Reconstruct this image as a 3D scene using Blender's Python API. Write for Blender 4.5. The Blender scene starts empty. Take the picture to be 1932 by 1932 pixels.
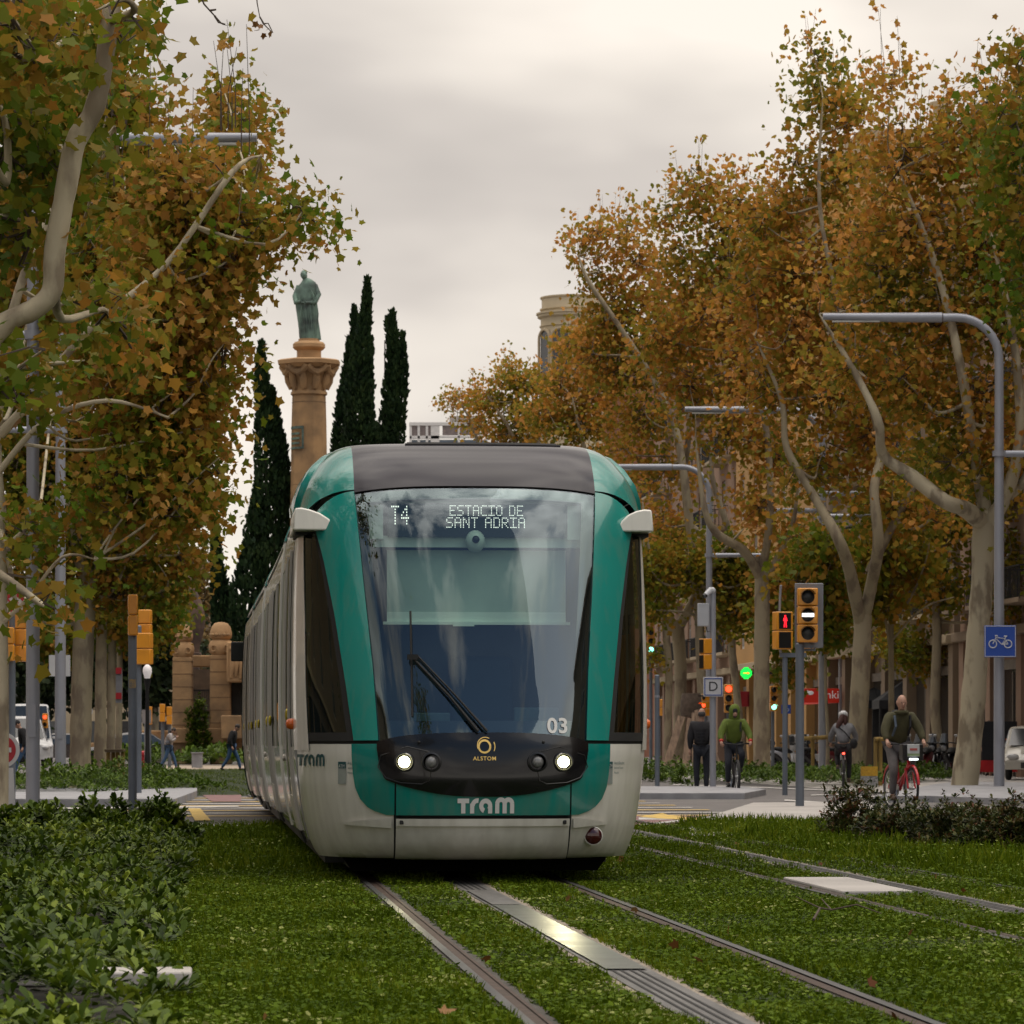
import bpy, math, random
import numpy as np
from mathutils import Vector, Matrix
PI=math.pi; R=math.radians
random.seed(7); rng=np.random.default_rng(7)
scene=bpy.context.scene; COL=scene.collection
# ------------------------------------------------ camera
F=7000.0; W=1932.0; HZ=1400.0; CH=1.06
cd=bpy.data.cameras.new('camera'); cam=bpy.data.objects.new('camera',cd); COL.objects.link(cam)
cam.location=(0,0,CH); cam.rotation_euler=(PI/2,0,0)
cd.sensor_width=36; cd.lens=F/W*36; cd.shift_y=(HZ-W/2)/W; cd.clip_start=0.5; cd.clip_end=4000
cd.dof.use_dof=True; cd.dof.focus_distance=28.5; cd.dof.aperture_fstop=13
scene.camera=cam
# ------------------------------------------------ world: overcast sky with thin places
world=bpy.data.worlds.new('World'); scene.world=world; world.use_nodes=True
nt=world.node_tree; nt.nodes.clear()
def wn(t,**k):
    n=nt.nodes.new(t)
    for a,b in k.items(): setattr(n,a,b)
    return n
SUN_EL=50; SUN_AZ=112
out=wn('ShaderNodeOutputWorld'); mixs=wn('ShaderNodeMixShader'); b1=wn('ShaderNodeBackground'); b2=wn('ShaderNodeBackground')
sky=wn('ShaderNodeTexSky',sky_type='NISHITA',sun_disc=False); sky.sun_elevation=R(SUN_EL); sky.sun_rotation=R(SUN_AZ); sky.air_density=1.5; sky.dust_density=1.0
b1.inputs[1].default_value=0.09; nt.links.new(sky.outputs[0],b1.inputs[0])
tc=wn('ShaderNodeTexCoord'); sep=wn('ShaderNodeSeparateXYZ'); nt.links.new(tc.outputs['Generated'],sep.inputs[0])
def noise(sc,detail,rough,mapscale,loc=(0,0,0)):
    m=wn('ShaderNodeMapping'); m.inputs['Scale'].default_value=mapscale; m.inputs['Location'].default_value=loc
    nt.links.new(tc.outputs['Generated'],m.inputs[0]); n=wn('ShaderNodeTexNoise'); n.inputs['Scale'].default_value=sc
    n.inputs['Detail'].default_value=detail; n.inputs['Roughness'].default_value=rough; nt.links.new(m.outputs[0],n.inputs[0]); return n.outputs[0]
def ramp(src,stops):
    r=wn('ShaderNodeValToRGB'); e=r.color_ramp.elements
    while len(e)<len(stops): e.new(0.5)
    for i,(p,c) in enumerate(stops): e[i].position=p; e[i].color=(*c,1) if len(c)==3 else c
    nt.links.new(src,r.inputs[0]); return r
cl=ramp(noise(5.5,4,0.45,(1,1,2.6),(0.35,0.1,0.30)),[(0.36,(0.46,0.425,0.395)),(0.46,(0.555,0.51,0.47)),(0.55,(0.69,0.635,0.575)),(0.66,(0.85,0.78,0.70))])
hz=ramp(sep.outputs[2],[(0.0,(1,1,1)),(0.035,(0.9,0.9,0.9)),(0.085,(0.15,0.15,0.15)),(0.14,(0,0,0))])
mx=wn('ShaderNodeMix',data_type='RGBA'); nt.links.new(hz.outputs[0],mx.inputs[0]); nt.links.new(cl.outputs[0],mx.inputs[6]); mx.inputs[7].default_value=(0.95,0.88,0.77,1)
# brighter overhead, as under any overcast sky
up=ramp(sep.outputs[2],[(0.2,(1,1,1)),(0.9,(1.0,1.0,1.0))]); 
mr=wn('ShaderNodeMapRange'); mr.inputs[1].default_value=0.62; mr.inputs[2].default_value=0.98; mr.inputs[3].default_value=1.1; mr.inputs[4].default_value=4.6
nt.links.new(sep.outputs[2],mr.inputs[0]); nt.links.new(mr.outputs[0],b2.inputs[1]); nt.links.new(mx.outputs[2],b2.inputs[0])
el=ramp(sep.outputs[2],[(0.28,(1,1,1)),(0.42,(0,0,0))])
mm=wn('ShaderNodeMath',operation='MAXIMUM'); 
covn=noise(2.4,6,0.6,(1.6,1,1.0),(0.3,0.9,0.1)); gm=wn('ShaderNodeMapRange'); gm.inputs[1].default_value=-0.9; gm.inputs[2].default_value=-0.15; gm.inputs[3].default_value=-0.13; gm.inputs[4].default_value=0.12
nt.links.new(sep.outputs[1],gm.inputs[0]); ga=wn('ShaderNodeMath',operation='ADD'); nt.links.new(covn,ga.inputs[0]); nt.links.new(gm.outputs[0],ga.inputs[1])
cov=ramp(ga.outputs[0],[(0.42,(0,0,0)),(0.51,(1,1,1))]); nt.links.new(cov.outputs[0],mm.inputs[0]); nt.links.new(el.outputs[0],mm.inputs[1])
nt.links.new(mm.outputs[0],mixs.inputs[0]); nt.links.new(b1.outputs[0],mixs.inputs[1]); nt.links.new(b2.outputs[0],mixs.inputs[2]); nt.links.new(mixs.outputs[0],out.inputs[0])
sl=bpy.data.lights.new('sun','SUN'); sl.energy=0.8; sl.angle=R(60); sl.color=(1,0.93,0.82)
so=bpy.data.objects.new('sun',sl); COL.objects.link(so); so.location=(40,-40,60)
so.rotation_euler=(R(90-SUN_EL),0,R(180-SUN_AZ))
vs=scene.view_settings; vs.view_transform='Standard'; vs.look='None'; vs.exposure=0.15; vs.gamma=1; vs.use_curve_mapping=False
scene.cycles.max_bounces=6; scene.cycles.diffuse_bounces=3; scene.cycles.glossy_bounces=3; scene.cycles.transparent_max_bounces=8; scene.cycles.transmission_bounces=4
scene.cycles.caustics_reflective=False; scene.cycles.caustics_refractive=False
# ------------------------------------------------ frames: pixel at a distance -> point; street frame
def P(px,py,Y): return Vector(((px-966)/F*Y, Y, CH+(HZ-py)/F*Y))
def G(px,py,z=0): Y=(CH-z)*F/(py-HZ); return Vector(((px-966)/F*Y,Y,z))
SC,SS=math.cos(math.atan(0.083)),math.sin(math.atan(0.083)); SROT=math.atan(0.083)
def S(u,v,z=0): return Vector((u*SC-v*SS,u*SS+v*SC,z))
def bend(v): return -0.13*((v-35)/24)**2 if v>35 else 0.0     # the tracks curve gently to the left far back
# ------------------------------------------------ materials
MATS={}
def mat(name,col,rough=0.7,metal=0.0,var=0.25,vscale=3.0,bump=0.0,bscale=40,col2=None,emit=None,es=0,coat=0,spec=0.5,detail=6,stretch=None,thr=(0.35,0.65),wet=None):
    if name in MATS: return MATS[name]
    m=bpy.data.materials.new(name); m.use_nodes=True; t=m.node_tree; p=t.nodes['Principled BSDF']
    p.inputs['Roughness'].default_value=rough; p.inputs['Metallic'].default_value=metal; p.inputs['Base Color'].default_value=(*col,1)
    p.inputs['Specular IOR Level'].default_value=spec
    if coat: p.inputs['Coat Weight'].default_value=coat; p.inputs['Coat Roughness'].default_value=0.04
    if emit: p.inputs['Emission Color'].default_value=(*emit,1); p.inputs['Emission Strength'].default_value=es
    tcn=t.nodes.new('ShaderNodeTexCoord'); src=tcn.outputs['Object']
    if stretch:
        mp=t.nodes.new('ShaderNodeMapping'); mp.inputs['Scale'].default_value=stretch; t.links.new(src,mp.inputs[0]); src=mp.outputs[0]
    if var or col2:
        n=t.nodes.new('ShaderNodeTexNoise'); n.inputs['Scale'].default_value=vscale; n.inputs['Detail'].default_value=detail; t.links.new(src,n.inputs[0])
        r=t.nodes.new('ShaderNodeValToRGB'); e=r.color_ramp.elements; e[0].position,e[1].position=thr
        c2=col2 if col2 else tuple(c*(1-var) for c in col)
        e[0].color=(*c2,1); e[1].color=(*[min(1,c*(1+var*0.3)) for c in col],1)
        t.links.new(n.outputs[0],r.inputs[0]); t.links.new(r.outputs[0],p.inputs['Base Color'])
        if rough>0.12 and rough<0.6:
            mrr=t.nodes.new('ShaderNodeMapRange'); mrr.inputs[3].default_value=rough*1.35; mrr.inputs[4].default_value=rough*0.75; t.links.new(n.outputs[0],mrr.inputs[0]); t.links.new(mrr.outputs[0],p.inputs['Roughness'])
    if bump:
        n2=t.nodes.new('ShaderNodeTexNoise'); n2.inputs['Scale'].default_value=bscale; n2.inputs['Detail'].default_value=4; t.links.new(src,n2.inputs[0])
        b=t.nodes.new('ShaderNodeBump'); b.inputs['Strength'].default_value=bump; b.inputs['Distance'].default_value=0.02; t.links.new(n2.outputs[0],b.inputs['Height']); t.links.new(b.outputs[0],p.inputs['Normal'])
    MATS[name]=m; return m
def leafmat(name,stops,trans=0.35,rough=0.5,patch=0.9,spec=0.12):
    """each leaf its own colour, drifting from branch to branch"""
    m=bpy.data.materials.new(name); m.use_nodes=True; t=m.node_tree; p=t.nodes['Principled BSDF']; o=t.nodes['Material Output']
    g=t.nodes.new('ShaderNodeNewGeometry'); n=t.nodes.new('ShaderNodeTexNoise'); n.inputs['Scale'].default_value=patch; n.inputs['Detail'].default_value=2
    t.links.new(g.outputs['Position'],n.inputs[0])
    a1=t.nodes.new('ShaderNodeMath'); a1.operation='MULTIPLY_ADD'; a1.inputs[1].default_value=1.5; a1.inputs[2].default_value=-0.75; t.links.new(n.outputs[0],a1.inputs[0])
    a2=t.nodes.new('ShaderNodeMath'); a2.operation='MULTIPLY_ADD'; a2.inputs[1].default_value=0.85; t.links.new(g.outputs['Random Per Island'],a2.inputs[0]); t.links.new(a1.outputs[0],a2.inputs[2])
    a2.use_clamp=False
    a3=t.nodes.new('ShaderNodeMath'); a3.operation='ADD'; a3.inputs[1].default_value=0.07; a3.use_clamp=True; t.links.new(a2.outputs[0],a3.inputs[0])
    r=t.nodes.new('ShaderNodeValToRGB'); e=r.color_ramp.elements
    while len(e)<len(stops): e.new(0.5)
    for i,(q,c) in enumerate(stops): e[i].position=q; e[i].color=(*c,1)
    t.links.new(a3.outputs[0],r.inputs[0]); t.links.new(r.outputs[0],p.inputs['Base Color']); p.inputs['Roughness'].default_value=rough; p.inputs['Specular IOR Level'].default_value=spec
    tr=t.nodes.new('ShaderNodeBsdfTranslucent'); t.links.new(r.outputs[0],tr.inputs[0])
    mxs=t.nodes.new('ShaderNodeMixShader'); mxs.inputs[0].default_value=trans; t.links.new(p.outputs[0],mxs.inputs[1]); t.links.new(tr.outputs[0],mxs.inputs[2]); t.links.new(mxs.outputs[0],o.inputs[0])
    MATS[name]=m; return m
def glassmat(name,tint,fmin=0.06,rough=0.02,ior=1.5,gcol=(1,1,1)):
    m=bpy.data.materials.new(name); m.use_nodes=True; t=m.node_tree; t.nodes.remove(t.nodes['Principled BSDF']); o=t.nodes['Material Output']
    tr=t.nodes.new('ShaderNodeBsdfTransparent'); tr.inputs[0].default_value=(*tint,1); gl=t.nodes.new('ShaderNodeBsdfGlossy'); gl.inputs['Roughness'].default_value=rough; gl.inputs[0].default_value=(*gcol,1)
    fr=t.nodes.new('ShaderNodeFresnel'); fr.inputs[0].default_value=ior; ad=t.nodes.new('ShaderNodeMath'); ad.operation='ADD'; ad.use_clamp=True; ad.inputs[1].default_value=fmin; t.links.new(fr.outputs[0],ad.inputs[0])
    mxs=t.nodes.new('ShaderNodeMixShader'); t.links.new(ad.outputs[0],mxs.inputs[0]); t.links.new(tr.outputs[0],mxs.inputs[1]); t.links.new(gl.outputs[0],mxs.inputs[2]); t.links.new(mxs.outputs[0],o.inputs[0])
    MATS[name]=m; return m
# ------------------------------------------------ objects
def props(o,label=None,cat=None,group=None,kind=None):
    if label: o['label']=label
    if cat: o['category']=cat
    if group: o['group']=group
    if kind: o['kind']=kind
    return o
def thing(name,label,cat,loc=(0,0,0),rz=0.0,group=None):
    o=bpy.data.objects.new(name,None); COL.objects.link(o); o.location=loc; o.rotation_euler=(0,0,rz); o.empty_display_size=0.3
    return props(o,label,cat,group)
def link(name,me,m=None,parent=None,loc=None,rz=None):
    if m is not None and not me.materials: me.materials.append(m)
    o=bpy.data.objects.new(name,me); COL.objects.link(o)
    if parent is not None: o.parent=parent
    if loc is not None: o.location=loc
    if rz is not None: o.rotation_euler=(0,0,rz)
    return o
def kids(o): return [c for c in bpy.data.objects if c.parent==o]
def copy_tree(o,loc=None,rz=None,label=None,parent=None,name=None):
    c=o.copy(); COL.objects.link(c); c.parent=parent
    if loc is not None: c.location=loc
    if rz is not None: c.rotation_euler=(0,0,rz)
    if label: c['label']=label
    for ch in kids(o): copy_tree(ch,parent=c)
    return c
class MB:
    def __init__(s): s.v=[]; s.f=[]
    def add(s,vs,fs):
        n=len(s.v); s.v+= [tuple(q) for q in vs]; s.f+=[tuple(i+n for i in f) for f in fs]; return s
    def box(s,c,d,rz=0.0,rx=0.0,ry=0.0):
        M=Matrix.Rotation(rz,3,'Z')@Matrix.Rotation(ry,3,'Y')@Matrix.Rotation(rx,3,'X'); c=Vector(c)
        vs=[c+M@Vector((x*d[0]/2,y*d[1]/2,z*d[2]/2)) for x in(-1,1) for y in(-1,1) for z in(-1,1)]
        return s.add(vs,[(0,1,3,2),(4,6,7,5),(0,4,5,1),(2,3,7,6),(0,2,6,4),(1,5,7,3)])
    def tube(s,pts,rad,n=8,cap=True,up=None):
        pts=[Vector(p) for p in pts]
        if not hasattr(rad,'__len__'): rad=[rad]*len(pts)
        base=len(s.v); ref=None
        for i,p in enumerate(pts):
            d=(pts[min(i+1,len(pts)-1)]-pts[max(i-1,0)]).normalized()
            if ref is None: ref=d.orthogonal().normalized()
            ref=(ref-d*ref.dot(d)); ref=ref.normalized() if ref.length>1e-6 else d.orthogonal().normalized()
            b=d.cross(ref)
            for k in range(n):
                a=2*PI*k/n; s.v.append(tuple(p+(ref*math.cos(a)+b*math.sin(a))*rad[i]))
        for i in range(len(pts)-1):
            for k in range(n): s.f.append((base+i*n+k,base+i*n+(k+1)%n,base+(i+1)*n+(k+1)%n,base+(i+1)*n+k))
        if cap:
            s.f.append(tuple(base+k for k in reversed(range(n)))); s.f.append(tuple(base+(len(pts)-1)*n+k for k in range(n)))
        return s
    def cyl(s,p0,p1,r,n=16,r1=None): return s.tube([p0,p1],[r,r if r1 is None else r1],n)
    def lathe(s,prof,n=24,c=(0,0,0),axis='z',a0=0,a1=2*PI,sx=1,sy=1):
        full=abs(a1-a0-2*PI)<1e-6; m=n if full else n+1; base=len(s.v); c=Vector(c)
        for r,h in prof:
            for k in range(m):
                a=a0+(a1-a0)*k/n; x,y=r*math.cos(a)*sx,r*math.sin(a)*sy
                q={'z':(x,y,h),'y':(x,h,y),'x':(h,x,y)}[axis]; s.v.append(tuple(c+Vector(q)))
        for i in range(len(prof)-1):
            for k in range(n if full else n):
                k2=(k+1)%m if full else k+1
                s.f.append((base+i*m+k,base+i*m+k2,base+(i+1)*m+k2,base+(i+1)*m+k))
        return s
    def ball(s,c,r,n=12,m=8,rot=None):
        r=r if hasattr(r,'__len__') else (r,r,r); base=len(s.v); c=Vector(c); M=rot or Matrix.Identity(3)
        for i in range(m+1):
            th=PI*i/m
            for k in range(n):
                a=2*PI*k/n; s.v.append(tuple(c+M@Vector((r[0]*math.sin(th)*math.cos(a),r[1]*math.sin(th)*math.sin(a),r[2]*math.cos(th)))))
        for i in range(m):
            for k in range(n): s.f.append((base+i*n+k,base+(i+1)*n+k,base+(i+1)*n+(k+1)%n,base+i*n+(k+1)%n))
        return s
    def prism(s,poly,a,b,axis='y'):
        """poly in the plane across axis, from a to b"""
        n=len(poly)
        def q(p,h): return {'y':(p[0],h,p[1]),'x':(h,p[0],p[1]),'z':(p[0],p[1],h)}[axis]
        return s.add([q(p,a) for p in poly]+[q(p,b) for p in poly],[tuple(range(n))[::-1],tuple(range(n,2*n))]+[(i,(i+1)%n,n+(i+1)%n,n+i) for i in range(n)])
    def torus(s,c,R0,r,axis='x',n=28,m=8,a0=0,a1=2*PI):
        pts=[]
        for k in range(n+1):
            a=a0+(a1-a0)*k/n; u,w=R0*math.cos(a),R0*math.sin(a)
            pts.append(Vector(c)+Vector({'x':(0,u,w),'y':(u,0,w),'z':(u,w,0)}[axis]))
        return s.tube(pts,r,m,cap=False)
    def mesh(s,name,smooth=None):
        me=bpy.data.meshes.new(name); me.from_pydata(s.v,[],s.f); 
        import bmesh
        b=bmesh.new(); b.from_mesh(me); bmesh.ops.remove_doubles(b,verts=b.verts,dist=1e-6) if len(s.v)<3000 else None; bmesh.ops.recalc_face_normals(b,faces=b.faces); b.to_mesh(me); b.free()
        if smooth is not None:
            me.polygons.foreach_set('use_smooth',[True]*len(me.polygons)); me.set_sharp_from_angle(angle=R(smooth))
        me.update(); return me
    def build(s,name,m,parent=None,smooth=35,bevel=0,loc=None,rz=None):
        o=link(name,s.mesh(name,smooth),m,parent,loc,rz)
        if bevel:
            b=o.modifiers.new('bevel','BEVEL'); b.width=bevel; b.segments=2; b.limit_method='ANGLE'; b.angle_limit=R(40)
        return o
def npmesh(name,V,k,smooth=False):
    """V: (N*k,3) vertices, every k in a row one face"""
    n=len(V)//k; me=bpy.data.meshes.new(name); me.vertices.add(n*k); me.loops.add(n*k); me.polygons.add(n)
    me.vertices.foreach_set('co',np.ascontiguousarray(V,dtype=np.float32).ravel()); me.loops.foreach_set('vertex_index',np.arange(n*k,dtype=np.int32))
    me.polygons.foreach_set('loop_start',np.arange(0,n*k,k,dtype=np.int32)); me.update(calc_edges=True); me.validate(); return me
MAPLE=np.array([(0,.05),(.44,.06),(.38,.26),(.66,.52),(.34,.60),(.04,1.05),(-.32,.64),(-.58,.60),(-.36,.28),(-.40,.0)])
SIMPLE=np.array([(0,0),(.42,.15),(.5,.55),(.15,.62),(0,1.0),(-.38,.6),(-.4,.2)])
OBOV=np.array([(0,0),(.13,.45),(.2,.8),(0,1.0),(-.2,.8),(-.13,.45)])
BLADE=np.array([(-.5,0),(.5,0),(.0,1)])
def norml(a): return a/np.maximum(np.linalg.norm(a,axis=1,keepdims=True),1e-9)
def leaves(shape,pos,d,size,width=1.0,curl=0.25,nrm=None):
    N=len(pos); d=norml(d)
    q=rng.normal(size=(N,3)) if nrm is None else nrm
    sd=norml(np.cross(d,q)); n=np.cross(sd,d); k=len(shape)
    size=np.broadcast_to(np.asarray(size,dtype=float).reshape(-1,1),(N,1))
    V=np.empty((N,k,3))
    for i,(x,y) in enumerate(shape):
        V[:,i]=pos+size*(sd*x*width+d*y-n*curl*(x*x+y*y*0.6))
    return V.reshape(-1,3)
def text_mesh(txt,size,spacing=1.0,bold=0.0):
    c=bpy.data.curves.new('t','FONT'); c.body=txt; c.size=size; c.align_x='CENTER'; c.align_y='CENTER'; c.space_character=spacing; c.offset=bold; c.resolution_u=6
    o=bpy.data.objects.new('t',c); COL.objects.link(o); dg=bpy.context.evaluated_depsgraph_get(); me=bpy.data.meshes.new_from_object(o.evaluated_get(dg))
    V=[tuple(v.co) for v in me.vertices]; Fc=[tuple(p.vertices) for p in me.polygons]
    bpy.data.objects.remove(o); bpy.data.curves.remove(c); bpy.data.meshes.remove(me); return V,Fc
def ribbon(pts,w):
    """flat stroke along a 2-D polyline"""
    pts=[Vector(p) for p in pts]; V=[]; n=len(pts)
    for i,p in enumerate(pts):
        d=(pts[min(i+1,n-1)]-pts[max(i-1,0)]).normalized(); q=Vector((-d.y,d.x))*w/2; V+= [p+q,p-q]
    return [tuple(v) for v in V],[(2*i,2*i+1,2*i+3,2*i+2) for i in range(n-1)]
def arc(cx,cy,r,a0,a1,n=16): return [(cx+r*math.cos(R(a0+(a1-a0)*i/n)),cy+r*math.sin(R(a0+(a1-a0)*i/n))) for i in range(n+1)]
# ================================================ TRAM
WHITE=mat('tram_white',(0.76,0.74,0.67),0.28,var=0.10,vscale=0.9,coat=0.4,bump=0.02,bscale=3)
def grime(m,amount=.55,z0=.22,z1=.95):
    t=m.node_tree; p=t.nodes['Principled BSDF']; src=p.inputs['Base Color'].links[0].from_socket; tc_=t.nodes.new('ShaderNodeTexCoord'); mp=t.nodes.new('ShaderNodeMapping'); mp.inputs['Scale'].default_value=(7,7,1.1); t.links.new(tc_.outputs['Object'],mp.inputs[0])
    n=t.nodes.new('ShaderNodeTexNoise'); n.inputs['Scale'].default_value=1.6; n.inputs['Detail'].default_value=8; t.links.new(mp.outputs[0],n.inputs[0]); sp=t.nodes.new('ShaderNodeSeparateXYZ'); t.links.new(tc_.outputs['Object'],sp.inputs[0])
    mr=t.nodes.new('ShaderNodeMapRange'); mr.inputs[1].default_value=z0; mr.inputs[2].default_value=z1; mr.inputs[3].default_value=.42; mr.inputs[4].default_value=.0; t.links.new(sp.outputs[2],mr.inputs[0])
    ad=t.nodes.new('ShaderNodeMath'); ad.operation='ADD'; t.links.new(n.outputs[0],ad.inputs[0]); t.links.new(mr.outputs[0],ad.inputs[1]); r=t.nodes.new('ShaderNodeMapRange'); r.inputs[1].default_value=.50; r.inputs[2].default_value=1.0; r.inputs[3].default_value=0; r.inputs[4].default_value=amount; t.links.new(ad.outputs[0],r.inputs[0])
    mx_=t.nodes.new('ShaderNodeMix'); mx_.data_type='RGBA'; t.links.new(r.outputs[0],mx_.inputs[0]); t.links.new(src,mx_.inputs[6]); mx_.inputs[7].default_value=(.17,.14,.095,1); t.links.new(mx_.outputs[2],p.inputs['Base Color'])
grime(WHITE,.30)
TEAL=mat('tram_teal',(0.0,0.205,0.172),0.22,var=0.08,vscale=0.8,coat=0.7)
grime(TEAL,.35)
ROOFDK=mat('roof_anthracite',(0.022,0.020,0.028),0.16,var=0.2,vscale=1.2,spec=.28)
MASK=mat('mask_black',(0.005,0.005,0.006),0.16,var=0.1,coat=0.25,spec=.35)
RUBBER=mat('rubber_black',(0.012,0.012,0.012),0.75,var=0.3)
UNDER=mat('underframe_black',(0.009,0.0085,0.008),0.6,var=0.4,vscale=2)
SCREENBORDER=mat('screen_border',(0.012,0.013,0.018),0.08,var=0.1,coat=0.6)
GLASSW=glassmat('windscreen_glass',(0.68,0.82,0.77),0.07,0.008,1.38,(0.76,0.89,1.0))
GLASSS=glassmat('side_glass',(0.30,0.34,0.27),0.07,0.02,1.20,(.75,.80,.66))
GLASSB=glassmat('saloon_glass',(0.20,0.23,0.18),0.03,0.03,1.10,(.75,.76,.66))
SATIN=mat('satin_alu',(0.50,0.47,0.42),0.4,0.1,var=0.15,vscale=0.7)
ROWS=[ # z, half width, front y, depth of the rounding, exponent
(.18,1.17,.34,1.10,2.3),(.24,1.20,.20,1.3,2.3),(.32,1.235,.11,1.45,2.3),(.45,1.27,.05,1.55,2.35),(.60,1.295,.02,1.6,2.4),(.80,1.32,.0,1.6,2.4),(1.0,1.335,.03,1.58,2.55),(1.15,1.34,.085,1.55,2.65),
(1.5,1.345,.21,1.46,2.75),(2.0,1.34,.40,1.30,2.8),(2.5,1.325,.61,1.10,2.85),(2.75,1.31,.73,1.02,2.9),(2.9,1.29,.82,.97,2.9),(3.04,1.245,.93,.92,3.0),(3.15,1.18,1.05,.87,3.0),(3.25,1.10,1.22,.82,3.2),(3.31,1.03,1.40,.78,3.3),(3.345,.97,1.62,.75,3.4),(3.36,.93,1.90,.7,3.5)]
def cr(x,xs,ys):
    x=min(max(x,xs[0]),xs[-1]); i=min(max(int(np.searchsorted(xs,x))-1,0),len(xs)-2); h=xs[i+1]-xs[i]; t=(x-xs[i])/h
    def sl(j):
        if j==0: return (ys[1]-ys[0])/(xs[1]-xs[0])
        if j==len(xs)-1: return (ys[-1]-ys[-2])/(xs[-1]-xs[-2])
        a=(ys[j]-ys[j-1])/(xs[j]-xs[j-1]); b=(ys[j+1]-ys[j])/(xs[j+1]-xs[j]); return 0 if a*b<=0 else 2*a*b/(a+b)
    m0,m1=sl(i)*h,sl(i+1)*h
    return (2*t**3-3*t*t+1)*ys[i]+(t**3-2*t*t+t)*m0+(-2*t**3+3*t*t)*ys[i+1]+(t**3-t*t)*m1
RZ=[r[0] for r in ROWS]; RC=[[r[k] for r in ROWS] for k in range(5)]
def prof(z): return [cr(z,RZ,RC[k]) for k in range(1,5)]
def S0(t,z):
    w,y0,L,n=prof(z); a=min(abs(t),1.0)*PI/2; sg=1 if t>=0 else -1
    x=w*math.sin(a)**(2/n); y=y0+L*(1-max(math.cos(a),0)**(2/n))
    if abs(t)>1: y+=(abs(t)-1)*2.0; x=w
    return Vector((sg*x,y,z))
def tx(x,z):
    w,y0,L,n=prof(z); return math.copysign(math.asin(min(1,abs(x)/w)**(n/2))/(PI/2),x)
def SN(t,z,off=0.0):
    p=S0(t,z)
    if off==0: return p
    e=.004; a=S0(t+e,z)-S0(t-e,z); zz=min(max(z,.19),3.352); b=S0(t,zz+.006)-S0(t,zz-.006); n=a.cross(b).normalized()
    return p+n*off
def itp(v,tab):
    if not hasattr(tab,'__len__'): return tab
    return float(np.interp(v,[a for a,_ in tab],[b for _,b in tab]))
def panel(name,m,zb,zt,xl,xr,off,par,nu=24,nv=24,byt=False,thick=0.0,smooth=60,edge=0.02):
    """skin panel of the nose: zb/zt functions of p in 0..1, xl/xr tables of x (or t) over z"""
    b=MB(); g=[]
    for j in range(nv+1):
        for i in range(nu+1):
            p=i/nu; q=j/nv; z0=zb(p) if callable(zb) else zb; z1=zt(p) if callable(zt) else zt; z=z0+(z1-z0)*q
            l=itp(z,xl); r=itp(z,xr)
            if not byt: l=tx(l,z); r=tx(r,z)
            g.append(SN(l+(r-l)*p,z,off))
    k=nu+1; b.add(g,[(j*k+i,j*k+i+1,(j+1)*k+i+1,(j+1)*k+i) for j in range(nv) for i in range(nu)])
    if edge:   # turned-in edges so that a panel has thickness
        ring=[(0,i) for i in range(k)]+[(j,nu) for j in range(1,nv+1)]+[(nv,i) for i in range(nu-1,-1,-1)]+[(j,0) for j in range(nv-1,0,-1)]
        cen=Vector((0,6,1.7)); n0=len(b.v); 
        for (j,i) in ring:
            v=Vector(g[j*k+i]); d=(Vector((v.x*0.0,6,v.z))-v).normalized(); b.v.append(tuple(v+d*edge))
        m2=len(ring)
        for a in range(m2):
            c=(a+1)%m2; b.f.append((ring[a][0]*k+ring[a][1],ring[c][0]*k+ring[c][1],n0+c,n0+a))
    me=b.mesh(name,None); me.polygons.foreach_set('use_smooth',[True]*len(me.polygons)); me.set_sharp_from_angle(angle=R(50)); return link(name,me,m,par)
def stick(name,V,Fc,cx,cz,m,par,off=0.012,sx=1.0,side=0):
    b=MB(); b.add([SN(tx(cx+v[0]*sx,cz+v[1]),cz+v[1],off) if side==0 else sidep(side,cx+v[0]*side*sx,cz+v[1],off) for v in V],Fc)
    me=bpy.data.meshes.new(name); me.from_pydata(b.v,[],b.f); me.update(); return link(name,me,m,par)
def cx_(y): return bend(27+y)
def sidep(sg,y,z,off=0.0):
    w=prof(min(z,3.36))[0]; return Vector((sg*(w+off)+cx_(y),y,z))
def sidepanel(name,m,sg,y0,y1,z0,z1,off,par,nu=None,nv=10,edge=0.02,build=True,b=None):
    b=b or MB(); nu=nu or max(1,int((y1-y0)/0.7)+1); k=nu+1; n0=len(b.v); g=[]
    for j in range(nv+1):
        z=z0+(z1-z0)*j/nv
        for i in range(k): g.append(sidep(sg,y0+(y1-y0)*i/nu,z,off))
    for p in g: b.v.append(tuple(p))
    b.f+=[(n0+j*k+i,n0+j*k+i+1,n0+(j+1)*k+i+1,n0+(j+1)*k+i) for j in range(nv) for i in range(nu)]
    if edge:
        ring=[(0,i) for i in range(k)]+[(j,nu) for j in range(1,nv+1)]+[(nv,i) for i in range(nu-1,-1,-1)]+[(j,0) for j in range(nv-1,0,-1)]
        n1=len(b.v)
        for (j,i) in ring: v=g[j*k+i]; b.v.append((v.x-sg*edge,v.y,v.z))
        for a in range(len(ring)):
            c=(a+1)%len(ring); b.f.append((n0+ring[a][0]*k+ring[a][1],n0+ring[c][0]*k+ring[c][1],n1+c,n1+a))
    if build: return b.build(name,m,par,smooth=50)
    return b
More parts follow.
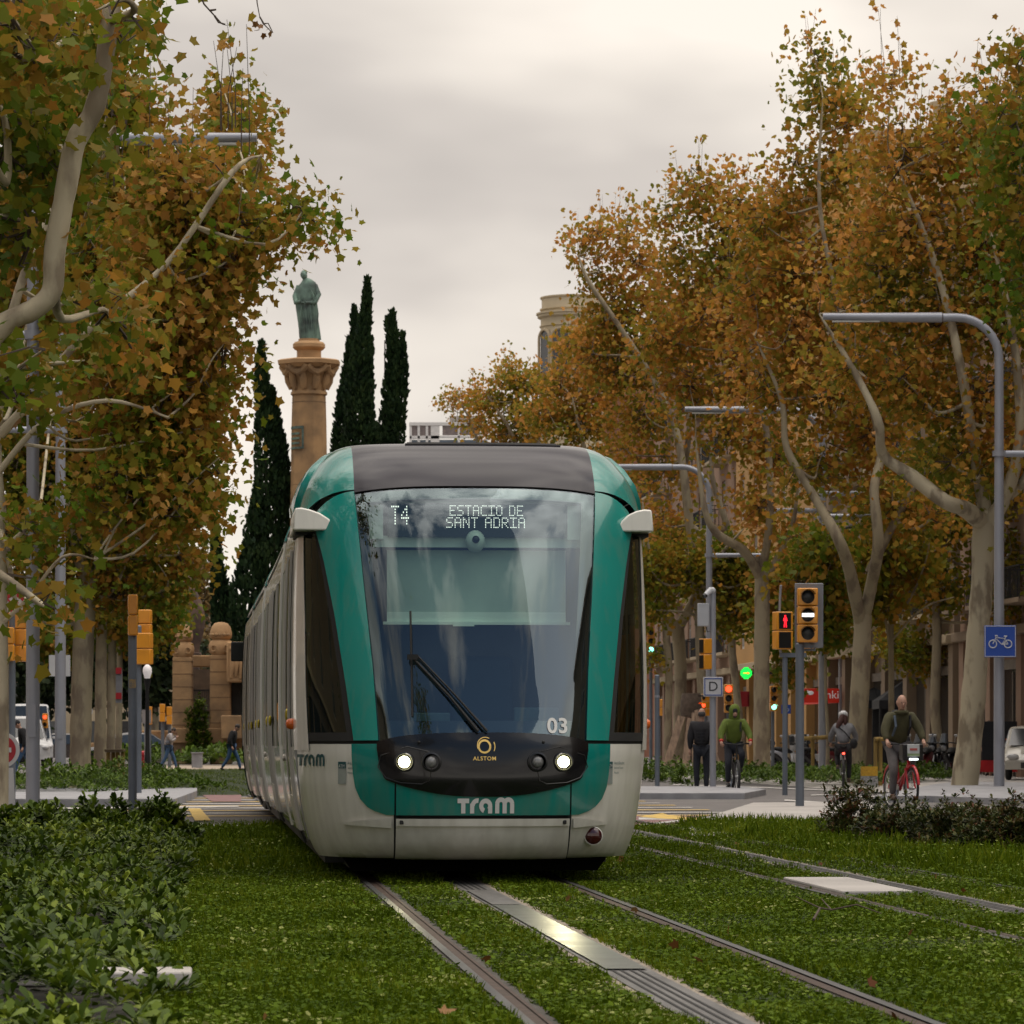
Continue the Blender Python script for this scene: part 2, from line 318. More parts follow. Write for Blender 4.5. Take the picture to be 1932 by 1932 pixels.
def build_tram():
    o=S(2.04,27,0); T=thing('tram','white and teal tram with lit headlights standing on the grassed track','tram',o,SROT)
    TL=31.6
    # ---- inner shell behind the panels: nose backing (dark) with openings for the windows, floor, roof
    b=MB(); zs=[.18,.24,.32,.45,.6,.8,1.0,1.08]; ts=[-1+2*i/48 for i in range(49)]
    g=[SN(t,z,-.03) for z in zs for t in ts]; k=49
    b.add(g,[(j*k+i,j*k+i+1,(j+1)*k+i+1,(j+1)*k+i) for j in range(len(zs)-1) for i in range(48)])
    zs=[2.93,3.0,3.04,3.1,3.15,3.2,3.25,3.28,3.31,3.33,3.345,3.36]
    g=[SN(t,z,-.02) for z in zs for t in ts]
    b.add(g,[(j*k+i,j*k+i+1,(j+1)*k+i+1,(j+1)*k+i) for j in range(len(zs)-1) for i in range(48)])
    b.build('nose_shell',RUBBER,T)
    # ---- lower white wings
    def zw(p): return .20
    for sg in(-1,1):
        panel('corner_skirt',WHITE,.20,1.045,[(.2,sg*.645),(.5,sg*.655),(1.05,sg*.66)] ,[(.2,sg*1.1690),(.24,sg*1.199),(.32,sg*1.234),(.45,sg*1.2695),(.6,sg*1.2945),(.8,sg*1.3195),(1.05,sg*1.3359)],0.0,T,30,26)
    # centre bumper and the teal panel above it
    panel('bumper',WHITE,.205,.50,-.632,.632,.012,T,26,14)
    panel('bumper_lip',WHITE,.452,.505,-.625,.625,.030,T,26,4)
    for sg in(-1,1): # tapering flute either side
        panel('flute',WHITE,lambda p:.435+.02*p,lambda p:.50-.035*p**2,[(.4,sg*.66)],[(.4,sg*(1.0 if sg<0 else .93))],.022,T,14,5)
    def mb(p): x=2*p-1; return .665+.085*x*x+.035*x**6
    def mt(p): x=2*p-1; return 1.12-.045*x*x-.02*x**6
    lo=lambda p:.545
    # teal: lower U
    panel('teal_apron',TEAL,.527,lambda p:mb(p)+.02,-.632,.632,.016,T,30,12)
    for sg in(-1,1):
        tab=[(.527,.70),(.545,.765),(.58,.83),(.64,.885),(.72,.92),(.82,.938),(.95,.948),(1.06,.95)]
        panel('teal_wing',TEAL,.527,1.045,[(.5,sg*.645)],[(z,sg*x) for z,x in tab],.014,T,14,18)
        panel('joint',RUBBER,.20,1.05,[(.2,sg*.628)],[(.2,sg*.650)],-.002,T,1,14,edge=0.0)
    # mask holding the lamps
    mx_=[(.70,.60),(.74,.66),(.80,.715),(.88,.745),(1.0,.765),(1.15,.765)]
    panel('lamp_mask',MASK,mb,mt,[(z,-x) for z,x in mx_],mx_,.028,T,40,18,edge=.03)
    panel('waist_joint',RUBBER,1.045,1.068,-1.0,1.0,-.004,T,50,1,byt=True,edge=0)
    # ---- windscreen
    wl=[(1.0,.752),(1.07,.757),(1.6,.79),(2.2,.845),(2.93,.905)]
    zt_=lambda p:2.965-.045*(2*p-1)**2
    zb_=lambda p:mt(p)-.004
    ws=panel('windscreen',GLASSW,zb_,zt_,[(z,-x) for z,x in wl],wl,.010,T,30,34,edge=0)
    # printed border of the screen
    b=MB(); bw=.105
    def addp(zb,zt,xl,xr,nu,nv,off):
        g=[]; 
        for j in range(nv+1):
            for i in range(nu+1):
                p=i/nu;q=j/nv; z0=zb(p) if callable(zb) else zb; z1=zt(p) if callable(zt) else zt; z=z0+(z1-z0)*q; l=tx(itp(z,xl),z); r=tx(itp(z,xr),z); g.append(SN(l+(r-l)*p,z,off))
        k=nu+1; b.add(g,[(j*k+i,j*k+i+1,(j+1)*k+i+1,(j+1)*k+i) for j in range(nv) for i in range(nu)])
    addp(lambda p:1.04,lambda p:1.215,[(1.0,-.752),(1.07,-.757),(1.3,-.77)],[(1.0,.752),(1.07,.757),(1.3,.77)],30,4,.002)
    addp(lambda p:2.885-.035*(2*p-1)**2,zt_,[(z,-x) for z,x in wl],wl,30,4,.002)
    addp(lambda p:1.1,lambda p:2.92,[(z,-x) for z,x in wl],[(z,-x+.075) for z,x in wl],3,30,.002)
    addp(lambda p:1.1,lambda p:2.92,[(z,x-.10) for z,x in wl],wl,3,30,.002)
    b.build('screen_border',SCREENBORDER,T,smooth=50)
    # ---- teal pillars either side of the screen, arching over the side windows
    for sg in(-1,1):
        outer=[(1.068,.93),(1.5,.985),(2.0,1.055),(2.4,1.125),(2.6,1.17),(2.7,1.20),(2.8,1.235)]
        panel('screen_pillar',TEAL,1.068,lambda p:2.94-.24*p**1.7,[(z,sg*x) for z,x in wl],[(z,sg*x) for z,x in outer],.022,T,14,34)
        # cowl above: from pillar seam to roof
        g=[];b=MB()
        def cow(p,q):
            zb=2.953-.24*min(1,p*1.25)**1.7 if p<.8 else 2.713-.06*(p-.8)/.2
            z=zb+(3.358-zb)*q; z=min(z,3.358); w=prof(z)[0]; xl=min(.905,w*.995); l=tx(xl,z); return SN(sg*(l+(1.0-l)*p**.9),z,.018)
        nu,nv=24,26
        for j in range(nv+1):
            for i in range(nu+1): g.append(cow(i/nu,(j/nv)))
        k=nu+1; b.add(g,[(j*k+i,j*k+i+1,(j+1)*k+i+1,(j+1)*k+i) for j in range(nv) for i in range(nu)]); b.build('roof_cowl',TEAL,T,smooth=50)
        # side cowl continuing back along the roof edge to the pod
        b=MB(); g=[]
        for j in range(13):
            z=2.65+(3.358-2.65)*j/12; w,y0,L,n=prof(z); ys=y0+L
            for i in range(5): g.append(Vector((sg*(w+.018),ys-.02+(3.0-ys)*i/4,z)))
        b.add(g,[(j*5+i,j*5+i+1,(j+1)*5+i+1,(j+1)*5+i) for j in range(12) for i in range(4)]); b.build('cowl_side',TEAL,T,smooth=50)
        # raised fairing on the roof corner
        b=MB(); loop=[]
        cyy,czz=2.05,3.02
        poly=[(1.70,2.80),(1.62,2.93),(1.60,3.05),(1.66,3.18),(1.80,3.28),(2.05,3.335),(2.5,3.34),(3.0,3.30),(3.0,2.86),(2.4,2.83),(2.0,2.86)]
        def fp(y,z,o):
            w=prof(z)[0]; return Vector((sg*(w+o),y,z))
        n=len(poly); c0=(2.3,3.07)
        vs=[fp(y,z,.0) for y,z in poly]+[fp(c0[0]+(y-c0[0])*.97,c0[1]+(z-c0[1])*.97,.055) for y,z in poly]+[fp(c0[0]+(y-c0[0])*.7,c0[1]+(z-c0[1])*.7,.075) for y,z in poly]+[fp(c0[0],c0[1],.08)]
        fs=[(i,(i+1)%n,n+(i+1)%n,n+i) for i in range(n)]+[(n+i,n+(i+1)%n,2*n+(i+1)%n,2*n+i) for i in range(n)]+[(2*n+i,2*n+(i+1)%n,3*n) for i in range(n)]
        b.add(vs,fs); b.build('corner_fairing',TEAL,T,smooth=40)
        # mirror camera pod: half-round hood over the side window
        b=MB(); N=12; R0=.33
        w=1.31
        pts=[(w-.16+ .0,2.66)]
        prf=[(-.16,0)]+[(-.16+.0+.36*(1-math.cos(PI/2*i/N)) if False else -.16+.36*math.sin(PI/2*i/N),.02+.20*math.cos(PI/2*i/N)**.8 if i<N else .0) for i in range(N+1)]
        # front face: quarter-round towards the screen
        xs=[-.24,-.225,-.19,-.14,-.08,-.02,.035,.05] if sg>0 else [-.28,-.26,-.21,-.14,-.06,.0,.05,.065]; hs=[0,.035,.085,.13,.158,.17,.165,0]
        poly=[(sg*(w+x),2.655+h) for x,h in zip(xs,hs)]
        b.prism(poly,.96,2.1,'y'); b.build('camera_pod',WHITE,T,smooth=60,bevel=.012)
        MB().box((sg*(w-.06),1.55,2.645),(.2,.7,.03)).build('pod_seal',RUBBER,T)
        # side window of the cab
        side=[(1.068,.935),(1.5,.99),(2.0,1.06),(2.4,1.13),(2.64,1.18)]
        l=[(z,sg*tx(x,z)) for z,x in side]; r=[(1.068,sg*.735),(2.0,sg*.755),(2.64,sg*.80)]
        panel('cab_side_window',GLASSS,1.068,2.64,l,r,.006,T,14,20,byt=True,edge=0)
        panel('window_seal',RUBBER,1.066,1.13,[(z,a) for z,a in l],[(z,a) for z,a in r],.008,T,10,2,byt=True,edge=0)
        panel('window_seal',RUBBER,1.066,2.66,[(z,a+sg*0.0) for z,a in l],[(z,a+sg*.03) for z,a in l],.009,T,2,14,byt=True,edge=0)
        # white door post
        rr=[(1.068,1.03),(2.0,1.06),(2.68,1.09)]
        panel('door_post',WHITE,1.0,2.70,r,[(z,sg*a) for z,a in rr],.014,T,6,14,byt=True)
        # orange marker lamp
        p=sidep(sg,1.62,1.2,.02); b=MB(); b.lathe([(.04,-.01),(.044,.01),(.04,.03),(.028,.048),(.0,.054)],14,(p.x,p.y,p.z),'x')
        if sg<0: b.v=[(2*p.x-x,y,z) for x,y,z in b.v]
        b.build('marker_lamp',mat('amber',(0.65,0.13,0.02),0.25,var=.1),T)
    # interior of the cab
    CABG=mat('cab_grey',(0.78,0.85,0.76),0.6,var=.1); CABB=mat('cab_dark',(0.008,0.032,0.080),0.4,var=.3)
    BL=mat('blind',(0.50,0.58,0.50),0.7,var=.12,vscale=3)
    b=MB(); b.box((0,2.3,1.9),(2.4,.04,1.7)); b.build('cab_wall',CABB,T)
    MB().prism([(-.62,.30),(.62,.30),(.95,.62),(1.1,1.3),(1.1,1.95),(-1.1,1.95),(-1.1,1.3),(-.95,.62)],.97,1.03,'z').build('dashboard',CABB,T)
    MB().box((0,2.2,3.0),(1.9,1.2,.05)).build('cab_ceiling',CABG,T)
    MB().box((.03,1.02,2.575),(1.60,.05,.085)).build('header_bar',CABG,T)
    MB().box((-.76,.98,2.72),(.13,.05,.26)).build('header_panel',CABG,T); MB().box((.80,.98,2.72),(.20,.05,.26)).build('header_panel',CABG,T)
    MB().box((0.02,.99,2.89),(1.72,.05,.06)).build('header_top',CABG,T)
    DS=MB(); DS.box((.02,.96,2.735),(1.36,.04,.25)); ds=DS.build('destination_display',mat('display_black',(0.008,0.016,0.02),0.3,var=.1),T)
    MB().box((.02,1.085,2.28),(1.36,.012,.47)).build('sun_blind',BL,T); MB().box((.02,1.08,2.0),(1.36,.014,.09)).build('blind_hem',CABG,T)
    MB().box((.02,1.06,1.96),(1.42,.03,.022)).box((-.08,1.05,1.955),(.16,.03,.035)).build('blind_rail',CABG,T)
    bl=MB(); bl.ball((-.0,.93,2.575),(.075,.07,.085),16,10); cb=bl.build('dome_camera',CABG,T,smooth=80); MB().ball((0,.865,2.585),(.03,.03,.03),12,8).build('camera_lens',MASK,cb,smooth=80)
    # seat and driver console silhouettes
    MB().box((.1,1.7,1.35),(.5,.15,.75)).box((.1,1.5,1.15),(.5,.45,.1)).build('driver_seat',mat('seat_cloth',(.02,.05,.09),.8),T,bevel=.04)
    MB().box((0,.75,1.09),(1.3,.35,.12),rx=-.3).box((.45,.8,1.22),(.34,.06,.2)).box((-.35,.8,1.2),(.3,.06,.16)).build('console',mat('console_blue',(.05,.10,.14),.5),T,bevel=.01)
    # destination in dots
    FONT={'T':["11111","00100","00100","00100","00100","00100","00100"],'4':["00010","00110","01010","10010","11111","00010","00010"],'E':["11111","10000","10000","11110","10000","10000","11111"],'S':["01111","10000","10000","01110","00001","00001","11110"],'A':["01110","10001","10001","11111","10001","10001","10001"],'C':["01111","10000","10000","10000","10000","10000","01111"],'I':["11111","00100","00100","00100","00100","00100","11111"],'O':["01110","10001","10001","10001","10001","10001","01110"],'D':["11110","10001","10001","10001","10001","10001","11110"],'N':["10001","11001","10101","10101","10011","10001","10001"],'R':["11110","10001","10001","11110","10100","10010","10001"],' ':["00000"]*7}
    def dots(txt,x0,ztop,px,pz,b,sz=.27):
        x=x0
        for ch in txt:
            for r,row in enumerate(FONT[ch]):
                for c,q in enumerate(row):
                    if q=='1':
                        cx,cz=x+c*px,ztop-r*pz; h=sz*px; k=sz*pz; n=len(b.v); b.v+=[(cx-h,.937,cz-k),(cx+h,.937,cz-k),(cx+h,.937,cz+k),(cx-h,.937,cz+k)]; b.f.append((n,n+1,n+2,n+3))
            x+=px*(6 if ch!=' ' else 4)
    b=MB(); dots('T4',-.63,2.835,.0125,.0215,b); dots('ESTACIO DE',-.19,2.843,.0098,.0118,b); dots('SANT ADRIA',-.215,2.752,.0105,.0118,b)
    me=bpy.data.meshes.new('display_text'); me.from_pydata(b.v,[],b.f); link('display_text',me,mat('led_white',(.8,.8,.7),.5,var=0,emit=(1,.97,.88),es=1.5),ds)
    # ---- roof panel
    panel('roof_panel',ROOFDK,lambda p:2.975-.045*(2*p-1)**2,3.357,[(2.9,-.905),(3.36,-.905)],[(2.9,.905),(3.36,.905)],.02,T,34,26)
    for i,(z,w_) in enumerate([(3.325,.60),(3.342,.58),(3.353,.56)]):
        b=MB(); pts=[SN(tx(.10+w_*(k/12*2-1),z),z,.022) for k in range(13)]; b.tube(pts,.011,6); b.build('roof_slot',RUBBER,T)
    # roof deck and equipment fairing
    b=MB(); n=40
    g=[]
    for i in range(n+1):
        y=1.9+(TL-3.6)*i/n
        for x,z in((-.95,3.355),(-.6,3.375),(0,3.385),(.6,3.375),(.95,3.355)): g.append((x+cx_(y),y,z))
    b.add(g,[(i*5+j,i*5+j+1,(i+1)*5+j+1,(i+1)*5+j) for i in range(n) for j in range(4)]); b.build('roof_deck',WHITE,T)
    # ---- sides
    gaps=[7.45,17.3,24.8]
    doors=[(3.3,4.4,1),(11.3,12.7,2),(17.95,19.35,2),(22.6,24.0,2),(27.6,28.6,1)]
    SIDEC=mat('side_lower',(0.46,0.44,0.42),0.13,.25,var=.12,vscale=1.0,coat=.5)
    BAND=mat('side_band',(0.27,0.26,0.19),0.2,.2,var=.1,coat=.3)
    segs=[]; ed=[1.95]+[x for g_ in gaps for x in(g_-.16,g_+.16)]+[TL-1.9]
    segs=[(ed[i],ed[i+1]) for i in range(0,len(ed),2)]
    for sg in(-1,1):
        for (a,c) in segs:
            sidepanel('lower_side_panel',SIDEC,sg,a,c,.30,1.02,.0,T)
            sidepanel('side_band',BAND,sg,a,c,2.60,2.86,.0,T,nv=3)
            sidepanel('roof_edge',WHITE,sg,a,c,2.95,3.355,.0,T,nv=7)
            sidepanel('roof_edge_stripe',TEAL,sg,a+.0,a+.55,2.93,3.352,.012,T,nv=6)
            # glazing between the doors
            cuts=[a]+[x for d in doors if a<d[0]<c for x in(d[0]-.04,d[1]+.04)]+[c]
            for i in range(0,len(cuts),2):
                if cuts[i+1]-cuts[i]>.3: sidepanel('side_window',GLASSB,sg,cuts[i]+.05,cuts[i+1]-.05,1.02,2.60,-.005,T,edge=0)
        b=MB()
        for (a,c) in segs: sidepanel('',None,sg,a,c,2.86,2.95,-.05,T,nv=1,build=False,b=b)
        for g_ in gaps: sidepanel('',None,sg,g_-.17,g_+.17,.28,3.3,-.06,T,nv=8,build=False,b=b)
        b.build('gangway_bellows',RUBBER,T)
        for g_ in gaps:
            sidepanel('module_post',WHITE,sg,g_-.16-.24,g_-.16,.30,2.88,.016,T,nu=1)
        for y in(2.55,5.6,9.6,14.9,21.6,26.2,30.0): sidepanel('window_post',SATIN,sg,y-.04,y+.04,1.0,2.62,.008,T,nu=1)
        for (a,c,n_) in doors:
            dn=sidepanel('door',GLASSB,sg,a+.05,c-.05,.36,2.58,.012,T,nv=10,edge=.03)
            b=MB()
            for y in ([a,(a+c)/2,c] if n_==2 else [a,c]): sidepanel('',None,sg,y-.045,y+.045,.34,2.62,.02,T,nu=1,build=False,b=b)
            sidepanel('',None,sg,a,c,.34,.62,.02,T,nu=2,nv=3,build=False,b=b); b.build('door_frame',SATIN,dn)
            for y in ([a-.12,c+.12] if n_==2 else [a+.15]):
                p=sidep(sg,y,1.28,.0); MB().ball((p.x+sg*.02,p.y,p.z),(.018,.035,.055),12,8).build('door_button',mat('button_yellow',(.42,.33,.02),.35,.3),dn,smooth=80)
            b=MB(); 
            for y in(a+.25,(a+c)/2,c-.25): b.tube([sidep(sg,y,1.15,-.12),sidep(sg,y,1.95,-.12)],.02,8)
            b.build('grab_rail',mat('rail_orange',(.75,.30,.01),.4,var=.1),dn)
            # step edge with ground-level fairing
            sidepanel('door_step',UNDER,sg,a,c,.24,.33,.02,T,nu=1,nv=1)
        for y in(5.9,15.5,26.5):
            q=[sidep(sg,y+.1*k,.92,.006) for k in range(2)]; b=MB()
            for p in q: b.ball(p,(.012,.03,.03),10,6)
            b.build('lock_cover',SATIN,T,smooth=80)
        MB().box((sg*1.05+cx_(30),30.1,2.3),(.28,.12,.34)).box((sg*1.4+cx_(30),30.2,2.45),(.24,.10,.30)).build('rear_camera_arm',RUBBER,T,bevel=.02)
    # interior saloon: floor, dark partitions, poles, seats
    b=MB(); n=30; g=[]
    for i in range(n+1):
        y=2.35+(TL-4)*i/n; g+=[(-1.25+cx_(y),y,.36),(1.25+cx_(y),y,.36)]
    b.add(g,[(2*i,2*i+1,2*i+3,2*i+2) for i in range(n)]); b.build('floor',mat('floor_grey',(.12,.12,.12),.6),T)
    b=MB(); g=[]
    for i in range(n+1):
        y=2.35+(TL-4)*i/n; g+=[(-1.22+cx_(y),y,2.75),(1.22+cx_(y),y,2.75)]
    b.add(g,[(2*i,2*i+1,2*i+3,2*i+2) for i in range(n)]); b.build('saloon_ceiling',CABG,T)
    for k in range(11):
        y=4.9+k*2.3
        if min(abs(y-d[0]-.7) for d in doors)<1.1: continue
        for sg in(-1,1):
            b=MB(); b.box((sg*.85+cx_(y),y,.8),(.75,.45,.1)).box((sg*.85+cx_(y),y+.25,1.15),(.75,.08,.65)); b.build('seat',mat('seat_green',(.02,.12,.10),.7),T,bevel=.03)
    # underframe
    b=MB()
    for (a,c) in segs: b.box((cx_((a+c)/2),(a+c)/2,.22),(2.2,c-a,.2))
    b.box((0,1.6,.17),(1.9,1.2,.12)); b.build('underframe',UNDER,T)
    b=MB(); b.prism([(-1.0,.19),(-.93,.09),(.93,.09),(1.0,.19)],.95,1.1,'y'); b.build('obstacle_guard',mat('guard_black',(.006,.006,.006),.95,var=.2,spec=.05),T)
    for y in(3.2,5.0,20.4,22.0,27.0,28.6):
        for sg in(-1,1):
            b=MB(); b.lathe([(0,-.06),(.30,-.06),(.30,.05),(.33,.05),(.33,.07),(0,.07)],24,(sg*.72+cx_(y),y,.33),'x'); b.build('wheel',UNDER,T)
    # rear end (plain copy of the nose outline)
    b=MB(); zs=[.2,.35,.6,1.0,1.5,2.0,2.5,2.9,3.15,3.3,3.36]; ts=[-1+2*i/24 for i in range(25)]; g=[]
    for z in zs:
        for t in ts: p=S0(t,z); g.append((p.x+cx_(TL),TL-p.y,z))
    b.add(g,[(j*25+i,j*25+i+1,(j+1)*25+i+1,(j+1)*25+i) for j in range(len(zs)-1) for i in range(24)]); b.build('rear_nose',TEAL,T,smooth=60)
    # ---- lamps
    LG=mat('lamp_glass_lit',(1,1,.9),.2,var=0,emit=(1.0,.93,.50),es=26); LO=mat('lamp_glass_off',(.22,.22,.22),.35,.3,var=.4,vscale=60)
    CH_=mat('chrome',(.6,.6,.6),.12,1,var=0); HS=mat('lamp_housing',(.012,.012,.013),.3,var=.2)
    zc=.915
    for sg in(-1,1):
        # recessed tray look: raised rim shaped like the lamp cover
        xs=[.735,.755,.70,.60,.45,.395,.375,.40,.55]; zz=[.96,.88,.80,.765,.755,.78,.90,.985,1.02]
        pts=[SN(tx(sg*x,z),z,.030) for x,z in zip(xs,zz)]; MB().tube(pts+[pts[0]],.004,6,cap=False).build('lamp_cover_rim',HS,T)
        for kind,x in(('headlight',.575),('daytime_lamp',.385)):
            p=SN(tx(sg*x,zc),zc,.028); y=p.y-.02
            b=MB(); b.lathe([(.072,.07),(.072,-.012),(.060,-.016),(.056,.0)],28,(p.x,y,zc),'y'); hl=b.build(kind,HS,T)
            r=.042
            b=MB(); b.lathe([(r,.0),(r*.85,-.010),(r*.5,-.017),(0,-.02)],24,(p.x,y,zc),'y'); b.build('lens',LG if kind=='headlight' else LO,hl,smooth=80)
            if kind=='headlight':
                ld=bpy.data.lights.new('headlight_beam','SPOT'); ld.energy=24; ld.color=(1,.90,.55); ld.spot_size=R(34); ld.spot_blend=.9; ld.shadow_soft_size=.04; lo=bpy.data.objects.new('headlight_beam',ld); COL.objects.link(lo); lo.parent=hl; lo.location=(p.x,y-.04,zc); lo.rotation_euler=(R(84),0,R(180))
                MB().torus((p.x,y-.012,zc),.062,.004,'y',20,6,a0=R(20 if sg<0 else 100),a1=R(80 if sg<0 else 160)).build('reflector_edge',CH_,hl)
    p=SN(tx(.815,.37),.37,.03); pr=MB(); b=MB(); b.lathe([(.070,.03),(.070,-.002),(.064,-.005),(.060,.004)],28,(p.x,p.y-.008,.365),'y'); fl=b.build('fog_lamp',WHITE,T); MB().lathe([(.062,0),(.05,-.012),(0,-.018)],24,(p.x,p.y-.01,.365),'y').build('lens',mat('dark_red_lens',(.045,.004,.006),.12,var=.1,coat=.5),fl,smooth=80)
    for sg in(-1,1): p=SN(tx(sg*.585,.465),.465,.034); MB().box((p.x,p.y,.472),(.03,.02,.03)).build('towing_cover',RUBBER,T,bevel=.006)
    for x,z in((-.47,1.05),(.43,1.05)): p=SN(tx(x,z),z,.03); MB().ball(p,.012,8,6).build('washer_jet',RUBBER,T)
    # ---- wiper
    def sp(x,z,o=.05): return SN(tx(x,z),z,o)
    b=MB(); b.tube([sp(-.045,1.12),sp(-.25,1.38,.06),sp(-.50,1.66,.05)],[.013,.010,.009],8); b.tube([sp(.02,1.12),sp(-.21,1.39,.06),sp(-.47,1.68,.05)],[.011,.008,.007],8)
    b.box(sp(-.50,1.665,.06),(.08,.03,.04)); wp=b.build('wiper',RUBBER,T)
    b=MB(); pts=[sp(-.515+.0*k,1.24+.78*k/8,.022) for k in range(9)]; b.tube(pts,.008,6); b.build('wiper_blade',RUBBER,wp)
    # ---- lettering
    LT=mat('lettering_white',(.62,.62,.60),.5,var=.05); GOLD=mat('lettering_gold',(.75,.50,.14),.35,.3,var=.05); NAV=mat('lettering_dark',(.02,.09,.10),.5)
    V,Fc=text_mesh('03',.155,1.05,.0035); stick('fleet_number',V,Fc,.545,1.170,LT,T,.016)
    # the word on the apron, built from round strokes
    def word(h,w):
        V=[];Fc=[]
        def add(pts): 
            v,f=ribbon(pts,w); n=len(V); V.extend(v); Fc.extend([tuple(i+n for i in q) for q in f])
        t=w/2
        add([(0,h-t),(.87*h,h-t)]); add([(.435*h,h-t*1.9),(.435*h,0)])
        x=1.11*h; add([(x,0),(x,h*.66)]); add(arc(x+.40*h,h-t-.34*h,.36*h,180,78,10))
        x=2.14*h; add(arc(x,h*.5,h*.5-t,-42,250,24)); add([(x+h*.5-t,h*.5),(x+h*.5-t,0)])
        x=3.02*h; add([(x,0),(x,h*.64)]); add(arc(x+.285*h,h*.64,.285*h-.0,180,0,14)); add([(x+.57*h,0),(x+.57*h,h*.64)]); add(arc(x+.855*h,h*.64,.285*h,180,0,14)); add([(x+1.14*h,0),(x+1.14*h,h*.64)])
        W_=x+1.14*h+t; return [(a-W_/2,b_-h/2) for a,b_ in V],Fc
    V,Fc=word(.108,.034); stick('tram_lettering',V,Fc,.01,.597,LT,T,.024,sx=.88)
    for sg,x in((-1,-1.30),(1,1.325)):
        pass
    V,Fc=word(.085,.022); stick('tram_lettering',V,Fc,-1.235,.925,NAV,T,.006,sx=.50)
    # swirl emblem and maker's name
    V=[];Fc=[]
    def addr(pts,w):
        v,f=ribbon(pts,w); n=len(V); V.extend(v); Fc.extend([tuple(i+n for i in q) for q in f])
    addr(arc(0,0,.042,0,360,28),.014); addr(arc(.006,.006,.058,60,200,18),.006); addr(arc(.01,0,.066,-28,28,8),.007)
    stick('maker_emblem',V,Fc,.0,1.018,GOLD,T,.034)
    V,Fc=text_mesh('ALSTOM',.040,1.15,.0006); stick('maker_name',V,Fc,.0,.932,GOLD,T,.034)
    for x,sc in((-1.02,.55),(.955,.45)):
        stick('authority_logo',[(-.05,.005),(.05,.005),(.05,.055),(-.05,.055)],[(0,1,2,3)],x,.86,NAV,T,.006,sx=sc)
        stick('authority_logo_base',[(-.05,-.11),(.05,-.11),(.05,.003),(-.05,.003)],[(0,1,2,3)],x,.86,mat('logo_grey',(.30,.33,.31),.5),T,.006,sx=sc)
        V,Fc=text_mesh('ATM',.038); stick('authority_initials',V,Fc,x,.882,LT,T,.010,sx=sc)
        for k,(s_,h_) in enumerate((('Àrea de Barcelona',.034),('Autoritat del Transport',.024),('Metropolità',.024))):
            V,Fc=text_mesh(s_,h_); mnx=min(v[0] for v in V); V=[(v[0]-mnx,v[1]) for v in V]; stick('authority_name',V,Fc,x+.075*sc,.905-k*.036,NAV,T,.008,sx=.75*sc)
    # equipment boxes on the roof
    b=MB()
    for y in(9.5,13.5,20.8,27): b.box((cx_(y),y,3.42),(1.5,2.6,.10))
    b.build('roof_equipment',ROOFDK,T,bevel=.03)
    return T
TRAM=build_tram()
# ================================================ GROUND
ASPH=mat('asphalt',(0.14,0.13,0.125),0.85,var=.22,vscale=1.2,bump=.35,bscale=90)
CONC=mat('paving_concrete',(0.40,0.375,0.35),0.8,var=.2,vscale=.9,bump=.15,bscale=30)
GRANITE=mat('granite_kerb',(0.31,0.31,0.325),0.7,var=.25,vscale=2.5,bump=.1,bscale=50)
EARTH=mat('soil',(0.016,0.030,0.003),0.95,var=.5,vscale=6,bump=.6,bscale=25)
ROADW=mat('road_paint_white',(0.52,0.50,0.47),0.7,var=.3,vscale=4)
ROADY=mat('road_paint_yellow',(0.62,0.42,0.10),0.7,var=.3,vscale=4)
REDP=mat('red_paving',(0.22,0.12,0.115),0.8,var=.3,vscale=3,bump=.2)
STEEL=mat('rail_steel',(0.09,0.09,0.09),0.48,.6,var=.35,vscale=5,stretch=(1,.1,1)); RUST=mat('rail_rust',(0.055,0.032,0.022),0.7,.2,var=.4,vscale=10)
def sheet(name,pts,z,m,kind='structure',n=None,label=None,thick=0,street=True,parent=None):
    """flat polygon; pts in street coordinates (u,v)"""
    q=[S(u,v,z) if street else Vector((u,v,z)) for u,v in pts]; b=MB()
    if thick: b.add([(p.x,p.y,z) for p in q]+[(p.x,p.y,z-thick) for p in q],[tuple(range(len(q)))]+[(i,(i+1)%len(q),len(q)+(i+1)%len(q),len(q)+i) for i in range(len(q))])
    else: b.add(q,[tuple(range(len(q)))])
    o=b.build(name,m,parent,smooth=None,bevel=.012 if thick else 0); 
    if kind: o['kind']=kind
    return o
def guv(px,py,z=0):
    p=G(px,py,z); return (p.x*SC+p.y*SS, -p.x*SS+p.y*SC)
sheet('ground',[(-1500,-60),(1500,-60),(1500,3000),(-1500,3000)],0.0,ASPH,street=False)
# grassed track bed: soil sheets slightly raised, with bumps (near part, and the part beyond the crossing)
def bed(name,poly_fn,v0,v1,nu,nv,z,amp,m,seed=0):
    b=MB(); r=np.random.default_rng(seed); g=[]
    for j in range(nv+1):
        v=v0+(v1-v0)*j/nv; u0,u1=poly_fn(v)
        for i in range(nu+1):
            u=u0+(u1-u0)*i/nu; edge=min(1,min(i,nu-i,j,nv-j)/1.0)
            g.append(S(u+(bend(v) if v>50 else 0),v,z*edge+amp*edge*math.sin(u*3.1+v*1.3)*math.sin(v*.9+u*.7)))
    k=nu+1; b.add(g,[(j*k+i,j*k+i+1,(j+1)*k+i+1,(j+1)*k+i) for j in range(nv) for i in range(nu)]); o=b.build(name,m,None,smooth=60); o['kind']='structure'; return o
GR0=-1.6; GR1=12.5
bed('grass_bed',lambda v:(-5.5,GR1),8,46.3,40,60,.006,.002,EARTH)
bed('grass_bed_beyond',lambda v:(-1.5,8.0),73,140,20,40,.05,.01,EARTH,2)
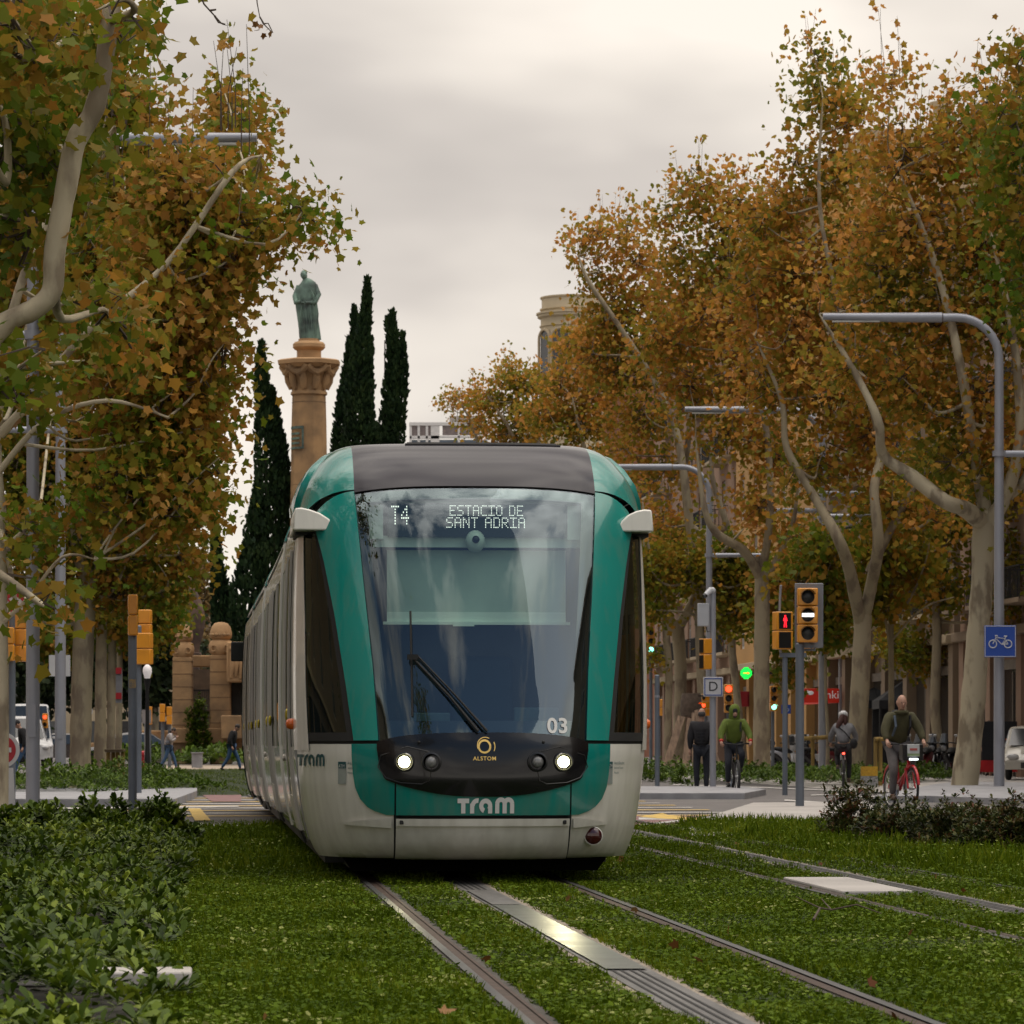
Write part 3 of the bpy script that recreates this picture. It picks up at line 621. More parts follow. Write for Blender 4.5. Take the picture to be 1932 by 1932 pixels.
# crossing: red paving, road, paint
sheet('crossing_paving',[(-9,46.6),(3.3,46.6),(3.3,48.2),(-9,48.2)],.008,REDP)
sheet('crossing_paving',[(2.2,46.6),(7.5,46.6),(7.5,53),(2.2,53)],.010,REDP)
sheet('pavement',[(-14,44.5),(-1.7,44.5),(-1.7,52),(-14,52)],.014,CONC)
for k in range(9):
    v=52.6+k*2.1; sheet('road_marking',[(-1.2,v),(7.8,v),(7.8,v+.45),(-1.2,v+.45)],.012,ROADW if k%2 else ROADY)
p=[guv(355,1527),guv(378,1527),guv(398,1550),guv(368,1550)]; sheet('road_marking',p,.016,ROADY)
sheet('road_marking',[guv(340,1556),guv(480,1556),guv(480,1562),guv(340,1562)],.018,ROADW)
sheet('road_marking',[guv(-5,1527),guv(450,1522),guv(450,1524),guv(-5,1530)],.018,ROADW)
sheet('crossing_paving',[guv(380,1500),guv(455,1500),guv(455,1514),guv(400,1514)],.016,REDP)
# left platform with granite edge
sheet('pavement',[guv(-300,1523),guv(330,1523),guv(372,1505),guv(372,1499),guv(-300,1499)],.14,GRANITE,thick=.14)
# right: platforms beside the cycle track
a=[guv(1318,1554),guv(1420,1521),guv(1640,1519),guv(1700,1563)]; sheet('pavement',[(u,v) for u,v in a],.06,CONC,thick=.06)
sheet('pavement',[guv(1300,1562),guv(1318,1555),guv(1760,1562),guv(1760,1580),guv(1300,1580)],.02,CONC)
a=[guv(1120,1508),guv(1405,1508),guv(1445,1500),guv(1400,1494),guv(1120,1494)]; sheet('pavement',a,.12,GRANITE,thick=.12)
a=[guv(1650,1514),guv(1760,1514),guv(2200,1530),guv(2200,1490),guv(1800,1484),guv(1760,1490)]; sheet('pavement',a,.12,GRANITE,thick=.12)
sheet('pavement',[guv(1640,1497),guv(1790,1499),guv(1790,1470),guv(1700,1468)],.03,CONC)
for (x0,y0,x1,y1,w) in [(1210,1560,1370,1541,3),(1205,1548,1290,1548,4),(1480,1512,1570,1518,2.5),(1270,1482,1450,1488,1.5),(1450,1488,1600,1494,1.6),(1600,1506,1800,1502,2),(1780,1520,1932,1532,2.5),(1260,1498,1300,1498,1.5),(1340,1500,1380,1502,1.5),(1530,1502,1600,1500,1.5)]:
    sheet('road_marking',[guv(x0,y0),guv(x1,y1),guv(x1,y1-w),guv(x0,y0-w)],.013,ROADW)
sheet('road_marking',[guv(1205,1543),guv(1250,1536),guv(1262,1540),guv(1340,1548),guv(1335,1551),guv(1240,1546)],.016,ROADY)
# far street beyond: light paving round the monument
sheet('pavement',[guv(200,1462),guv(470,1462),guv(470,1444),guv(200,1444)],.02,mat('warm_paving',(.36,.29,.22),.85,var=.2))
sheet('pavement',[(14,70),(60,70),(60,190),(14,190)],.006,CONC)
# ---------------------------------------------- tracks
def strip(name,u0,u1,z,v0,v1,m,dv=2.0,wob=0.0,parent=None,thick=.0):
    b=MB(); g=[]; n=max(2,int((v1-v0)/(.12 if wob else dv)))
    for i in range(n+1):
        v=v0+(v1-v0)*i/n; c=bend(v); w0=wob*(rng.random()-.5)*1.4 if wob else 0; w1=wob*(rng.random()-.5)*1.4 if wob else 0
        g+=[S(u0+c+w0,v,z),S(u1+c+w1,v,z)]
    b.add(g,[(2*i,2*i+1,2*i+3,2*i+2) for i in range(n)])
    return b.build(name,m,parent,smooth=None)
def rail(u,v0,v1,label,k=1):
    T=thing('tram_rail',label,'rail',(0,0,0),0,'grooved rails of the tram tracks')
    strip('rail_margin',u-.092,u+.085,.010,v0,v1,CONCD,wob=.035,parent=T)
    for nm,a,c,z,m in(('rail_head',-.062,-.02,.020,STEEL),('rail_groove',-.02,.03,.013,RUST),('rail_lip',.03,.048,.018,RUST)): a,c=sorted((u+a*k,u+c*k)); strip(nm,a,c,z,v0,v1,m,parent=T)
CONCD=mat('track_concrete',(0.065,0.058,0.047),0.85,var=.35,vscale=6,bump=.3,bscale=50)
rail(1.24,9,150,'grooved rail running out from under the left wheels of the tram')
rail(2.66,9,150,'grooved rail running out from under the right wheels of the tram',-1)
rail(4.30,9,150,'near rail of the empty track right of the tram, left of the pale slab')
rail(5.74,9,150,'far rail of the empty track right of the tram, sunk in grass',-1)
PLATE=mat('cover_plate',(0.17,0.175,0.155),0.33,.65,var=.25,vscale=3); GROOVE=mat('power_strip',(0.115,0.11,0.105),0.5,.1,var=.3,vscale=8,stretch=(1,.15,1))
for uc,lab in((1.93,'grey power strip with shiny cover plate in front of the tram'),(5.02,'grey power supply strip of the empty track right of the tram')):
    T=thing('power_strip',lab,'power rail',(0,0,0),0,'power strips in the middle of the tracks')
    strip('strip_margin',uc-.17,uc+.17,.010,9,150,mat('strip_concrete',(0.26,0.22,0.17),.85,var=.35,vscale=7,bump=.4,bscale=40),wob=.05,parent=T)
    strip('strip_body',uc-.115,uc+.115,.014,9,150,GROOVE,parent=T)
    for du in(-.075,-.035,.01,.05): strip('strip_slot',uc+du,uc+du+.014,.017,9,150,RUBBER,parent=T)
    if uc<3: strip('cover_plate',uc-.095,uc+.095,.022,16.9,23.6,PLATE,parent=T); strip('cover_plate',uc-.095,uc+.095,.0225,23.65,26.0,GROOVE,parent=T)
o=sheet('concrete_slab',[(4.38,25.3),(4.88,25.3),(4.88,27.9),(4.38,27.9)],.035,CONC,kind=None,thick=.05); props(o,'pale concrete slab set in the grass between the rails of the right track','slab')
# ---------------------------------------------- planting
def grass_area(name,n,ufn,v0,v1,hfn,avoid,m,seed,hmul=1.0,kind='stuff',clover=0.3,zb=.0,vpow=1.0):
    r=np.random.default_rng(seed)
    t=r.random(n); v=v0+(v1-v0)*t**vpow; lo,hi=ufn(v); u=lo+(hi-lo)*r.random(n); ok=np.ones(n,bool)
    for c,w in avoid: ok&=np.abs(u-(c-0.13*np.clip((v-35)/24,0,None)**2))>w+ .03*(r.random(n)-.5)
    ok&=~((u>4.36)&(u<4.90)&(v>25.25)&(v<27.95))
    u,v=u[ok],v[ok]; n=len(u); be=np.where(v>50,-0.13*((v-35)/24)**2,0); 
    x=(u+be*(v0>50))*SC-v*SS; y=(u+be*(v0>50))*SS+v*SC; pos=np.stack([x,y,np.full(n,zb)],1)
    h=hfn(u,v)*(0.5+r.random(n))*hmul
    d=np.stack([r.normal(0,.45,n),r.normal(0,.45,n),np.ones(n)],1)
    nb=int(n*(1-clover)); V=leaves(BLADE,pos[:nb],d[:nb],h[:nb],width=.20,curl=0.0)
    me=npmesh(name,V,3); o=link(name,me,m); o['kind']=kind
    # round clover-like leaves held flat
    k=n-nb; pc=pos[nb:].copy(); pc[:,2]+=h[nb:]*.72; dd=np.stack([r.normal(0,1,k),r.normal(0,1,k),r.normal(0,.35,k)],1)
    up=np.stack([r.normal(0,.3,k),r.normal(0,.3,k),np.ones(k)],1); sd=norml(np.cross(dd,up)); 
    V=leaves(np.array([(0,0),(.45,.25),(.45,.75),(0,1),(-.45,.75),(-.45,.25)]),pc,dd,.011+.017*r.random(k),width=1,curl=.2,nrm=np.cross(dd,sd)*0+sd[:, [1,0,2]]*0+up)
    me=npmesh(name.replace('grass','clover'),V,6); o2=link(name.replace('grass','clover'),me,MATS['clover_leaf']); o2['kind']=kind
    return o
GRASSM=leafmat('grass_blade',[(0,(.036,.060,.002)),(.4,(.070,.112,.004)),(.75,(.110,.155,.006)),(1,(.17,.20,.015))],trans=.3,patch=.8,spec=.05)
leafmat('clover_leaf',[(0,(.032,.060,.002)),(.5,(.066,.108,.005)),(.90,(.110,.165,.010)),(1,(.28,.30,.10))],trans=.2,rough=.6,patch=1.0,spec=.05)
AV=[(1.24,.09),(1.93,.15),(2.66,.09),(4.30,.07),(5.02,.12)]
def hf(u,v): return .040+.008*np.sin(u*2.3+v*.8)+.007*np.sin(v*2.1-u)+.008*np.sin(u*6.1)*np.sin(v*3.7)+np.where(u>5.9,.04,0)+np.where((u<1.1),.012,0)
g=grass_area('grass',430000,lambda v:(np.full_like(v,-.45),np.minimum(12.4,1.6+v*.245)),12.5,30,hf,AV,GRASSM,11,vpow=1.5); g['label']='short green grass and clover between the tram rails'
grass_area('grass',150000,lambda v:(np.full_like(v,-1.5),np.full_like(v,12.4)),30,46.4,lambda u,v:hf(u,v)*1.3,AV,GRASSM,12,hmul=1.2,clover=.3)
grass_area('grass',50000,lambda v:(np.full_like(v,-1.4),np.full_like(v,7.8)),73.2,139,lambda u,v:.07+0*u,AV,GRASSM,13,hmul=1.3,clover=.3)
# fallen plane leaves on the grass
r=np.random.default_rng(5); n=46; v=13+32*r.random(n)**1.4; u=-.3+r.random(n)*(3+v*.22); u=np.where(np.abs(u-1.93)<.3,u+.45,u); pos=np.stack([u*SC-v*SS,u*SS+v*SC,np.full(n,.06)],1)
DRY=leafmat('dry_leaf',[(0,(.10,.035,.012)),(.5,(.17,.07,.02)),(1,(.26,.15,.06))],trans=.1)
V=leaves(MAPLE,pos,r.normal(0,1,(n,3))*[1,1,.25],.03+.04*r.random(n),curl=.6); o=link('fallen_leaves',npmesh('fallen_leaves',V,10),DRY); o['kind']='stuff'
b=MB(); p0=G(1535,1735,.09); b.tube([p0,p0+Vector((.06,.3,.05)),p0+Vector((.14,.5,.03)),p0+Vector((.11,.8,.08))],[.008,.007,.005,.003],6); b.tube([p0+Vector((.14,.5,.03)),p0+Vector((.28,.5,.06)),p0+Vector((.40,.3,.02))],[.006,.005,.003],6); b.tube([p0+Vector((.06,.3,.05)),p0+Vector((-.05,.6,.10))],[.005,.002],6)
props(b.build('twig',mat('twig_bark',(.07,.05,.035),.9)),'dry forked twig lying on the grass between the two tracks','twig')
# tuft plants
SHRUBM=leafmat('pittosporum_leaf',[(0,(.020,.040,.004)),(.45,(.052,.088,.007)),(.8,(.105,.155,.011)),(1,(.19,.24,.025))],trans=.18,rough=.45,patch=1.4,spec=.15)
HEDGEM=leafmat('hedge_leaf',[(0,(.030,.060,.006)),(.5,(.065,.115,.011)),(1,(.12,.18,.02))],trans=.2,rough=.4,patch=.7)
REDSH=leafmat('abelia_leaf',[(0,(.025,.040,.012)),(.45,(.055,.070,.018)),(.75,(.095,.085,.022)),(1,(.15,.05,.03))],trans=.15,rough=.42,patch=1.6)
def rosettes(name,cent,size,nl,m,parent=None,seed=1,el=(.15,.9),kind=None,stem=True):
    r=np.random.default_rng(seed); N=len(cent); az=r.random((N,nl))*2*PI; e=el[0]+(el[1]-el[0])*np.linspace(0,1,nl)[None,:]+r.normal(0,.12,(N,nl)); tilt=r.normal(0,.28,(N,1,2))
    d=np.stack([np.cos(az)*np.cos(e*1.2)+tilt[...,0],np.sin(az)*np.cos(e*1.2)+tilt[...,1],np.sin(e*1.2)],2).reshape(-1,3)
    pos=np.repeat(cent,nl,axis=0)+r.normal(0,.006,(N*nl,3)); pos[:,2]+=np.tile(np.linspace(0,1,nl),N)*np.repeat(np.asarray(size),nl)*.35
    sz=np.repeat(np.asarray(size),nl)*(.75+.5*r.random(N*nl)); nn=np.zeros_like(d); nn[:,2]=1; nn+=r.normal(0,.2,nn.shape)
    V=leaves(OBOV,pos,d,sz,width=1.15,curl=.22,nrm=nn); o=link(name,npmesh(name,V,6),m,parent)
    if kind: o['kind']=kind
    return o
def blob_shrub(name,label,cat,c,rx,ry,rz,n,size,nl,m,group=None,seed=1,stems=True,irregular=.25):
    r=np.random.default_rng(seed); T=thing(name,label,cat,c,0,group)
    th=np.arccos(1-1.15*r.random(n)); ph=r.random(n)*2*PI; rad=(.35+.65*r.random(n)**.4)*(1+irregular*np.sin(ph*3+seed)*np.sin(th*4+seed))
    pts=np.stack([rx*rad*np.sin(th)*np.cos(ph),ry*rad*np.sin(th)*np.sin(ph),rz*rad*np.abs(np.cos(th))+.02],1)
    rosettes('foliage',pts,size*(.7+.6*r.random(n)),nl,m,T,seed)
    if stems:
        b=MB()
        for k in range(0,n,max(1,n//40)): q=Vector(pts[k]); b.tube([(q.x*.2,q.y*.2,-.02),(q.x*.6,q.y*.6,q.z*.5),tuple(q)],[.012,.008,.004],5)
        b.build('stem',mat('shrub_stem',(.06,.045,.03),.9),T)
    return T
# near bed of low evergreen shrubs on the left
r=np.random.default_rng(3); n=12500; v=12.5+29.5*r.random(n)**.85; hi=-.12+.10*np.sin(v*1.7)+.05*np.sin(v*5.1); hi=np.where((v>22)&(v<30),hi-.05,hi); u=hi-(0.05+r.random(n)**.9*(1.1+v*.10))
hgt=.12+.07*np.sin(u*4.3+v*1.1)+.07*np.sin(v*3.3+u*2)+.06*np.sin(v*7.7+u*9)
ed=np.clip((hi-u)/.5,0,1)**.8; gap=(v>15.6)&(v<17.1)&(u>-1.0); z=(hgt*ed)*(.55+.45*r.random(n))+.03; keep=~((v>15.2)&(v<15.6)&(u>-.72)&(u<.0)&(r.random(n)<.97)); u,v,z,ed=u[keep],v[keep],z[keep],ed[keep]
cent=np.stack([u*SC-v*SS,u*SS+v*SC,z],1); o=rosettes('ground_cover_shrubs',cent,(.056+.022*r.random(len(u))),10,SHRUBM,None,4,kind='stuff'); o['label']='low evergreen shrubs filling the bed at lower left'
b=MB(); g=[]
for j in range(61):
    vv=12+31*j/60
    for i in range(13): uu=-.25-i*.42; g.append(S(uu,vv,.055+.05*math.sin(uu*4+vv)*math.sin(vv)*(i>0)))
b.add(g,[(j*13+i,j*13+i+1,(j+1)*13+i+1,(j+1)*13+i) for j in range(60) for i in range(12)]); b.build('planting_soil',mat('dark_soil',(.018,.016,.010),.95,var=.4),None,smooth=60)['kind']='structure'
T=thing('drain_cover','pale concrete edging with small dark grate among the lower left shrubs','drain cover',S(0,0),0)
b=MB(); b.box(S(-.50,15.5,.085),(.90,.34,.06),rz=SROT); b.build('concrete_edging',CONC,T,bevel=.01); b=MB()
for k in range(7): b.box(S(-.80+k*.022,15.42,.119),(.010,.22,.012),rz=SROT)
b.build('grate',mat('grate_iron',(.05,.05,.05),.5,.5),T)
shr=[(300,1592,.47,.40,'round dark green bush standing apart at the end of the shrub bed'),(75,1600,.50,.36,'dark green bush at the end of the bed in front of the wide grey post'),(185,1598,.62,.38,'wide evergreen bush beside the thin grey signal post'),(20,1602,.4,.34,'evergreen bush at the left edge of the photo at the end of the bed')]
for k,(px,py,rx,rz_,lab) in enumerate(shr): blob_shrub('evergreen_shrub',lab,'shrub',G(px,py,.0),rx*.75,rx*.75,rz_,330,.085,9,SHRUBM,'evergreen bushes at the end of the left bed',20+k)
# right shrubs
for k,(px,py,rx,h,nn_,lab) in enumerate([(1612,1588,.34,.62,330,'tall twiggy reddish green shrub nearest the signal pole'),(1705,1596,.42,.42,420,'low reddish green shrub second from the signal pole'),(1800,1606,.44,.48,480,'dense reddish green shrub in the middle of the right clump'),(1880,1610,.40,.46,420,'reddish green shrub in the right clump beside the frame edge'),(1945,1612,.38,.52,380,'reddish green shrub cut by the right edge of the photo')]):
    blob_shrub('flowering_shrub',lab,'shrub',G(px,py,0),rx*1.15,rx,h*.9,nn_*2,.05,9,REDSH,'reddish green shrubs on the right verge',40+k,irregular=.4)
def hedge(name,label,pts,w,h,dens,size,nl,m,seed,group=None):
    r=np.random.default_rng(seed); T=thing(name,label,'hedge',pts[0],0,group); C=[]
    o0=Vector(pts[0])
    for a,c in zip(pts[:-1],pts[1:]):
        a,c=Vector(a),Vector(c); L=(c-a).length; n=int(L*dens); t=r.random(n); d=(c-a).normalized(); s=Vector((-d.y,d.x,0))
        q=(r.random(n)-.5)*2*w; hh=h*(.75+.25*np.sin(t*L*1.9+seed)+.15*np.sin(t*L*4.7)); z=.03+hh*np.sqrt(np.clip(1-(q/w)**2,0,1))*(.5+.5*r.random(n))
        P_=np.stack([a.x+d.x*L*t+s.x*q-o0.x,a.y+d.y*L*t+s.y*q-o0.y,z-o0.z],1); C.append(P_)
    C=np.concatenate(C); rosettes('foliage',C,size*(.7+.6*r.random(len(C))),nl,m,T,seed); return T
hedge('hedge','low green hedge along the cycle track in front of the right trunks',[G(1262,1474),G(1420,1478),G(1600,1486)],1.4,.45,130,.10,7,HEDGEM,1,'low planted strips along the street')
hedge('hedge','low green hedge between the reddish shrub and the wooden posts on the right',[G(1600,1482),G(1745,1474)],1.0,.42,130,.10,7,HEDGEM,2,'low planted strips along the street')
hedge('hedge','dark bush patch behind the short grey post right of the tram',[G(1205,1490),G(1262,1492)],.8,.75,150,.10,7,HEDGEM,3,'low planted strips along the street')
hedge('hedge','dark green planting round the foot of the left tree trunks',[G(45,1508),G(170,1502),G(325,1497)],1.3,.62,150,.10,8,HEDGEM,4,'low planted strips along the street')
hedge('hedge','low green planting at the foot of the monument',[G(215,1444.5),G(345,1445),G(470,1445)],2.2,.80,75,.26,7,HEDGEM,5,'low planted strips along the street')
# ================================================ TREES
BARK=mat('plane_bark',(0.29,0.24,0.155),0.85,vscale=3.0,col2=(0.20,0.155,0.105),bump=.6,bscale=14,thr=(.42,.52),stretch=(1,1,.45))
BARK2=mat('pale_bark',(0.36,0.31,0.21),0.8,vscale=2.6,col2=(0.20,0.16,0.105),bump=.45,bscale=12,thr=(.40,.49),stretch=(1,1,.4))
LV_L=leafmat('plane_leaf_left',[(0,(.10,.165,.012)),(.3,(.20,.195,.020)),(.55,(.30,.20,.028)),(.8,(.36,.165,.03)),(1,(.48,.28,.08))],trans=.5,patch=.55)
LV_G=leafmat('plane_leaf_green',[(0,(.075,.13,.012)),(.4,(.15,.17,.016)),(.7,(.24,.175,.022)),(1,(.36,.17,.03))],trans=.5,patch=.7)
LV_O=leafmat('plane_leaf_olive',[(0,(.10,.14,.012)),(.4,(.19,.18,.018)),(.75,(.30,.21,.022)),(1,(.42,.20,.03))],trans=.5,patch=.5)
LV_R=leafmat('plane_leaf_autumn',[(0,(.16,.18,.022)),(.3,(.30,.235,.032)),(.55,(.43,.255,.040)),(.8,(.54,.24,.042)),(1,(.60,.30,.09))],trans=.5,patch=.35)
GL='plane trees left of the tracks'; GRt='plane trees in a row right of the tracks'
def jit(a): return Vector((random.uniform(-a,a),random.uniform(-a,a),random.uniform(-a,a)))
def tree(label,Z,trunk,limbs,blobs,leaf,nleaf,lsize,group,shape=SIMPLE,bark=None,depth=1.0,per=15,spread=.32,seed=1,shoots=0,name='plane_tree'):
    """trunk/limbs: lists of (px,py,radius_px[,dY]) at distance Z; blobs: (px,py,rx,ry[,dY])"""
    random.seed(seed); r=np.random.default_rng(seed); k=Z/F
    def q(t): return P(t[0],t[1],Z+(t[3] if len(t)>3 else 0))
    base=q(trunk[0]); base.z=0; T=thing(name,label,'tree',base,0,group); bark=bark or BARK
    off=-base; tb=MB(); tp=[q(t)+off for t in trunk]; tp[0].z=-.05; rr=[t[2]*k for t in trunk]; 
    def smooth(pts,rad,n=5):
        P_=[];R_=[]
        for i in range(len(pts)-1):
            p0=pts[max(i-1,0)];p1=pts[i];p2=pts[i+1];p3=pts[min(i+2,len(pts)-1)]
            for j in range(n):
                t=j/n; P_.append(.5*((2*p1)+(p2-p0)*t+(2*p0-5*p1+4*p2-p3)*t*t+(3*p1-p0-3*p2+p3)*t**3)); R_.append((rad[i]+(rad[i+1]-rad[i])*t)*(1+random.uniform(-.05,.05)))
        P_.append(pts[-1]);R_.append(rad[-1]); return P_,R_
    a,b_=smooth(tp,rr); b_[0]*=1.2; tb.tube(a,b_,14); tb.build('trunk',bark,T,smooth=80)
    lb=MB(); nodes=[(p,x) for p,x in zip(a[len(a)//2:],b_[len(a)//2:])]
    for L in limbs:
        pts=[q(t)+off for t in L]; rad=[t[2]*k for t in L]
        for i in range(1,len(pts)): pts[i].y+=(random.uniform(-.4,.2)-.9*min(1,i/2))*depth*(0 if Z<30 else 1)
        rad[-1]=min(rad[-1],1.2*k); a2,b2=smooth(pts,rad); lb.tube(a2,b2,9); nodes+=list(zip(a2,b2))
    NP=np.array([tuple(n[0]) for n in nodes])
    LV=[]; DV=[]; SZ=[]; tot=sum(b[2]*b[3] for b in blobs); tw=MB(); blk=MB()
    for b in blobs:
        c=q((b[0],b[1],0,b[4] if len(b)>4 else 0))+off; rx=b[2]*k*(1.28 if group!=GL else 1.0); rz=b[3]*k; ry=max(1.2,(rx+rz)/2*depth)
        # feed branch from the nearest node below
        d=np.linalg.norm((NP-np.array(c))*[1,1,1.2],axis=1)+np.where(NP[:,2]>c.z,1.5,0); j=int(np.argmin(d)); n0=Vector(NP[j]); rad0=min(.6*nodes[j][1],.05)
        cb=c+Vector((0,-.5*ry,0)); mid=(n0+cb)/2+Vector((0,0,-.12*(c-n0).length))+jit(.25); bp,br=smooth([n0,mid,cb,cb+Vector((0,0,rz*.6))+jit(.3)],[max(rad0,.02),max(rad0*.75,.016),max(rad0*.5,.012),.008],4); blk.tube(bp,br,6)
        nt_=max(8,int(nleaf*(.84 if group==GRt else 1)*b[2]*b[3]/tot/per)); u=r.normal(size=(nt_,3)); u/=np.linalg.norm(u,axis=1,keepdims=True); rad=(.15+.95*r.random(nt_)**.8)[:,None]*(1+.22*np.sin(u[:,:1]*5+seed)*np.cos(u[:,2:]*4))
        tips=np.array(c)+u*rad*[rx,ry,rz]
        BP=np.array([tuple(x) for x in bp])
        for ti,t in enumerate(tips):
            if ti%2==0 or True:
                jn=int(np.argmin(np.linalg.norm(BP-t,axis=1))); s_=Vector(BP[jn]); e_=Vector(t)
                if (e_-s_).length<3.5 and ti%2==0: tw.tube([s_,(s_+e_)/2+jit(.12)+Vector((0,0,-.05)),e_],[.014,.009,.004],4,cap=False)
        m_=r.poisson(per,nt_); cc=np.repeat(tips,m_,axis=0)+r.normal(0,spread,(m_.sum(),3))*[1,1,.85]
        LV.append(cc); 
    if shoots:
        top=sorted(blobs,key=lambda b:b[1])[:max(2,len(blobs)//3)]
        for i in range(shoots):
            b=random.choice(top); x=b[0]+random.uniform(-.6,.6)*b[2]; y=b[1]-b[3]*random.uniform(.45,.7); p=q((x,y,0))+off; h=random.uniform(.5,1.3); e=p+Vector((random.uniform(-.15,.15),0,h))
            p0=p-Vector((0,0,.5)); tw.tube([p0,p,e],[.012,.008,.004],4,cap=False)
            cc=np.array([tuple(p+(e-p)*f) for f in (random.random(),random.random(),1.0,.95)])+r.normal(0,.07,(4,3)); LV.append(cc)
    C=np.concatenate(LV); N=len(C); d=r.normal(0,1,(N,3)); d[:,2]-=.55
    V=leaves(shape,C,d,lsize*(.55+.75*r.random(N)),width=1.0,curl=.28)
    link('crown',npmesh('crown',V,len(shape)),leaf,T)
    if lb.v: lb.build('limbs',bark,T,smooth=80)
    blk.build('branches',bark,T,smooth=80); tw.build('twigs',mat('twig_bark',(.07,.05,.035),.9),T,smooth=None)
    return T
# ---- left, nearest: pale limb crossing the upper left corner
tree('nearest plane tree, its pale bare limb crossing the upper left corner',27,[(-150,1690,60),(-150,1200,52),(-130,900,46),(-100,720,36)],
 [[(-110,740,30),(-40,670,22),(10,610,20.5),(62,585,20),(98,548,20),(104,470,20),(124,360,20),(142,270,20),(178,205,19),(196,120,18),(210,20,17),(222,-60,15)],[(-60,820,16),(-20,760,9),(30,700,6),(90,688,5),(160,680,3.5)],[(-110,740,28),(-60,480,24),(-20,150,22),(8,20,20),(20,-80,18)]],
 [(40,60,90,80,-1),(30,250,85,80,1),(150,90,80,80,2),(20,430,60,80,1),(130,300,60,90,1.5),(250,30,40,35,0),(210,600,70,60,3),(40,720,70,45,0),(90,1140,28,22,0)],LV_G,3600,.10,GL,MAPLE,BARK2,per=11,spread=.20,seed=3)
# ---- left second: the big crown reaching to the monument
tree('plane tree whose thin trunk stands at the left edge of the photo',49,[(3,1552,13),(4,1250,12),(-2,1000,12),(-10,820,12)],
 [[(-10,830,11),(70,760,8),(190,640,7),(330,520,6),(450,350,5.5),(500,310,4)],[(-10,820,11),(40,600,9),(120,420,7),(230,260,5)],[(-10,900,7),(90,800,5),(220,770,4),(330,800,3)],[(0,1180,5),(60,1130,4),(140,1060,3),(190,1060,2)]],
 [(215,200,75,80,4),(110,170,90,90,4),(245,330,80,80,4),(140,360,100,110,5),(345,330,60,45),(360,420,95,70),(455,430,65,52),(430,320,60,48,4),(575,412,42,26),(450,240,42,40,6),(430,190,28,30,6),(330,520,100,65),(440,500,50,50),(200,520,110,90,2),(70,560,90,90,6),(345,610,90,68),(250,660,110,90,1.5),(110,700,90,80,30),(405,690,30,38),(335,740,80,60),(30,400,60,120,6),(270,800,120,70,1),(365,820,42,48),(320,880,85,55),(380,905,25,28),(250,940,110,60),(345,960,50,42),(60,1000,40,40)],
 LV_L,40000,.112,GL,MAPLE,BARK2,per=14,spread=.27,seed=5,shoots=26)
tree('plane tree with thick mottled trunk between the grey posts and the signal',84,[(150,1500,23),(152,1400,20.5),(156,1250,20.5),(165,1110,20),(200,1000,16)],
 [[(180,1060,13),(250,990,10),(330,930,8),(420,860,5)],[(165,1110,12),(130,950,9),(120,800,7)],[(190,1020,10),(230,850,8),(300,640,6),(420,420,5),(475,340,4)]],
 [(40,760,60,70),(60,640,60,70),(40,1000,60,50),(40,900,70,70),(140,850,110,70),(280,1000,90,60),(160,1020,80,60),(340,1050,50,45),(70,1060,90,60),(230,1100,100,50),(320,1110,30,30),(100,880,100,80),(260,860,100,80),(340,760,60,65),(120,680,100,90),(300,680,100,80),(40,1160,40,30),(395,560,40,70),(250,480,110,110),(110,480,110,110)],LV_G,27000,.15,GL,SIMPLE,BARK,per=14,seed=8)
for k,(x,w,Z,lab,bl) in enumerate([(188,11,97,'plane tree just behind the mottled trunk, mostly hidden by it',[(210,1130,90,50),(120,1120,70,50),(290,1090,50,50),(180,950,90,70),(60,980,80,80),(50,800,80,90),(50,620,80,100),(130,880,80,80),(30,480,60,70)]),(208,8,112,'slim plane tree right of the two thick left trunks',[(240,1150,70,50),(300,1130,35,35),(200,1060,60,50),(100,1200,70,40)]),(223,6,128,'thinnest plane trunk seen just left of the signal post',[(260,1180,50,45),(310,1150,25,40),(230,1100,60,50)])]):
    tree(lab,Z,[(x,HZ+CH*F/Z,w*1.1),(x+2,1330,w),(x+4,1180,w*.95),(x+10,1080,w*.7)],[[(x+8,1120,w*.6),(x+60,1020,w*.4),(x+100,950,w*.2)],[(x+6,1150,w*.6),(x-20,1000,w*.4)]],bl,LV_G,9000,.18,GL,SIMPLE,BARK,per=14,seed=20+k)
# ---- right row
tree('plane tree with the thick leaning trunk beside the blue cycle sign post',81,[(1818,1494,27),(1829,1400,24),(1838,1300,23),(1845,1200,21),(1853,1100,21),(1858,990,23),(1866,968,20)],
 [[(1855,985,19),(1815,965,16),(1770,952,14),(1715,905,13),(1660,862,10),(1645,800,8),(1600,700,6),(1540,600,4)],[(1866,985,18),(1895,930,13),(1915,820,10),(1900,640,8),(1850,430,6)],[(1862,980,15),(1835,860,11),(1800,700,9),(1760,520,7),(1690,330,5)],[(1880,960,10),(1932,900,9),(1960,800,7)]],
 [(1680,150,42,45),(1850,200,70,45),(1920,170,50,55),(1790,280,90,70),(1890,310,90,90),(1700,300,80,80),(1720,440,110,90),(1850,460,110,100),(1940,450,80,110),(1650,560,100,80),(1770,600,110,90),(1890,620,100,90),(1610,690,70,60),(1720,740,100,70),(1850,760,100,80),(1920,860,60,80),(1790,880,90,60)],LV_R,21000,.135,GRt,MAPLE,BARK2,per=14,seed=31,shoots=30)
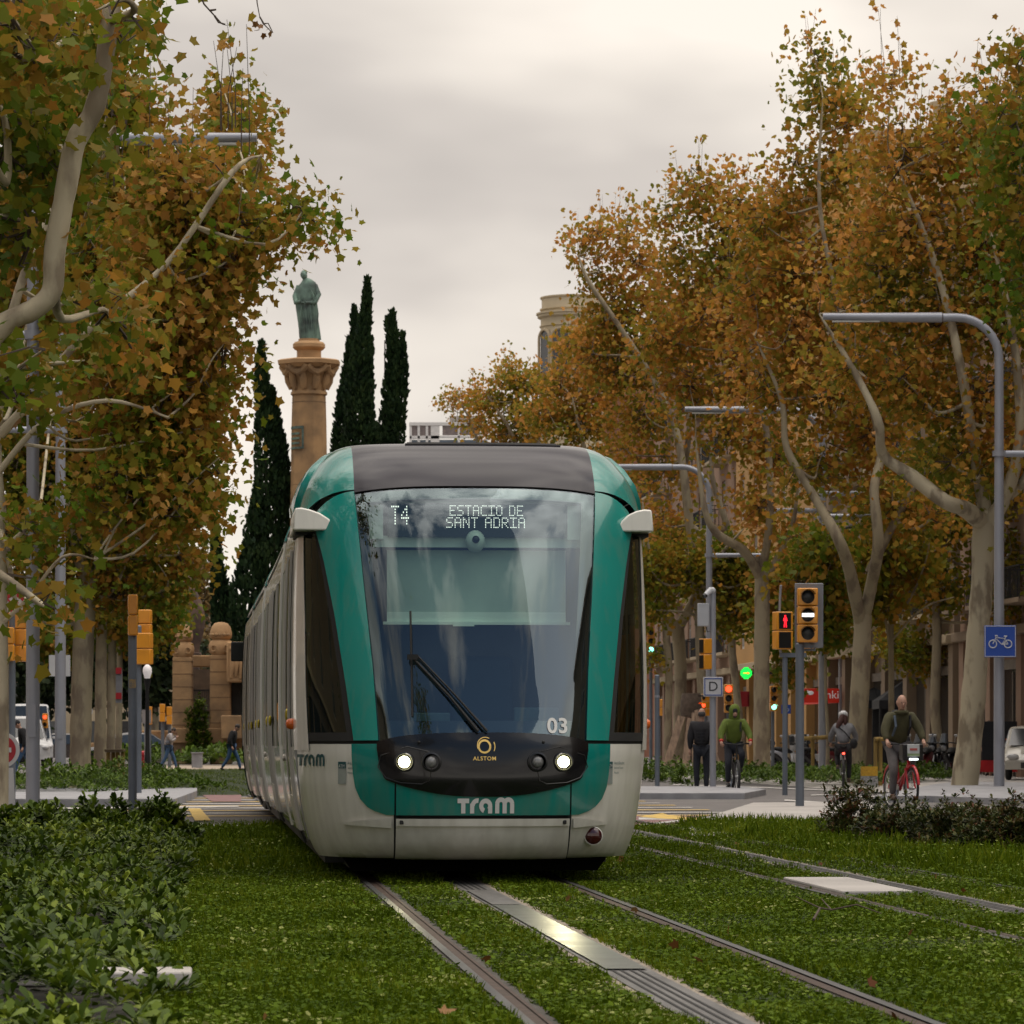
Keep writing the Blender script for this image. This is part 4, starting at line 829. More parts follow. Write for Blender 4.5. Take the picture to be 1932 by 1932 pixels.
tree('plane tree whose trunk forks above the woman in the white helmet',95,[(1612,1478,20),(1618,1380,18),(1625,1250,17),(1628,1160,17)],
 [[(1625,1180,13),(1598,1080,12),(1572,1020,11),(1530,940,8),(1480,850,7),(1470,760,5),(1420,640,4)],[(1630,1170,12),(1642,1100,11),(1648,1030,11),(1640,930,9),(1655,850,8),(1625,740,7),(1580,600,5),(1540,400,4),(1545,200,3)],[(1640,1080,9),(1700,960,7),(1760,860,5)]],
 [(1530,105,32,30),(1440,430,50,50),(1420,560,55,60),(1690,720,60,80),(1555,190,58,62),(1600,230,60,60),(1590,330,85,70),(1500,310,35,35),(1470,390,70,55),(1600,460,100,80),(1500,520,90,80),(1600,610,90,80),(1480,640,85,75),(1560,740,95,75),(1640,820,70,70),(1450,740,70,60),(1540,880,80,60),(1680,950,70,60),(1750,980,70,60)],LV_R,17000,.165,GRt,SIMPLE,BARK,per=14,seed=32,shoots=22)
tree('plane tree with the straight thick trunk right of the green jacket cyclist',109,[(1438,1468,17),(1437,1380,15.5),(1437,1250,14.5),(1438,1110,14),(1432,1050,11)],
 [[(1436,1090,11),(1400,1040,9),(1350,1010,8),(1325,960,6),(1310,830,4)],[(1438,1080,9),(1450,960,7),(1440,800,6),(1400,600,4)],[(1440,1100,7),(1490,1000,5),(1500,900,4)]],
 [(1420,400,50,40),(1440,470,50,50),(1290,500,55,60),(1250,640,50,70),(1310,360,62,40),(1270,410,45,45),(1380,400,60,50),(1370,490,90,70),(1430,590,80,70),(1330,600,90,80),(1400,700,90,75),(1300,730,70,70),(1380,820,80,60),(1460,850,70,60),(1430,960,70,50),(1500,1010,60,50)],LV_R,14000,.17,GRt,SIMPLE,BARK,per=14,seed=33,shoots=20)
tree('plane tree with two stems rising behind the plank props beside the tram',128,[(1276,1456,11),(1281,1380,11),(1284,1260,12),(1276,1170,13)],
 [[(1272,1190,10),(1245,1120,8),(1220,1050,7),(1210,950,5)],[(1280,1185,10),(1318,1100,8),(1300,1000,9),(1285,880,8),(1268,800,7),(1230,720,6),(1165,620,5),(1110,540,4),(1090,490,3)],[(1290,900,6),(1300,780,5),(1290,640,4),(1240,520,3)],[(1300,990,6),(1380,1040,7),(1340,900,5),(1350,780,4)]],
 [(1140,590,55,60),(1120,670,60,45),(1300,640,55,70),(1095,470,30,26),(1125,440,42,32),(1180,440,45,36),(1130,520,50,45),(1200,500,60,50),(1240,560,60,55),(1180,610,70,55),(1250,680,65,60),(1170,700,70,55),(1220,790,70,55),(1260,880,55,50),(1190,860,40,40),(1250,980,50,45)],LV_R,10500,.18,GRt,SIMPLE,BARK,per=13,seed=34,shoots=20)
tree('plane tree behind the tram roof, left of the double stemmed one',152,[(1150,1449,9),(1150,1250,9),(1148,1000,8)],[[(1148,1010,7),(1110,880,5),(1080,760,4)],[(1148,1010,7),(1170,850,5)]],
 [(1090,660,50,45),(1130,640,45,45),(1060,730,60,45),(1130,740,60,50),(1100,810,80,50),(1040,790,60,40),(1170,900,50,60),(1190,1000,30,50)],LV_R,7500,.19,GRt,SIMPLE,BARK,per=13,seed=35,shoots=14)
tree('far plane tree with low rusty crown above the tram roof centre',185,[(1008,1440,8),(1006,1200,7),(1002,950,6)],[[(1002,950,5),(970,830,4),(920,750,2.5)]],
 [(1010,720,50,28),(960,715,45,28),(1000,780,60,40),(930,760,42,30),(960,820,60,28)],LV_R,4800,.20,GRt,SIMPLE,BARK,per=12,seed=36,shoots=10)
tree('farthest plane tree, its sparse crown left of the others over the tram roof',215,[(925,1435,6),(923,1200,6),(920,900,5)],[[(920,900,4),(890,800,3),(860,750,2)]],
 [(900,745,38,22),(860,752,30,16),(905,800,40,26),(950,690,22,14),(850,765,20,9)],LV_R,1900,.19,GRt,SIMPLE,BARK,per=10,seed=37,shoots=8)
# second row behind, lower crowns seen between the trunks
GB='plane trees farther behind the right row'
tree('plane tree with the bare knotted trunk left of the black canopy',112,[(1767,1466,10.5),(1769,1400,9.5),(1764,1330,9.5),(1768,1200,9),(1766,1080,8.5)],[[(1766,1090,7),(1735,1000,5),(1700,900,4)],[(1766,1090,7),(1795,980,5),(1840,880,4)]],
 [(1720,980,80,60),(1800,960,80,60),(1870,900,60,60),(1760,880,90,60),(1700,1100,70,50),(1770,1110,60,50),(1900,1050,50,70),(1895,1150,35,40)],LV_O,8500,.165,GB,SIMPLE,BARK,per=14,seed=41)
tree('slender plane tree with long thin branches right of the forked trunk',101,[(1683,1473,7),(1682,1350,5.5),(1681,1200,5.5),(1680,1050,5),(1678,940,4)],[[(1680,1180,3),(1720,1120,2.5),(1745,1040,1.5),(1742,980,1)],[(1681,1240,3),(1660,1140,2.2),(1600,1060,1.2)],[(1681,1210,2.5),(1735,1150,2),(1790,1130,1)],[(1680,1100,3),(1700,1000,2),(1720,900,1)]],
 [(1680,960,45,50),(1640,1050,40,40),(1720,1060,40,45),(1660,1140,35,40),(1590,1130,40,40)],LV_O,3600,.2,GB,SIMPLE,BARK,per=12,seed=42)
tree('thin young tree staked in the hedge between the signal and the lamp post',99,[(1560,1474,4),(1562,1400,3.5),(1558,1300,3),(1557,1200,2.5),(1556,1080,2)],[],[(1556,1100,40,40),(1540,1180,25,40),(1575,1180,25,40),(1520,1100,35,35),(1560,1030,45,40)],LV_G,2600,.2,'young street trees',SIMPLE,BARK,per=12,seed=43)
tree('thin leaning young tree right of the green traffic light',118,[(1492,1462,4),(1484,1380,3),(1474,1280,2.5),(1472,1180,2)],[],[(1475,1190,35,50),(1485,1270,22,28),(1470,1110,40,40),(1500,1080,35,30)],LV_G,2600,.2,'young street trees',SIMPLE,BARK,per=12,seed=44)
tree('plane tree standing behind the pole with the letter sign',126,[(1330,1458,10),(1328,1380,9),(1322,1250,9),(1318,1120,9)],[[(1318,1130,7),(1350,1060,5),(1400,1000,4)],[(1318,1130,7),(1290,1040,5)]],
 [(1370,1060,60,45),(1300,1070,50,45),(1390,1150,45,50),(1230,1080,30,50),(1230,1150,18,40),(1420,1090,40,40)],LV_O,7500,.165,GB,SIMPLE,BARK,per=14,seed=45)
tree('leaning plane trunk right of the cyclist in the green jacket',135,[(1405,1455,8),(1397,1380,7.5),(1388,1290,7.5),(1378,1200,7)],[[(1378,1210,6),(1350,1150,4)]],[(1380,1140,45,45),(1350,1100,50,40)],LV_O,2800,.17,GB,SIMPLE,BARK,per=13,seed=46)
tree('slim plane tree with pale trunk left of the plank props',140,[(1262,1453,7.5),(1260,1380,7),(1262,1280,7.5),(1254,1160,7)],[[(1254,1170,6),(1230,1080,4)]],[(1240,1080,40,45),(1260,1020,40,40),(1215,1130,15,40),(1222,1240,14,30)],LV_O,3200,.18,GB,SIMPLE,BARK,per=13,seed=47)
tree('dark tree hanging over the black canopy at far right',125,[(1905,1459,10),(1904,1300,9),(1903,1200,8)],[],[(1870,1230,35,60),(1910,1180,40,60),(1745,1230,45,40),(1690,1220,35,30),(1930,1260,25,50)],LV_O,5200,.17,GB,SIMPLE,BARK,per=15,seed=48)
# right edge, nearer dark crown
tree('near plane tree whose green crown hangs in from the top right edge',60,[(2050,1524,30),(2040,1200,26),(2030,900,24)],[[(2030,900,20),(1985,600,14),(1950,300,9)]],
 [(1915,330,50,70),(1925,430,45,60),(1905,230,45,35),(1935,550,35,50),(1925,120,28,26)],LV_G,2300,.135,GRt,MAPLE,BARK2,per=13,seed=49,shoots=6)
# ---- hanging twigs at the top edge
T=thing('hanging_twig','thin bare twig hanging down from the top edge left of centre','twig',P(370,-40,24))
b=MB(); o0=P(370,-40,24)
for L in([(365,-40),(385,8),(405,30),(420,46),(428,48)],[(395,20),(408,18)],[(405,30),(412,42),(425,46)]): b.tube([P(x,y,24)-o0 for x,y in L],[.008,.006,.005,.003,.002][:len(L)],5)
b.build('twig',mat('twig_bark',(.07,.05,.035),.9),T)
T=thing('hanging_twig','thin twig with small brown leaves hanging from the top edge','twig',P(485,-40,24)); o0=P(485,-40,24)
b=MB()
for L in([(482,-40),(485,5),(490,32),(496,45)],[(490,32),(500,48),(512,60)],[(496,45),(506,44),(515,62)]): b.tube([P(x,y,24)-o0 for x,y in L],[.006,.004,.003,.002][:len(L)],5)
b.build('twig',mat('twig_bark',(.07,.05,.035),.9),T)
pp=np.array([tuple(P(x,y,24)-o0) for x,y in((480,40),(486,50),(497,50),(498,62),(510,52),(513,64),(484,58))]); link('leaves',npmesh('leaves',leaves(MAPLE,pp,rng.normal(0,1,(7,3)),.045),10),DRY,T)
# ---- cypresses
CYP=leafmat('cypress_leaf',[(0,(.010,.022,.010)),(.5,(.018,.040,.014)),(1,(.035,.062,.020))],trans=.1,rough=.6,patch=.9)
def cypress(label,Z,columns,seed):
    r=np.random.default_rng(seed); k=Z/F; x0=sum(c[0] for c in columns)/len(columns); base=P(x0,HZ,Z); base.z=0
    T=thing('cypress_tree',label,'tree',base,0,'dark cypresses round the monument'); C=[];D=[]
    tb=MB()
    for (x,ytop,w,n) in columns:
        top=CH+(HZ-ytop)*k; X=(x-966)*k-base.x; t=r.random(n)**.8; hh=.3+t*(top-.3); env=np.minimum(1,((1-t)**.88)*1.5+.01)*np.clip(.62+t*3,0,1); ph=r.random(n)*2*PI
        rad=1.6*w*k*env*(.55+.45*r.random(n)**.5)*(1+.10*np.sin(hh*1.7+ph*2)+.08*np.sin(hh*4.1+ph*5)); C.append(np.stack([X+rad*np.cos(ph)+.25*np.sin(hh*.5+seed),rad*np.sin(ph),hh],1)); D.append(np.stack([np.cos(ph)*.28,np.sin(ph)*.28,np.ones(n)],1)+r.normal(0,.22,(n,3)))
        tb.tube([(X,0,-.1),(X,0,top*.5),(X,0,top*.95)],[w*k*.22,w*k*.12,.03],8)
    C=np.concatenate(C);D=np.concatenate(D); link('crown',npmesh('crown',leaves(np.array([(0,0),(.3,.35),(.16,.8),(0,1),(-.16,.8),(-.3,.35)]),C,D,.16+.22*r.random(len(C)),curl=.1),6),CYP,T); tb.build('trunk',mat('dark_bark',(.05,.038,.028),.9),T)
cypress('broad cypress left of the monument column, tip behind plane leaves',183,[(502,648,34,7500),(520,735,26,4200),(478,900,28,3500)],1)
cypress('tallest cypress just right of the monument column',186,[(684,528,32,8000),(700,640,28,3500)],2)
cypress('slimmer cypress pressed against the left side of the tallest one',190,[(660,582,25,5500),(650,640,20,2600)],3)
cypress('cypress with three tips, rightmost of the group over the tram roof',188,[(737,590,23,5000),(726,600,17,2500),(752,632,19,3200)],4)
cypress('small narrow cypress above the stone gate, leftmost cypress',192,[(415,978,17,4200),(425,1080,14,1500)],5)
# far foliage
FARD=leafmat('far_dark_leaf',[(0,(.012,.020,.009)),(.6,(.025,.040,.014)),(1,(.05,.06,.02))],trans=.2,patch=.3)
FARY=leafmat('far_autumn_leaf',[(0,(.12,.09,.03)),(.6,(.22,.15,.06)),(1,(.30,.19,.09))],trans=.4,patch=.3)
GF='trees far behind the monument'
tree('dark evergreen tree mass left of the stone gate',215,[(290,1434,10),(290,1300,9),(288,1200,7)],[],[(270,1200,50,60),(320,1240,45,60),(230,1260,60,50),(290,1300,45,40),(180,1250,60,60),(100,1260,60,70),(300,1140,30,40),(60,1310,30,40),(30,1230,50,60)],FARD,9000,.42,GF,SIMPLE,per=16,spread=.6,seed=51)
tree('pale autumn tree glimpsed behind the stone figure',260,[(370,1428,5),(370,1250,5),(372,1120,3)],[],[(372,1070,22,26),(385,1140,20,40),(360,1120,20,40),(380,1230,25,40),(455,1180,10,25)],FARY,2600,.36,GF,SIMPLE,per=10,spread=.5,seed=52)

tree('plane tree outside the photo at left, beside the camera, mirrored in the windscreen',13,[(-2300,1960,95),(-2250,200,85),(-2150,-1200,75)],[[(-2150,-1200,60),(-1700,-2600,40),(-1200,-3800,20)]],[(-1500,-3600,600,600),(-2000,-2900,700,600),(-1000,-4400,420,420),(-1500,-4700,450,350)],LV_G,1900,.15,GL,MAPLE,BARK2,per=11,spread=.25,seed=61)
# ================================================ BUILDINGS
WGL=mat('window_dark',(0.030,0.034,0.038),0.12,var=.4,vscale=.6,coat=.3)
FRW=mat('window_frame_white',(0.55,0.53,0.49),0.6,var=.1); IRON=mat('balcony_iron',(0.025,0.025,0.027),0.5,.4,var=.1); SHUT=mat('shutter',(0.17,0.14,0.11),0.7,var=.2)
def building(label,u0,v0,L,D,H,nf,nb,wall,trim,gf=4.6,balc=True,end=True,roof_box=True,flip=False):
    """facade on local -x, running L along +y"""
    T=thing('apartment_building',label,'building',S(u0,v0+(L if flip else 0),0),SROT+(PI if flip else 0),'apartment buildings along the street'); fh=(H-gf-.8)/nf; bw=L/nb
    b=MB(); th=.35; ww,wh=1.25,min(2.3,fh*.72)
    # facade with real openings: piers and spandrels
    for f in range(nf):
        z0=gf+f*fh; b.box((th/2,L/2,z0+.35),(th,L,.7))
        zt=z0+.7+wh; b.box((th/2,L/2,(zt+z0+fh)/2),(th,L,z0+fh-zt))
        for k in range(nb+1):
            a=max(0,k*bw-(bw-ww)/2); c=min(L,k*bw+(bw-ww)/2); b.box((th/2,(a+c)/2,z0+.7+wh/2),(th,c-a,wh))
    b.box((th/2,L/2,H-.4),(th,L,.8))
    b.box((D/2+th,L/2,H/2+.1),(D,L-.02,H-.2)); b.build('wall',wall,T,smooth=None)
    MB().box((-.12,L/2,H+.0),(1.0,L+.3,.45)).build('cornice',trim,T,bevel=.03); MB().box((-.05,L/2,gf-.15),(.5,L+.1,.30)).build('string_course',trim,T,bevel=.03)
    # ground floor: piers and dark shop fronts
    g0=None
    for k in range(nb+1):
        if g0 is None: g0=MB().box((.2,0,gf/2-.1),(.5,.7,gf-.2)).build('ground_floor_pier',wall,T); g0.location=(0,.35,0)
        else: copy_tree(g0,loc=(0,min(k*bw,L-.35),0),parent=T)
    sh=None
    for k in range(nb):
        if sh is None:
            s_=MB(); s_.box((.33,0,1.7),(.06,bw-.7,3.2)); sh=s_.build('shop_front',WGL,T,smooth=None); f2=MB(); f2.box((.28,0,3.45),(.10,bw-.7,.30)).box((.29,0,1.6),(.06,.08,3.2)); fr=f2.build('shop_frame',FRW if k%2 else SHUT,sh,smooth=None); sh.location=(0,(k+.5)*bw,0)
        else: copy_tree(sh,loc=(0,(k+.5)*bw,0),parent=T)
    # windows
    w0=None
    for f in range(nf):
        for k in range(nb):
            loc=(0,(k+.5)*bw,gf+f*fh+.7+wh/2)
            if w0 is None:
                q=MB(); 
                q.box((.14,-ww/2+.05,0),(.10,.10,wh)).box((.14,ww/2-.05,0),(.10,.10,wh)).box((.14,0,wh/2-.05),(.10,ww,.10)).box((.14,0,-wh/2+.05),(.10,ww,.10)).box((.14,0,0),(.08,.07,wh)).box((.14,0,wh*.2),(.08,ww,.06))
                w0=q.build('window',FRW,T,smooth=None); g=MB(); g.box((.22,0,0),(.03,ww-.1,wh-.1)); g.build('pane',WGL,w0,smooth=None)
                if True: s_=MB(); s_.box((.1,0,wh*.36),(.05,ww-.12,wh*.26)); s_.build('blind',SHUT,w0,smooth=None)
                w0.location=loc
            else: copy_tree(w0,loc=loc,parent=T)
    if balc:
        b0=None
        for f in range(nf):
            for k in range(nb):
                if (k+f)%3==2 and f>0: continue
                loc=(0,(k+.5)*bw,gf+f*fh+.62)
                if b0 is None:
                    q=MB(); q.box((-.42,0,0),(.95,bw*.72,.14)); b0=q.build('balcony',trim,T,smooth=None); r_=MB()
                    n=int(bw*.72/.16)
                    for i in range(n+1): r_.box((-.86,-bw*.36+i*bw*.72/n,.5),(.025,.025,.95))
                    r_.box((-.86,0,1.0),(.05,bw*.72,.04)); 
                    for s in(-1,1): r_.box((-.45,s*bw*.36,1.0),(.85,.04,.04)).box((-.45,s*bw*.36,.5),(.025,.025,.95)).box((-.2,s*bw*.36,.5),(.025,.025,.95)).box((-.65,s*bw*.36,.5),(.025,.025,.95))
                    r_.build('railing',IRON,b0,smooth=None); b0.location=loc
                else: copy_tree(b0,loc=loc,parent=T)
    if roof_box:
        b=MB(); b.box((5,L*.35,H+1.5),(6,L*.5,2.8)); b.build('penthouse',trim,T,bevel=.03); b=MB()
        for i in range(int(L/1.0)): b.box((.3,i*1.0+.3,H+.75),(.04,.04,1.1))
        b.box((.3,L/2,H+1.3),(.05,L,.05)); b.build('roof_railing',FRW,T,smooth=None)
        for y in(L*.25,L*.6): b=MB(); b.cyl((6,y,H+2.9),(6,y,H+4.4),.35,12).cyl((6,y,H+4.4),(6,y,H+4.6),.5,12); b.build('chimney',trim,T)
    if end:
        for f in range(nf):
            for j in range(3):
                w=copy_tree(w0,loc=(3.0+j*4,-.02,gf+f*fh+.7+wh/2),parent=T); w.rotation_euler=(0,0,R(90))
    return T
W1=mat('rose_render',(0.30,0.19,0.13),0.85,var=.15,vscale=.4,bump=.1); W2=mat('orange_render',(0.44,0.25,0.085),0.85,var=.12,vscale=.4,bump=.1); W3=mat('cream_stone',(0.42,0.335,0.22),0.85,var=.15,vscale=.5,bump=.15); W4=mat('ochre_render',(0.24,0.175,0.115),0.85,var=.15,vscale=.4)
UF=24.5
building('rose rendered apartment building behind the rightmost trees',UF,88,31,14,17.5,4,7,W1,W4,roof_box=False)
building('pale brown apartment building with penthouse behind the forked plane tree',UF,120,25,14,19.3,5,6,W4,W3,roof_box=False)
building('orange rendered apartment building behind the trees right of the lamp posts',UF,146,24,14,23.0,6,6,W2,W3,balc=False)
building('brown apartment building behind the double stemmed plane tree',UF+.6,172,34,14,24,6,8,W1,W3)
building('long ochre apartment building farther along, behind the tram roof',UF+1.5,262,60,14,25,6,10,W4,W3,balc=False,roof_box=False)
# the street walls that only show mirrored in the tram's glass and paint, standing outside the photo's frame
building('long brown apartment building outside the photo to the right, mirrored in the tram',UF,10,76,14,19,5,9,W4,W1,balc=False,end=False,roof_box=False)
building('ochre apartment building outside the photo to the left, mirrored in the tram',-24,0,66,14,19,5,9,W4,W3,balc=False,end=False,roof_box=False,flip=True)
building('rose apartment building farther along outside the photo to the left',-24,68,80,14,20,5,9,W1,W3,balc=False,end=False,roof_box=False,flip=True)
# round tower
T=thing('round_tower','round cream stone corner tower with cornices above the trees','tower',P(1082,HZ,262)-Vector((0,0,CH))+Vector((0,0,0)),SROT)
TOWC=mat('tower_cream',(.52,.43,.29),.85,var=.12,vscale=.6); tb=MB(); k=262/F; Rr=62*k; zt=CH+(HZ-562)*k
def zz(py): return CH+(HZ-py)*k
tb.lathe([(Rr,0),(Rr,zz(640)),(Rr,zz(612)),(Rr,zz(606)),(Rr,zz(600))],40); tb.lathe([(Rr*.97,zz(600)),(Rr*.97,zt),(Rr*.90,zt),(Rr*.90,zz(572)),(0,zz(572))],40); tb.build('wall',TOWC,T,smooth=50)
for (p0,p1,ex) in((604,596,1.10),(598,592,1.14),(566,562,1.02),(620,616,1.04),(588,584,1.03)):
    b=MB(); b.lathe([(Rr*.98,zz(p0)),(Rr*ex,zz((p0+p1)/2)),(Rr*ex,zz(p1)),(Rr*.96,zz(p1))],40); b.build('cornice',TOWC,T,smooth=40)
for a in(-155,-118,-80,-45):
    ca,sa=math.cos(R(a)),math.sin(R(a)); c=Vector((ca*Rr,sa*Rr,0)); t=Vector((-sa,ca,0)); n=Vector((ca,sa,0))
    poly=[(-.55,zz(712)),(.55,zz(712))]+[(.55*math.cos(R(x)),zz(642)+.55*math.sin(R(x))) for x in range(0,181,20)]
    b=MB(); m=len(poly); b.add([c+t*x+n*.03+Vector((0,0,z)) for x,z in poly]+[c+t*x-n*.3+Vector((0,0,z)) for x,z in poly],[tuple(range(m)),tuple(range(m,2*m))[::-1]]+[(i,(i+1)%m,m+(i+1)%m,m+i) for i in range(m)]); w=b.build('arched_window',WGL,T,smooth=None)
    pts=[c+t*(x*1.15)+n*.08+Vector((0,0,z)) for x,z in [(-.62,zz(712))]+[(.62*math.cos(R(x)),zz(642)+.62*math.sin(R(x))) for x in range(180,-1,-15)]+[(.62,zz(712))]]; MB().tube(pts,.10,6).build('arch_surround',W3,w)
b=MB(); b.box((Rr*.75+5,Rr*.4+4,zz(640)/2),(10,12,zz(640))); b.build('wing',mat('brick_wall',(.25,.11,.07),.9,var=.2,vscale=3),T,smooth=None)
# modern white building far behind
Zm=430; k=Zm/F; T=thing('office_building','white framed modern building with blue tinted windows peeking over the tram roof','building',P(773,HZ,Zm)-Vector((0,0,CH)),0)
top=CH+(HZ-797)*k; WB=mat('white_frame',(.62,.60,.58),.7,var=.08); BG=mat('blue_glass',(.14,.19,.26),.15,var=.3,vscale=.3)
b=MB(); b.box((4.5,6,top/2-1),(9,11.6,top-2)); b.build('core',BG,T,smooth=None)
b=MB(); 
for x in(0,.95,1.9,2.85): b.box((x+.1,-.05,top/2),(.28 if x<2.8 else 1.0,.5,top))
for x in(5.7,8.2): b.box((x,-.05,top/2),(.25,.5,top))
b.box((1.8,-.05,top-.2),(3.7,.6,.4)).box((6.2,-.05,top-.2),(5.2,.6,.4)).box((5.9,-.05,top-1.7),(5,.5,.25)).box((1.7,-.05,top-1.75),(3.4,.5,.35)); b.build('white_frame',WB,T,bevel=.02)
MB().box((1.7,-.12,top-1.0),(3.2,.15,1.2)).box((6.1,-.12,top-.95),(4.6,.15,1.1)).build('upper_panel',mat('panel_brown',(.20,.16,.15),.6),T,smooth=None)
MB().box((6.8,-.2,top-3.6),(4.4,.3,1.8)).box((6.2,2,top+.4),(3.2,3,.8)).build('service_box',mat('service_grey',(.35,.31,.28),.7),T,smooth=None)
b=MB(); b.lathe([(.0,-.28),(.28,-.28),(.28,-.2),(0,-.2)],16,(3.15,0,top-.95),'y'); b.build('round_emblem',mat('emblem_ochre',(.45,.33,.08),.5),T)
for x in(5.5,7.0): MB().cyl((x,2,top),(x,2,top+2.2),.04,6).build('antenna',IRON,T)
# far row on the left behind foliage
for i,(px,Z,w,h,lab,c) in enumerate([(60,300,24,13,'far cream building at the end of the left street, behind the poles',W3),(215,330,17,12,'far brown building low behind the left signal post',W4),(300,380,12,15,'far dim building left of the stone gate',W1),(400,420,16,9,'low far building behind the stone gate pillars',W4)]):
    T=thing('far_building',lab,'building',P(px-w/2*F/Z,HZ,Z)-Vector((0,0,CH)),0,'far buildings at the end of the left street'); b=MB(); b.box((w/2,5,h/2),(w,10,h)); b.build('wall',c,T,smooth=None); b=MB(); b.box((w/2,4.9,h+.15),(w+.4,10.4,.3)); b.build('roof',W3,T,smooth=None)
    w0=None
    for f in range(int(h/3.2)):
        for j in range(int(w/3)):
            loc=(1.5+j*3,-.03,1.9+f*3.1)
            if w0 is None: w0=MB().box((0,0,0),(1.2,.1,1.7)).build('window',WGL,T,smooth=None); w0.location=loc
            else: copy_tree(w0,loc=loc,parent=T)
# shop signs
SIGNR=mat('sign_red',(.52,.022,.012),.45,var=.08,emit=(.6,.03,.01),es=.12)
def facade_pt(v,out=.0,z=0): return S(UF-out,v,z)
def v_at(px): # v on the facade plane u=UF seen at pixel column px
    c=(px-966)/F; return UF*(SC-c*SS)/(SS+c*SC)
def sign_board(label,px0,px1,py0,py1,m,name='shop_sign',txt=None,tm=None,mark=False):
    v0,v1=v_at(px1),v_at(px0); vm=(v0+v1)/2; p=facade_pt(vm,.35); Y=p.y; z1=CH+(HZ-py0)/F*Y; z0=CH+(HZ-py1)/F*Y; L=v1-v0
    T=thing(name,label,'sign',(p.x,p.y,(z0+z1)/2),SROT); MB().box((0,0,0),(.18,L,z1-z0)).build('board',m,T,bevel=.01)
    # projecting end plate facing up the street so the name can be read from the tracks
    return T,L,z1-z0,Y
T,L,h,Y=sign_board('long red sign band of the bank over its ground floor windows',1528,1596,1302,1328,SIGNR)
wv=(1592-1529)/F*Y; b=MB(); b.box((-wv/2,-L/2-.12,0),(wv,.12,h)); b.build('end_board',SIGNR,T,bevel=.01)
V,Fc=text_mesh('nki',h*.80); b=MB(); b.add([(-wv*.155+x,-L/2-.20,z+.02) for x,z in V and [(v[0],v[1]) for v in V]],Fc); me=bpy.data.meshes.new('lettering'); me.from_pydata(b.v,[],b.f); link('lettering',me,mat('sign_white',(.7,.68,.66),.5,var=0,emit=(1,1,1),es=.1),T)
b=MB(); b.ball((-wv*.80,-L/2-.19,.10),(.13,.02,.08),10,6).box((-wv*.86,-L/2-.19,.16),(.12,.02,.05),ry=.5); b.build('mark',MATS['sign_white'],T)
T,L,h,Y=sign_board('plain dark red shop sign between two trunks near the green cross',1395,1425,1306,1334,mat('dark_red',(.26,.008,.012),.5,var=.1)); wv=30/F*Y; MB().box((-wv/2,-L/2-.1,0),(wv,.12,h)).build('end_board',MATS['dark_red'],T,bevel=.01)
p=P(1408,1270,150); T=thing('pharmacy_cross','lit green pharmacy cross with small red arrow between the trunks','sign',p,0)
GRN=mat('green_led',(0,.5,.05),.4,var=0,emit=(0.01,1,.09),es=1.1); s=150/F
cross=[(-4.5,-11),(4.5,-11),(4.5,-8),(8,-8),(8,-4.5),(10.5,-4.5),(10.5,4.5),(8,4.5),(8,8),(4.5,8),(4.5,11),(-4.5,11),(-4.5,8),(-8,8),(-8,4.5),(-10.5,4.5),(-10.5,-4.5),(-8,-4.5),(-8,-8),(-4.5,-8)]
MB().prism([(x*s,z*s) for x,z in cross],-.06,.12,'y').build('cross',GRN,T,smooth=None); MB().prism([(-6*s,-.8*s),(2*s,-.8*s),(2*s,-2.2*s),(6.5*s,0),(2*s,2.2*s),(2*s,.8*s),(-6*s,.8*s)],-.09,-.065,'y').build('arrow',mat('red_led',(.5,.05,0),.4,var=0,emit=(1,.12,.01),es=1.6),T,smooth=None)
MB().box((.5,.03,0),(1.4,.06,.08)).build('bracket',IRON,T)
# ================================================ MONUMENT
SAND=mat('sandstone',(0.34,0.205,0.095),0.9,var=.28,vscale=1.1,bump=.4,bscale=9,col2=(.20,.125,.065))
SANDL=mat('sandstone_light',(0.40,0.24,0.115),0.9,var=.25,vscale=1.0,bump=.3,bscale=9)
JOINT=mat('stone_joint',(0.15,0.09,0.05),.95,var=.2); BRZ=mat('green_bronze',(0.13,0.20,0.16),0.6,.35,vscale=1.6,col2=(.045,.06,.055),bump=.5,bscale=6,thr=(.35,.6))
Zc=182; k=Zc/F; cx=583; T=thing('monument_column','tall sandstone column with carved capital carrying the bronze figure','monument',P(cx,HZ,Zc)-Vector((0,0,CH)),0)
def zc(py): return CH+(HZ-py)*k
b=MB(); b.lathe([(39*k,0),(37*k,zc(1100)),(35.5*k,zc(980)),(33*k,zc(800)),(31.5*k,zc(745))],10); b.build('shaft',SAND,T,smooth=20)
b=MB()
for py in range(760,1300,26): 
    t=(py-745)/(1100-745); r_=(31.5+(37-31.5)*min(t,1))*k; b.lathe([(r_-.02,zc(py)-.02),(r_+.012,zc(py)-.02),(r_+.012,zc(py)+.02),(r_-.02,zc(py)+.02)],10)
b.build('courses',JOINT,T,smooth=None)
b=MB(); b.lathe([(31.5*k,zc(747)),(34.5*k,zc(745)),(34.5*k,zc(741)),(32*k,zc(738)),(33*k,zc(722)),(38*k,zc(708)),(44*k,zc(698)),(46*k,zc(694))],20); b.build('capital',SAND,T,smooth=40)
b=MB()
for i in range(10):
    a=2*PI*i/10+.1; r0,r1=33*k,46*k; c=Vector((math.cos(a),math.sin(a),0)); b.tube([c*r0+Vector((0,0,zc(735))),c*(r0+.12)+Vector((0,0,zc(720))),c*(r1*.9)+Vector((0,0,zc(706))),c*(r1+.10)+Vector((0,0,zc(703)))],[.12,.2,.17,.08],8)
    t=Vector((-c.y,c.x,0)); b.torus(c*(34.5*k)+Vector((0,0,zc(728)))+t*.0,.16,.04,'y' if abs(c.y)>.6 else 'x',12,5)
b.build('leaf_carving',SAND,T)
b=MB()
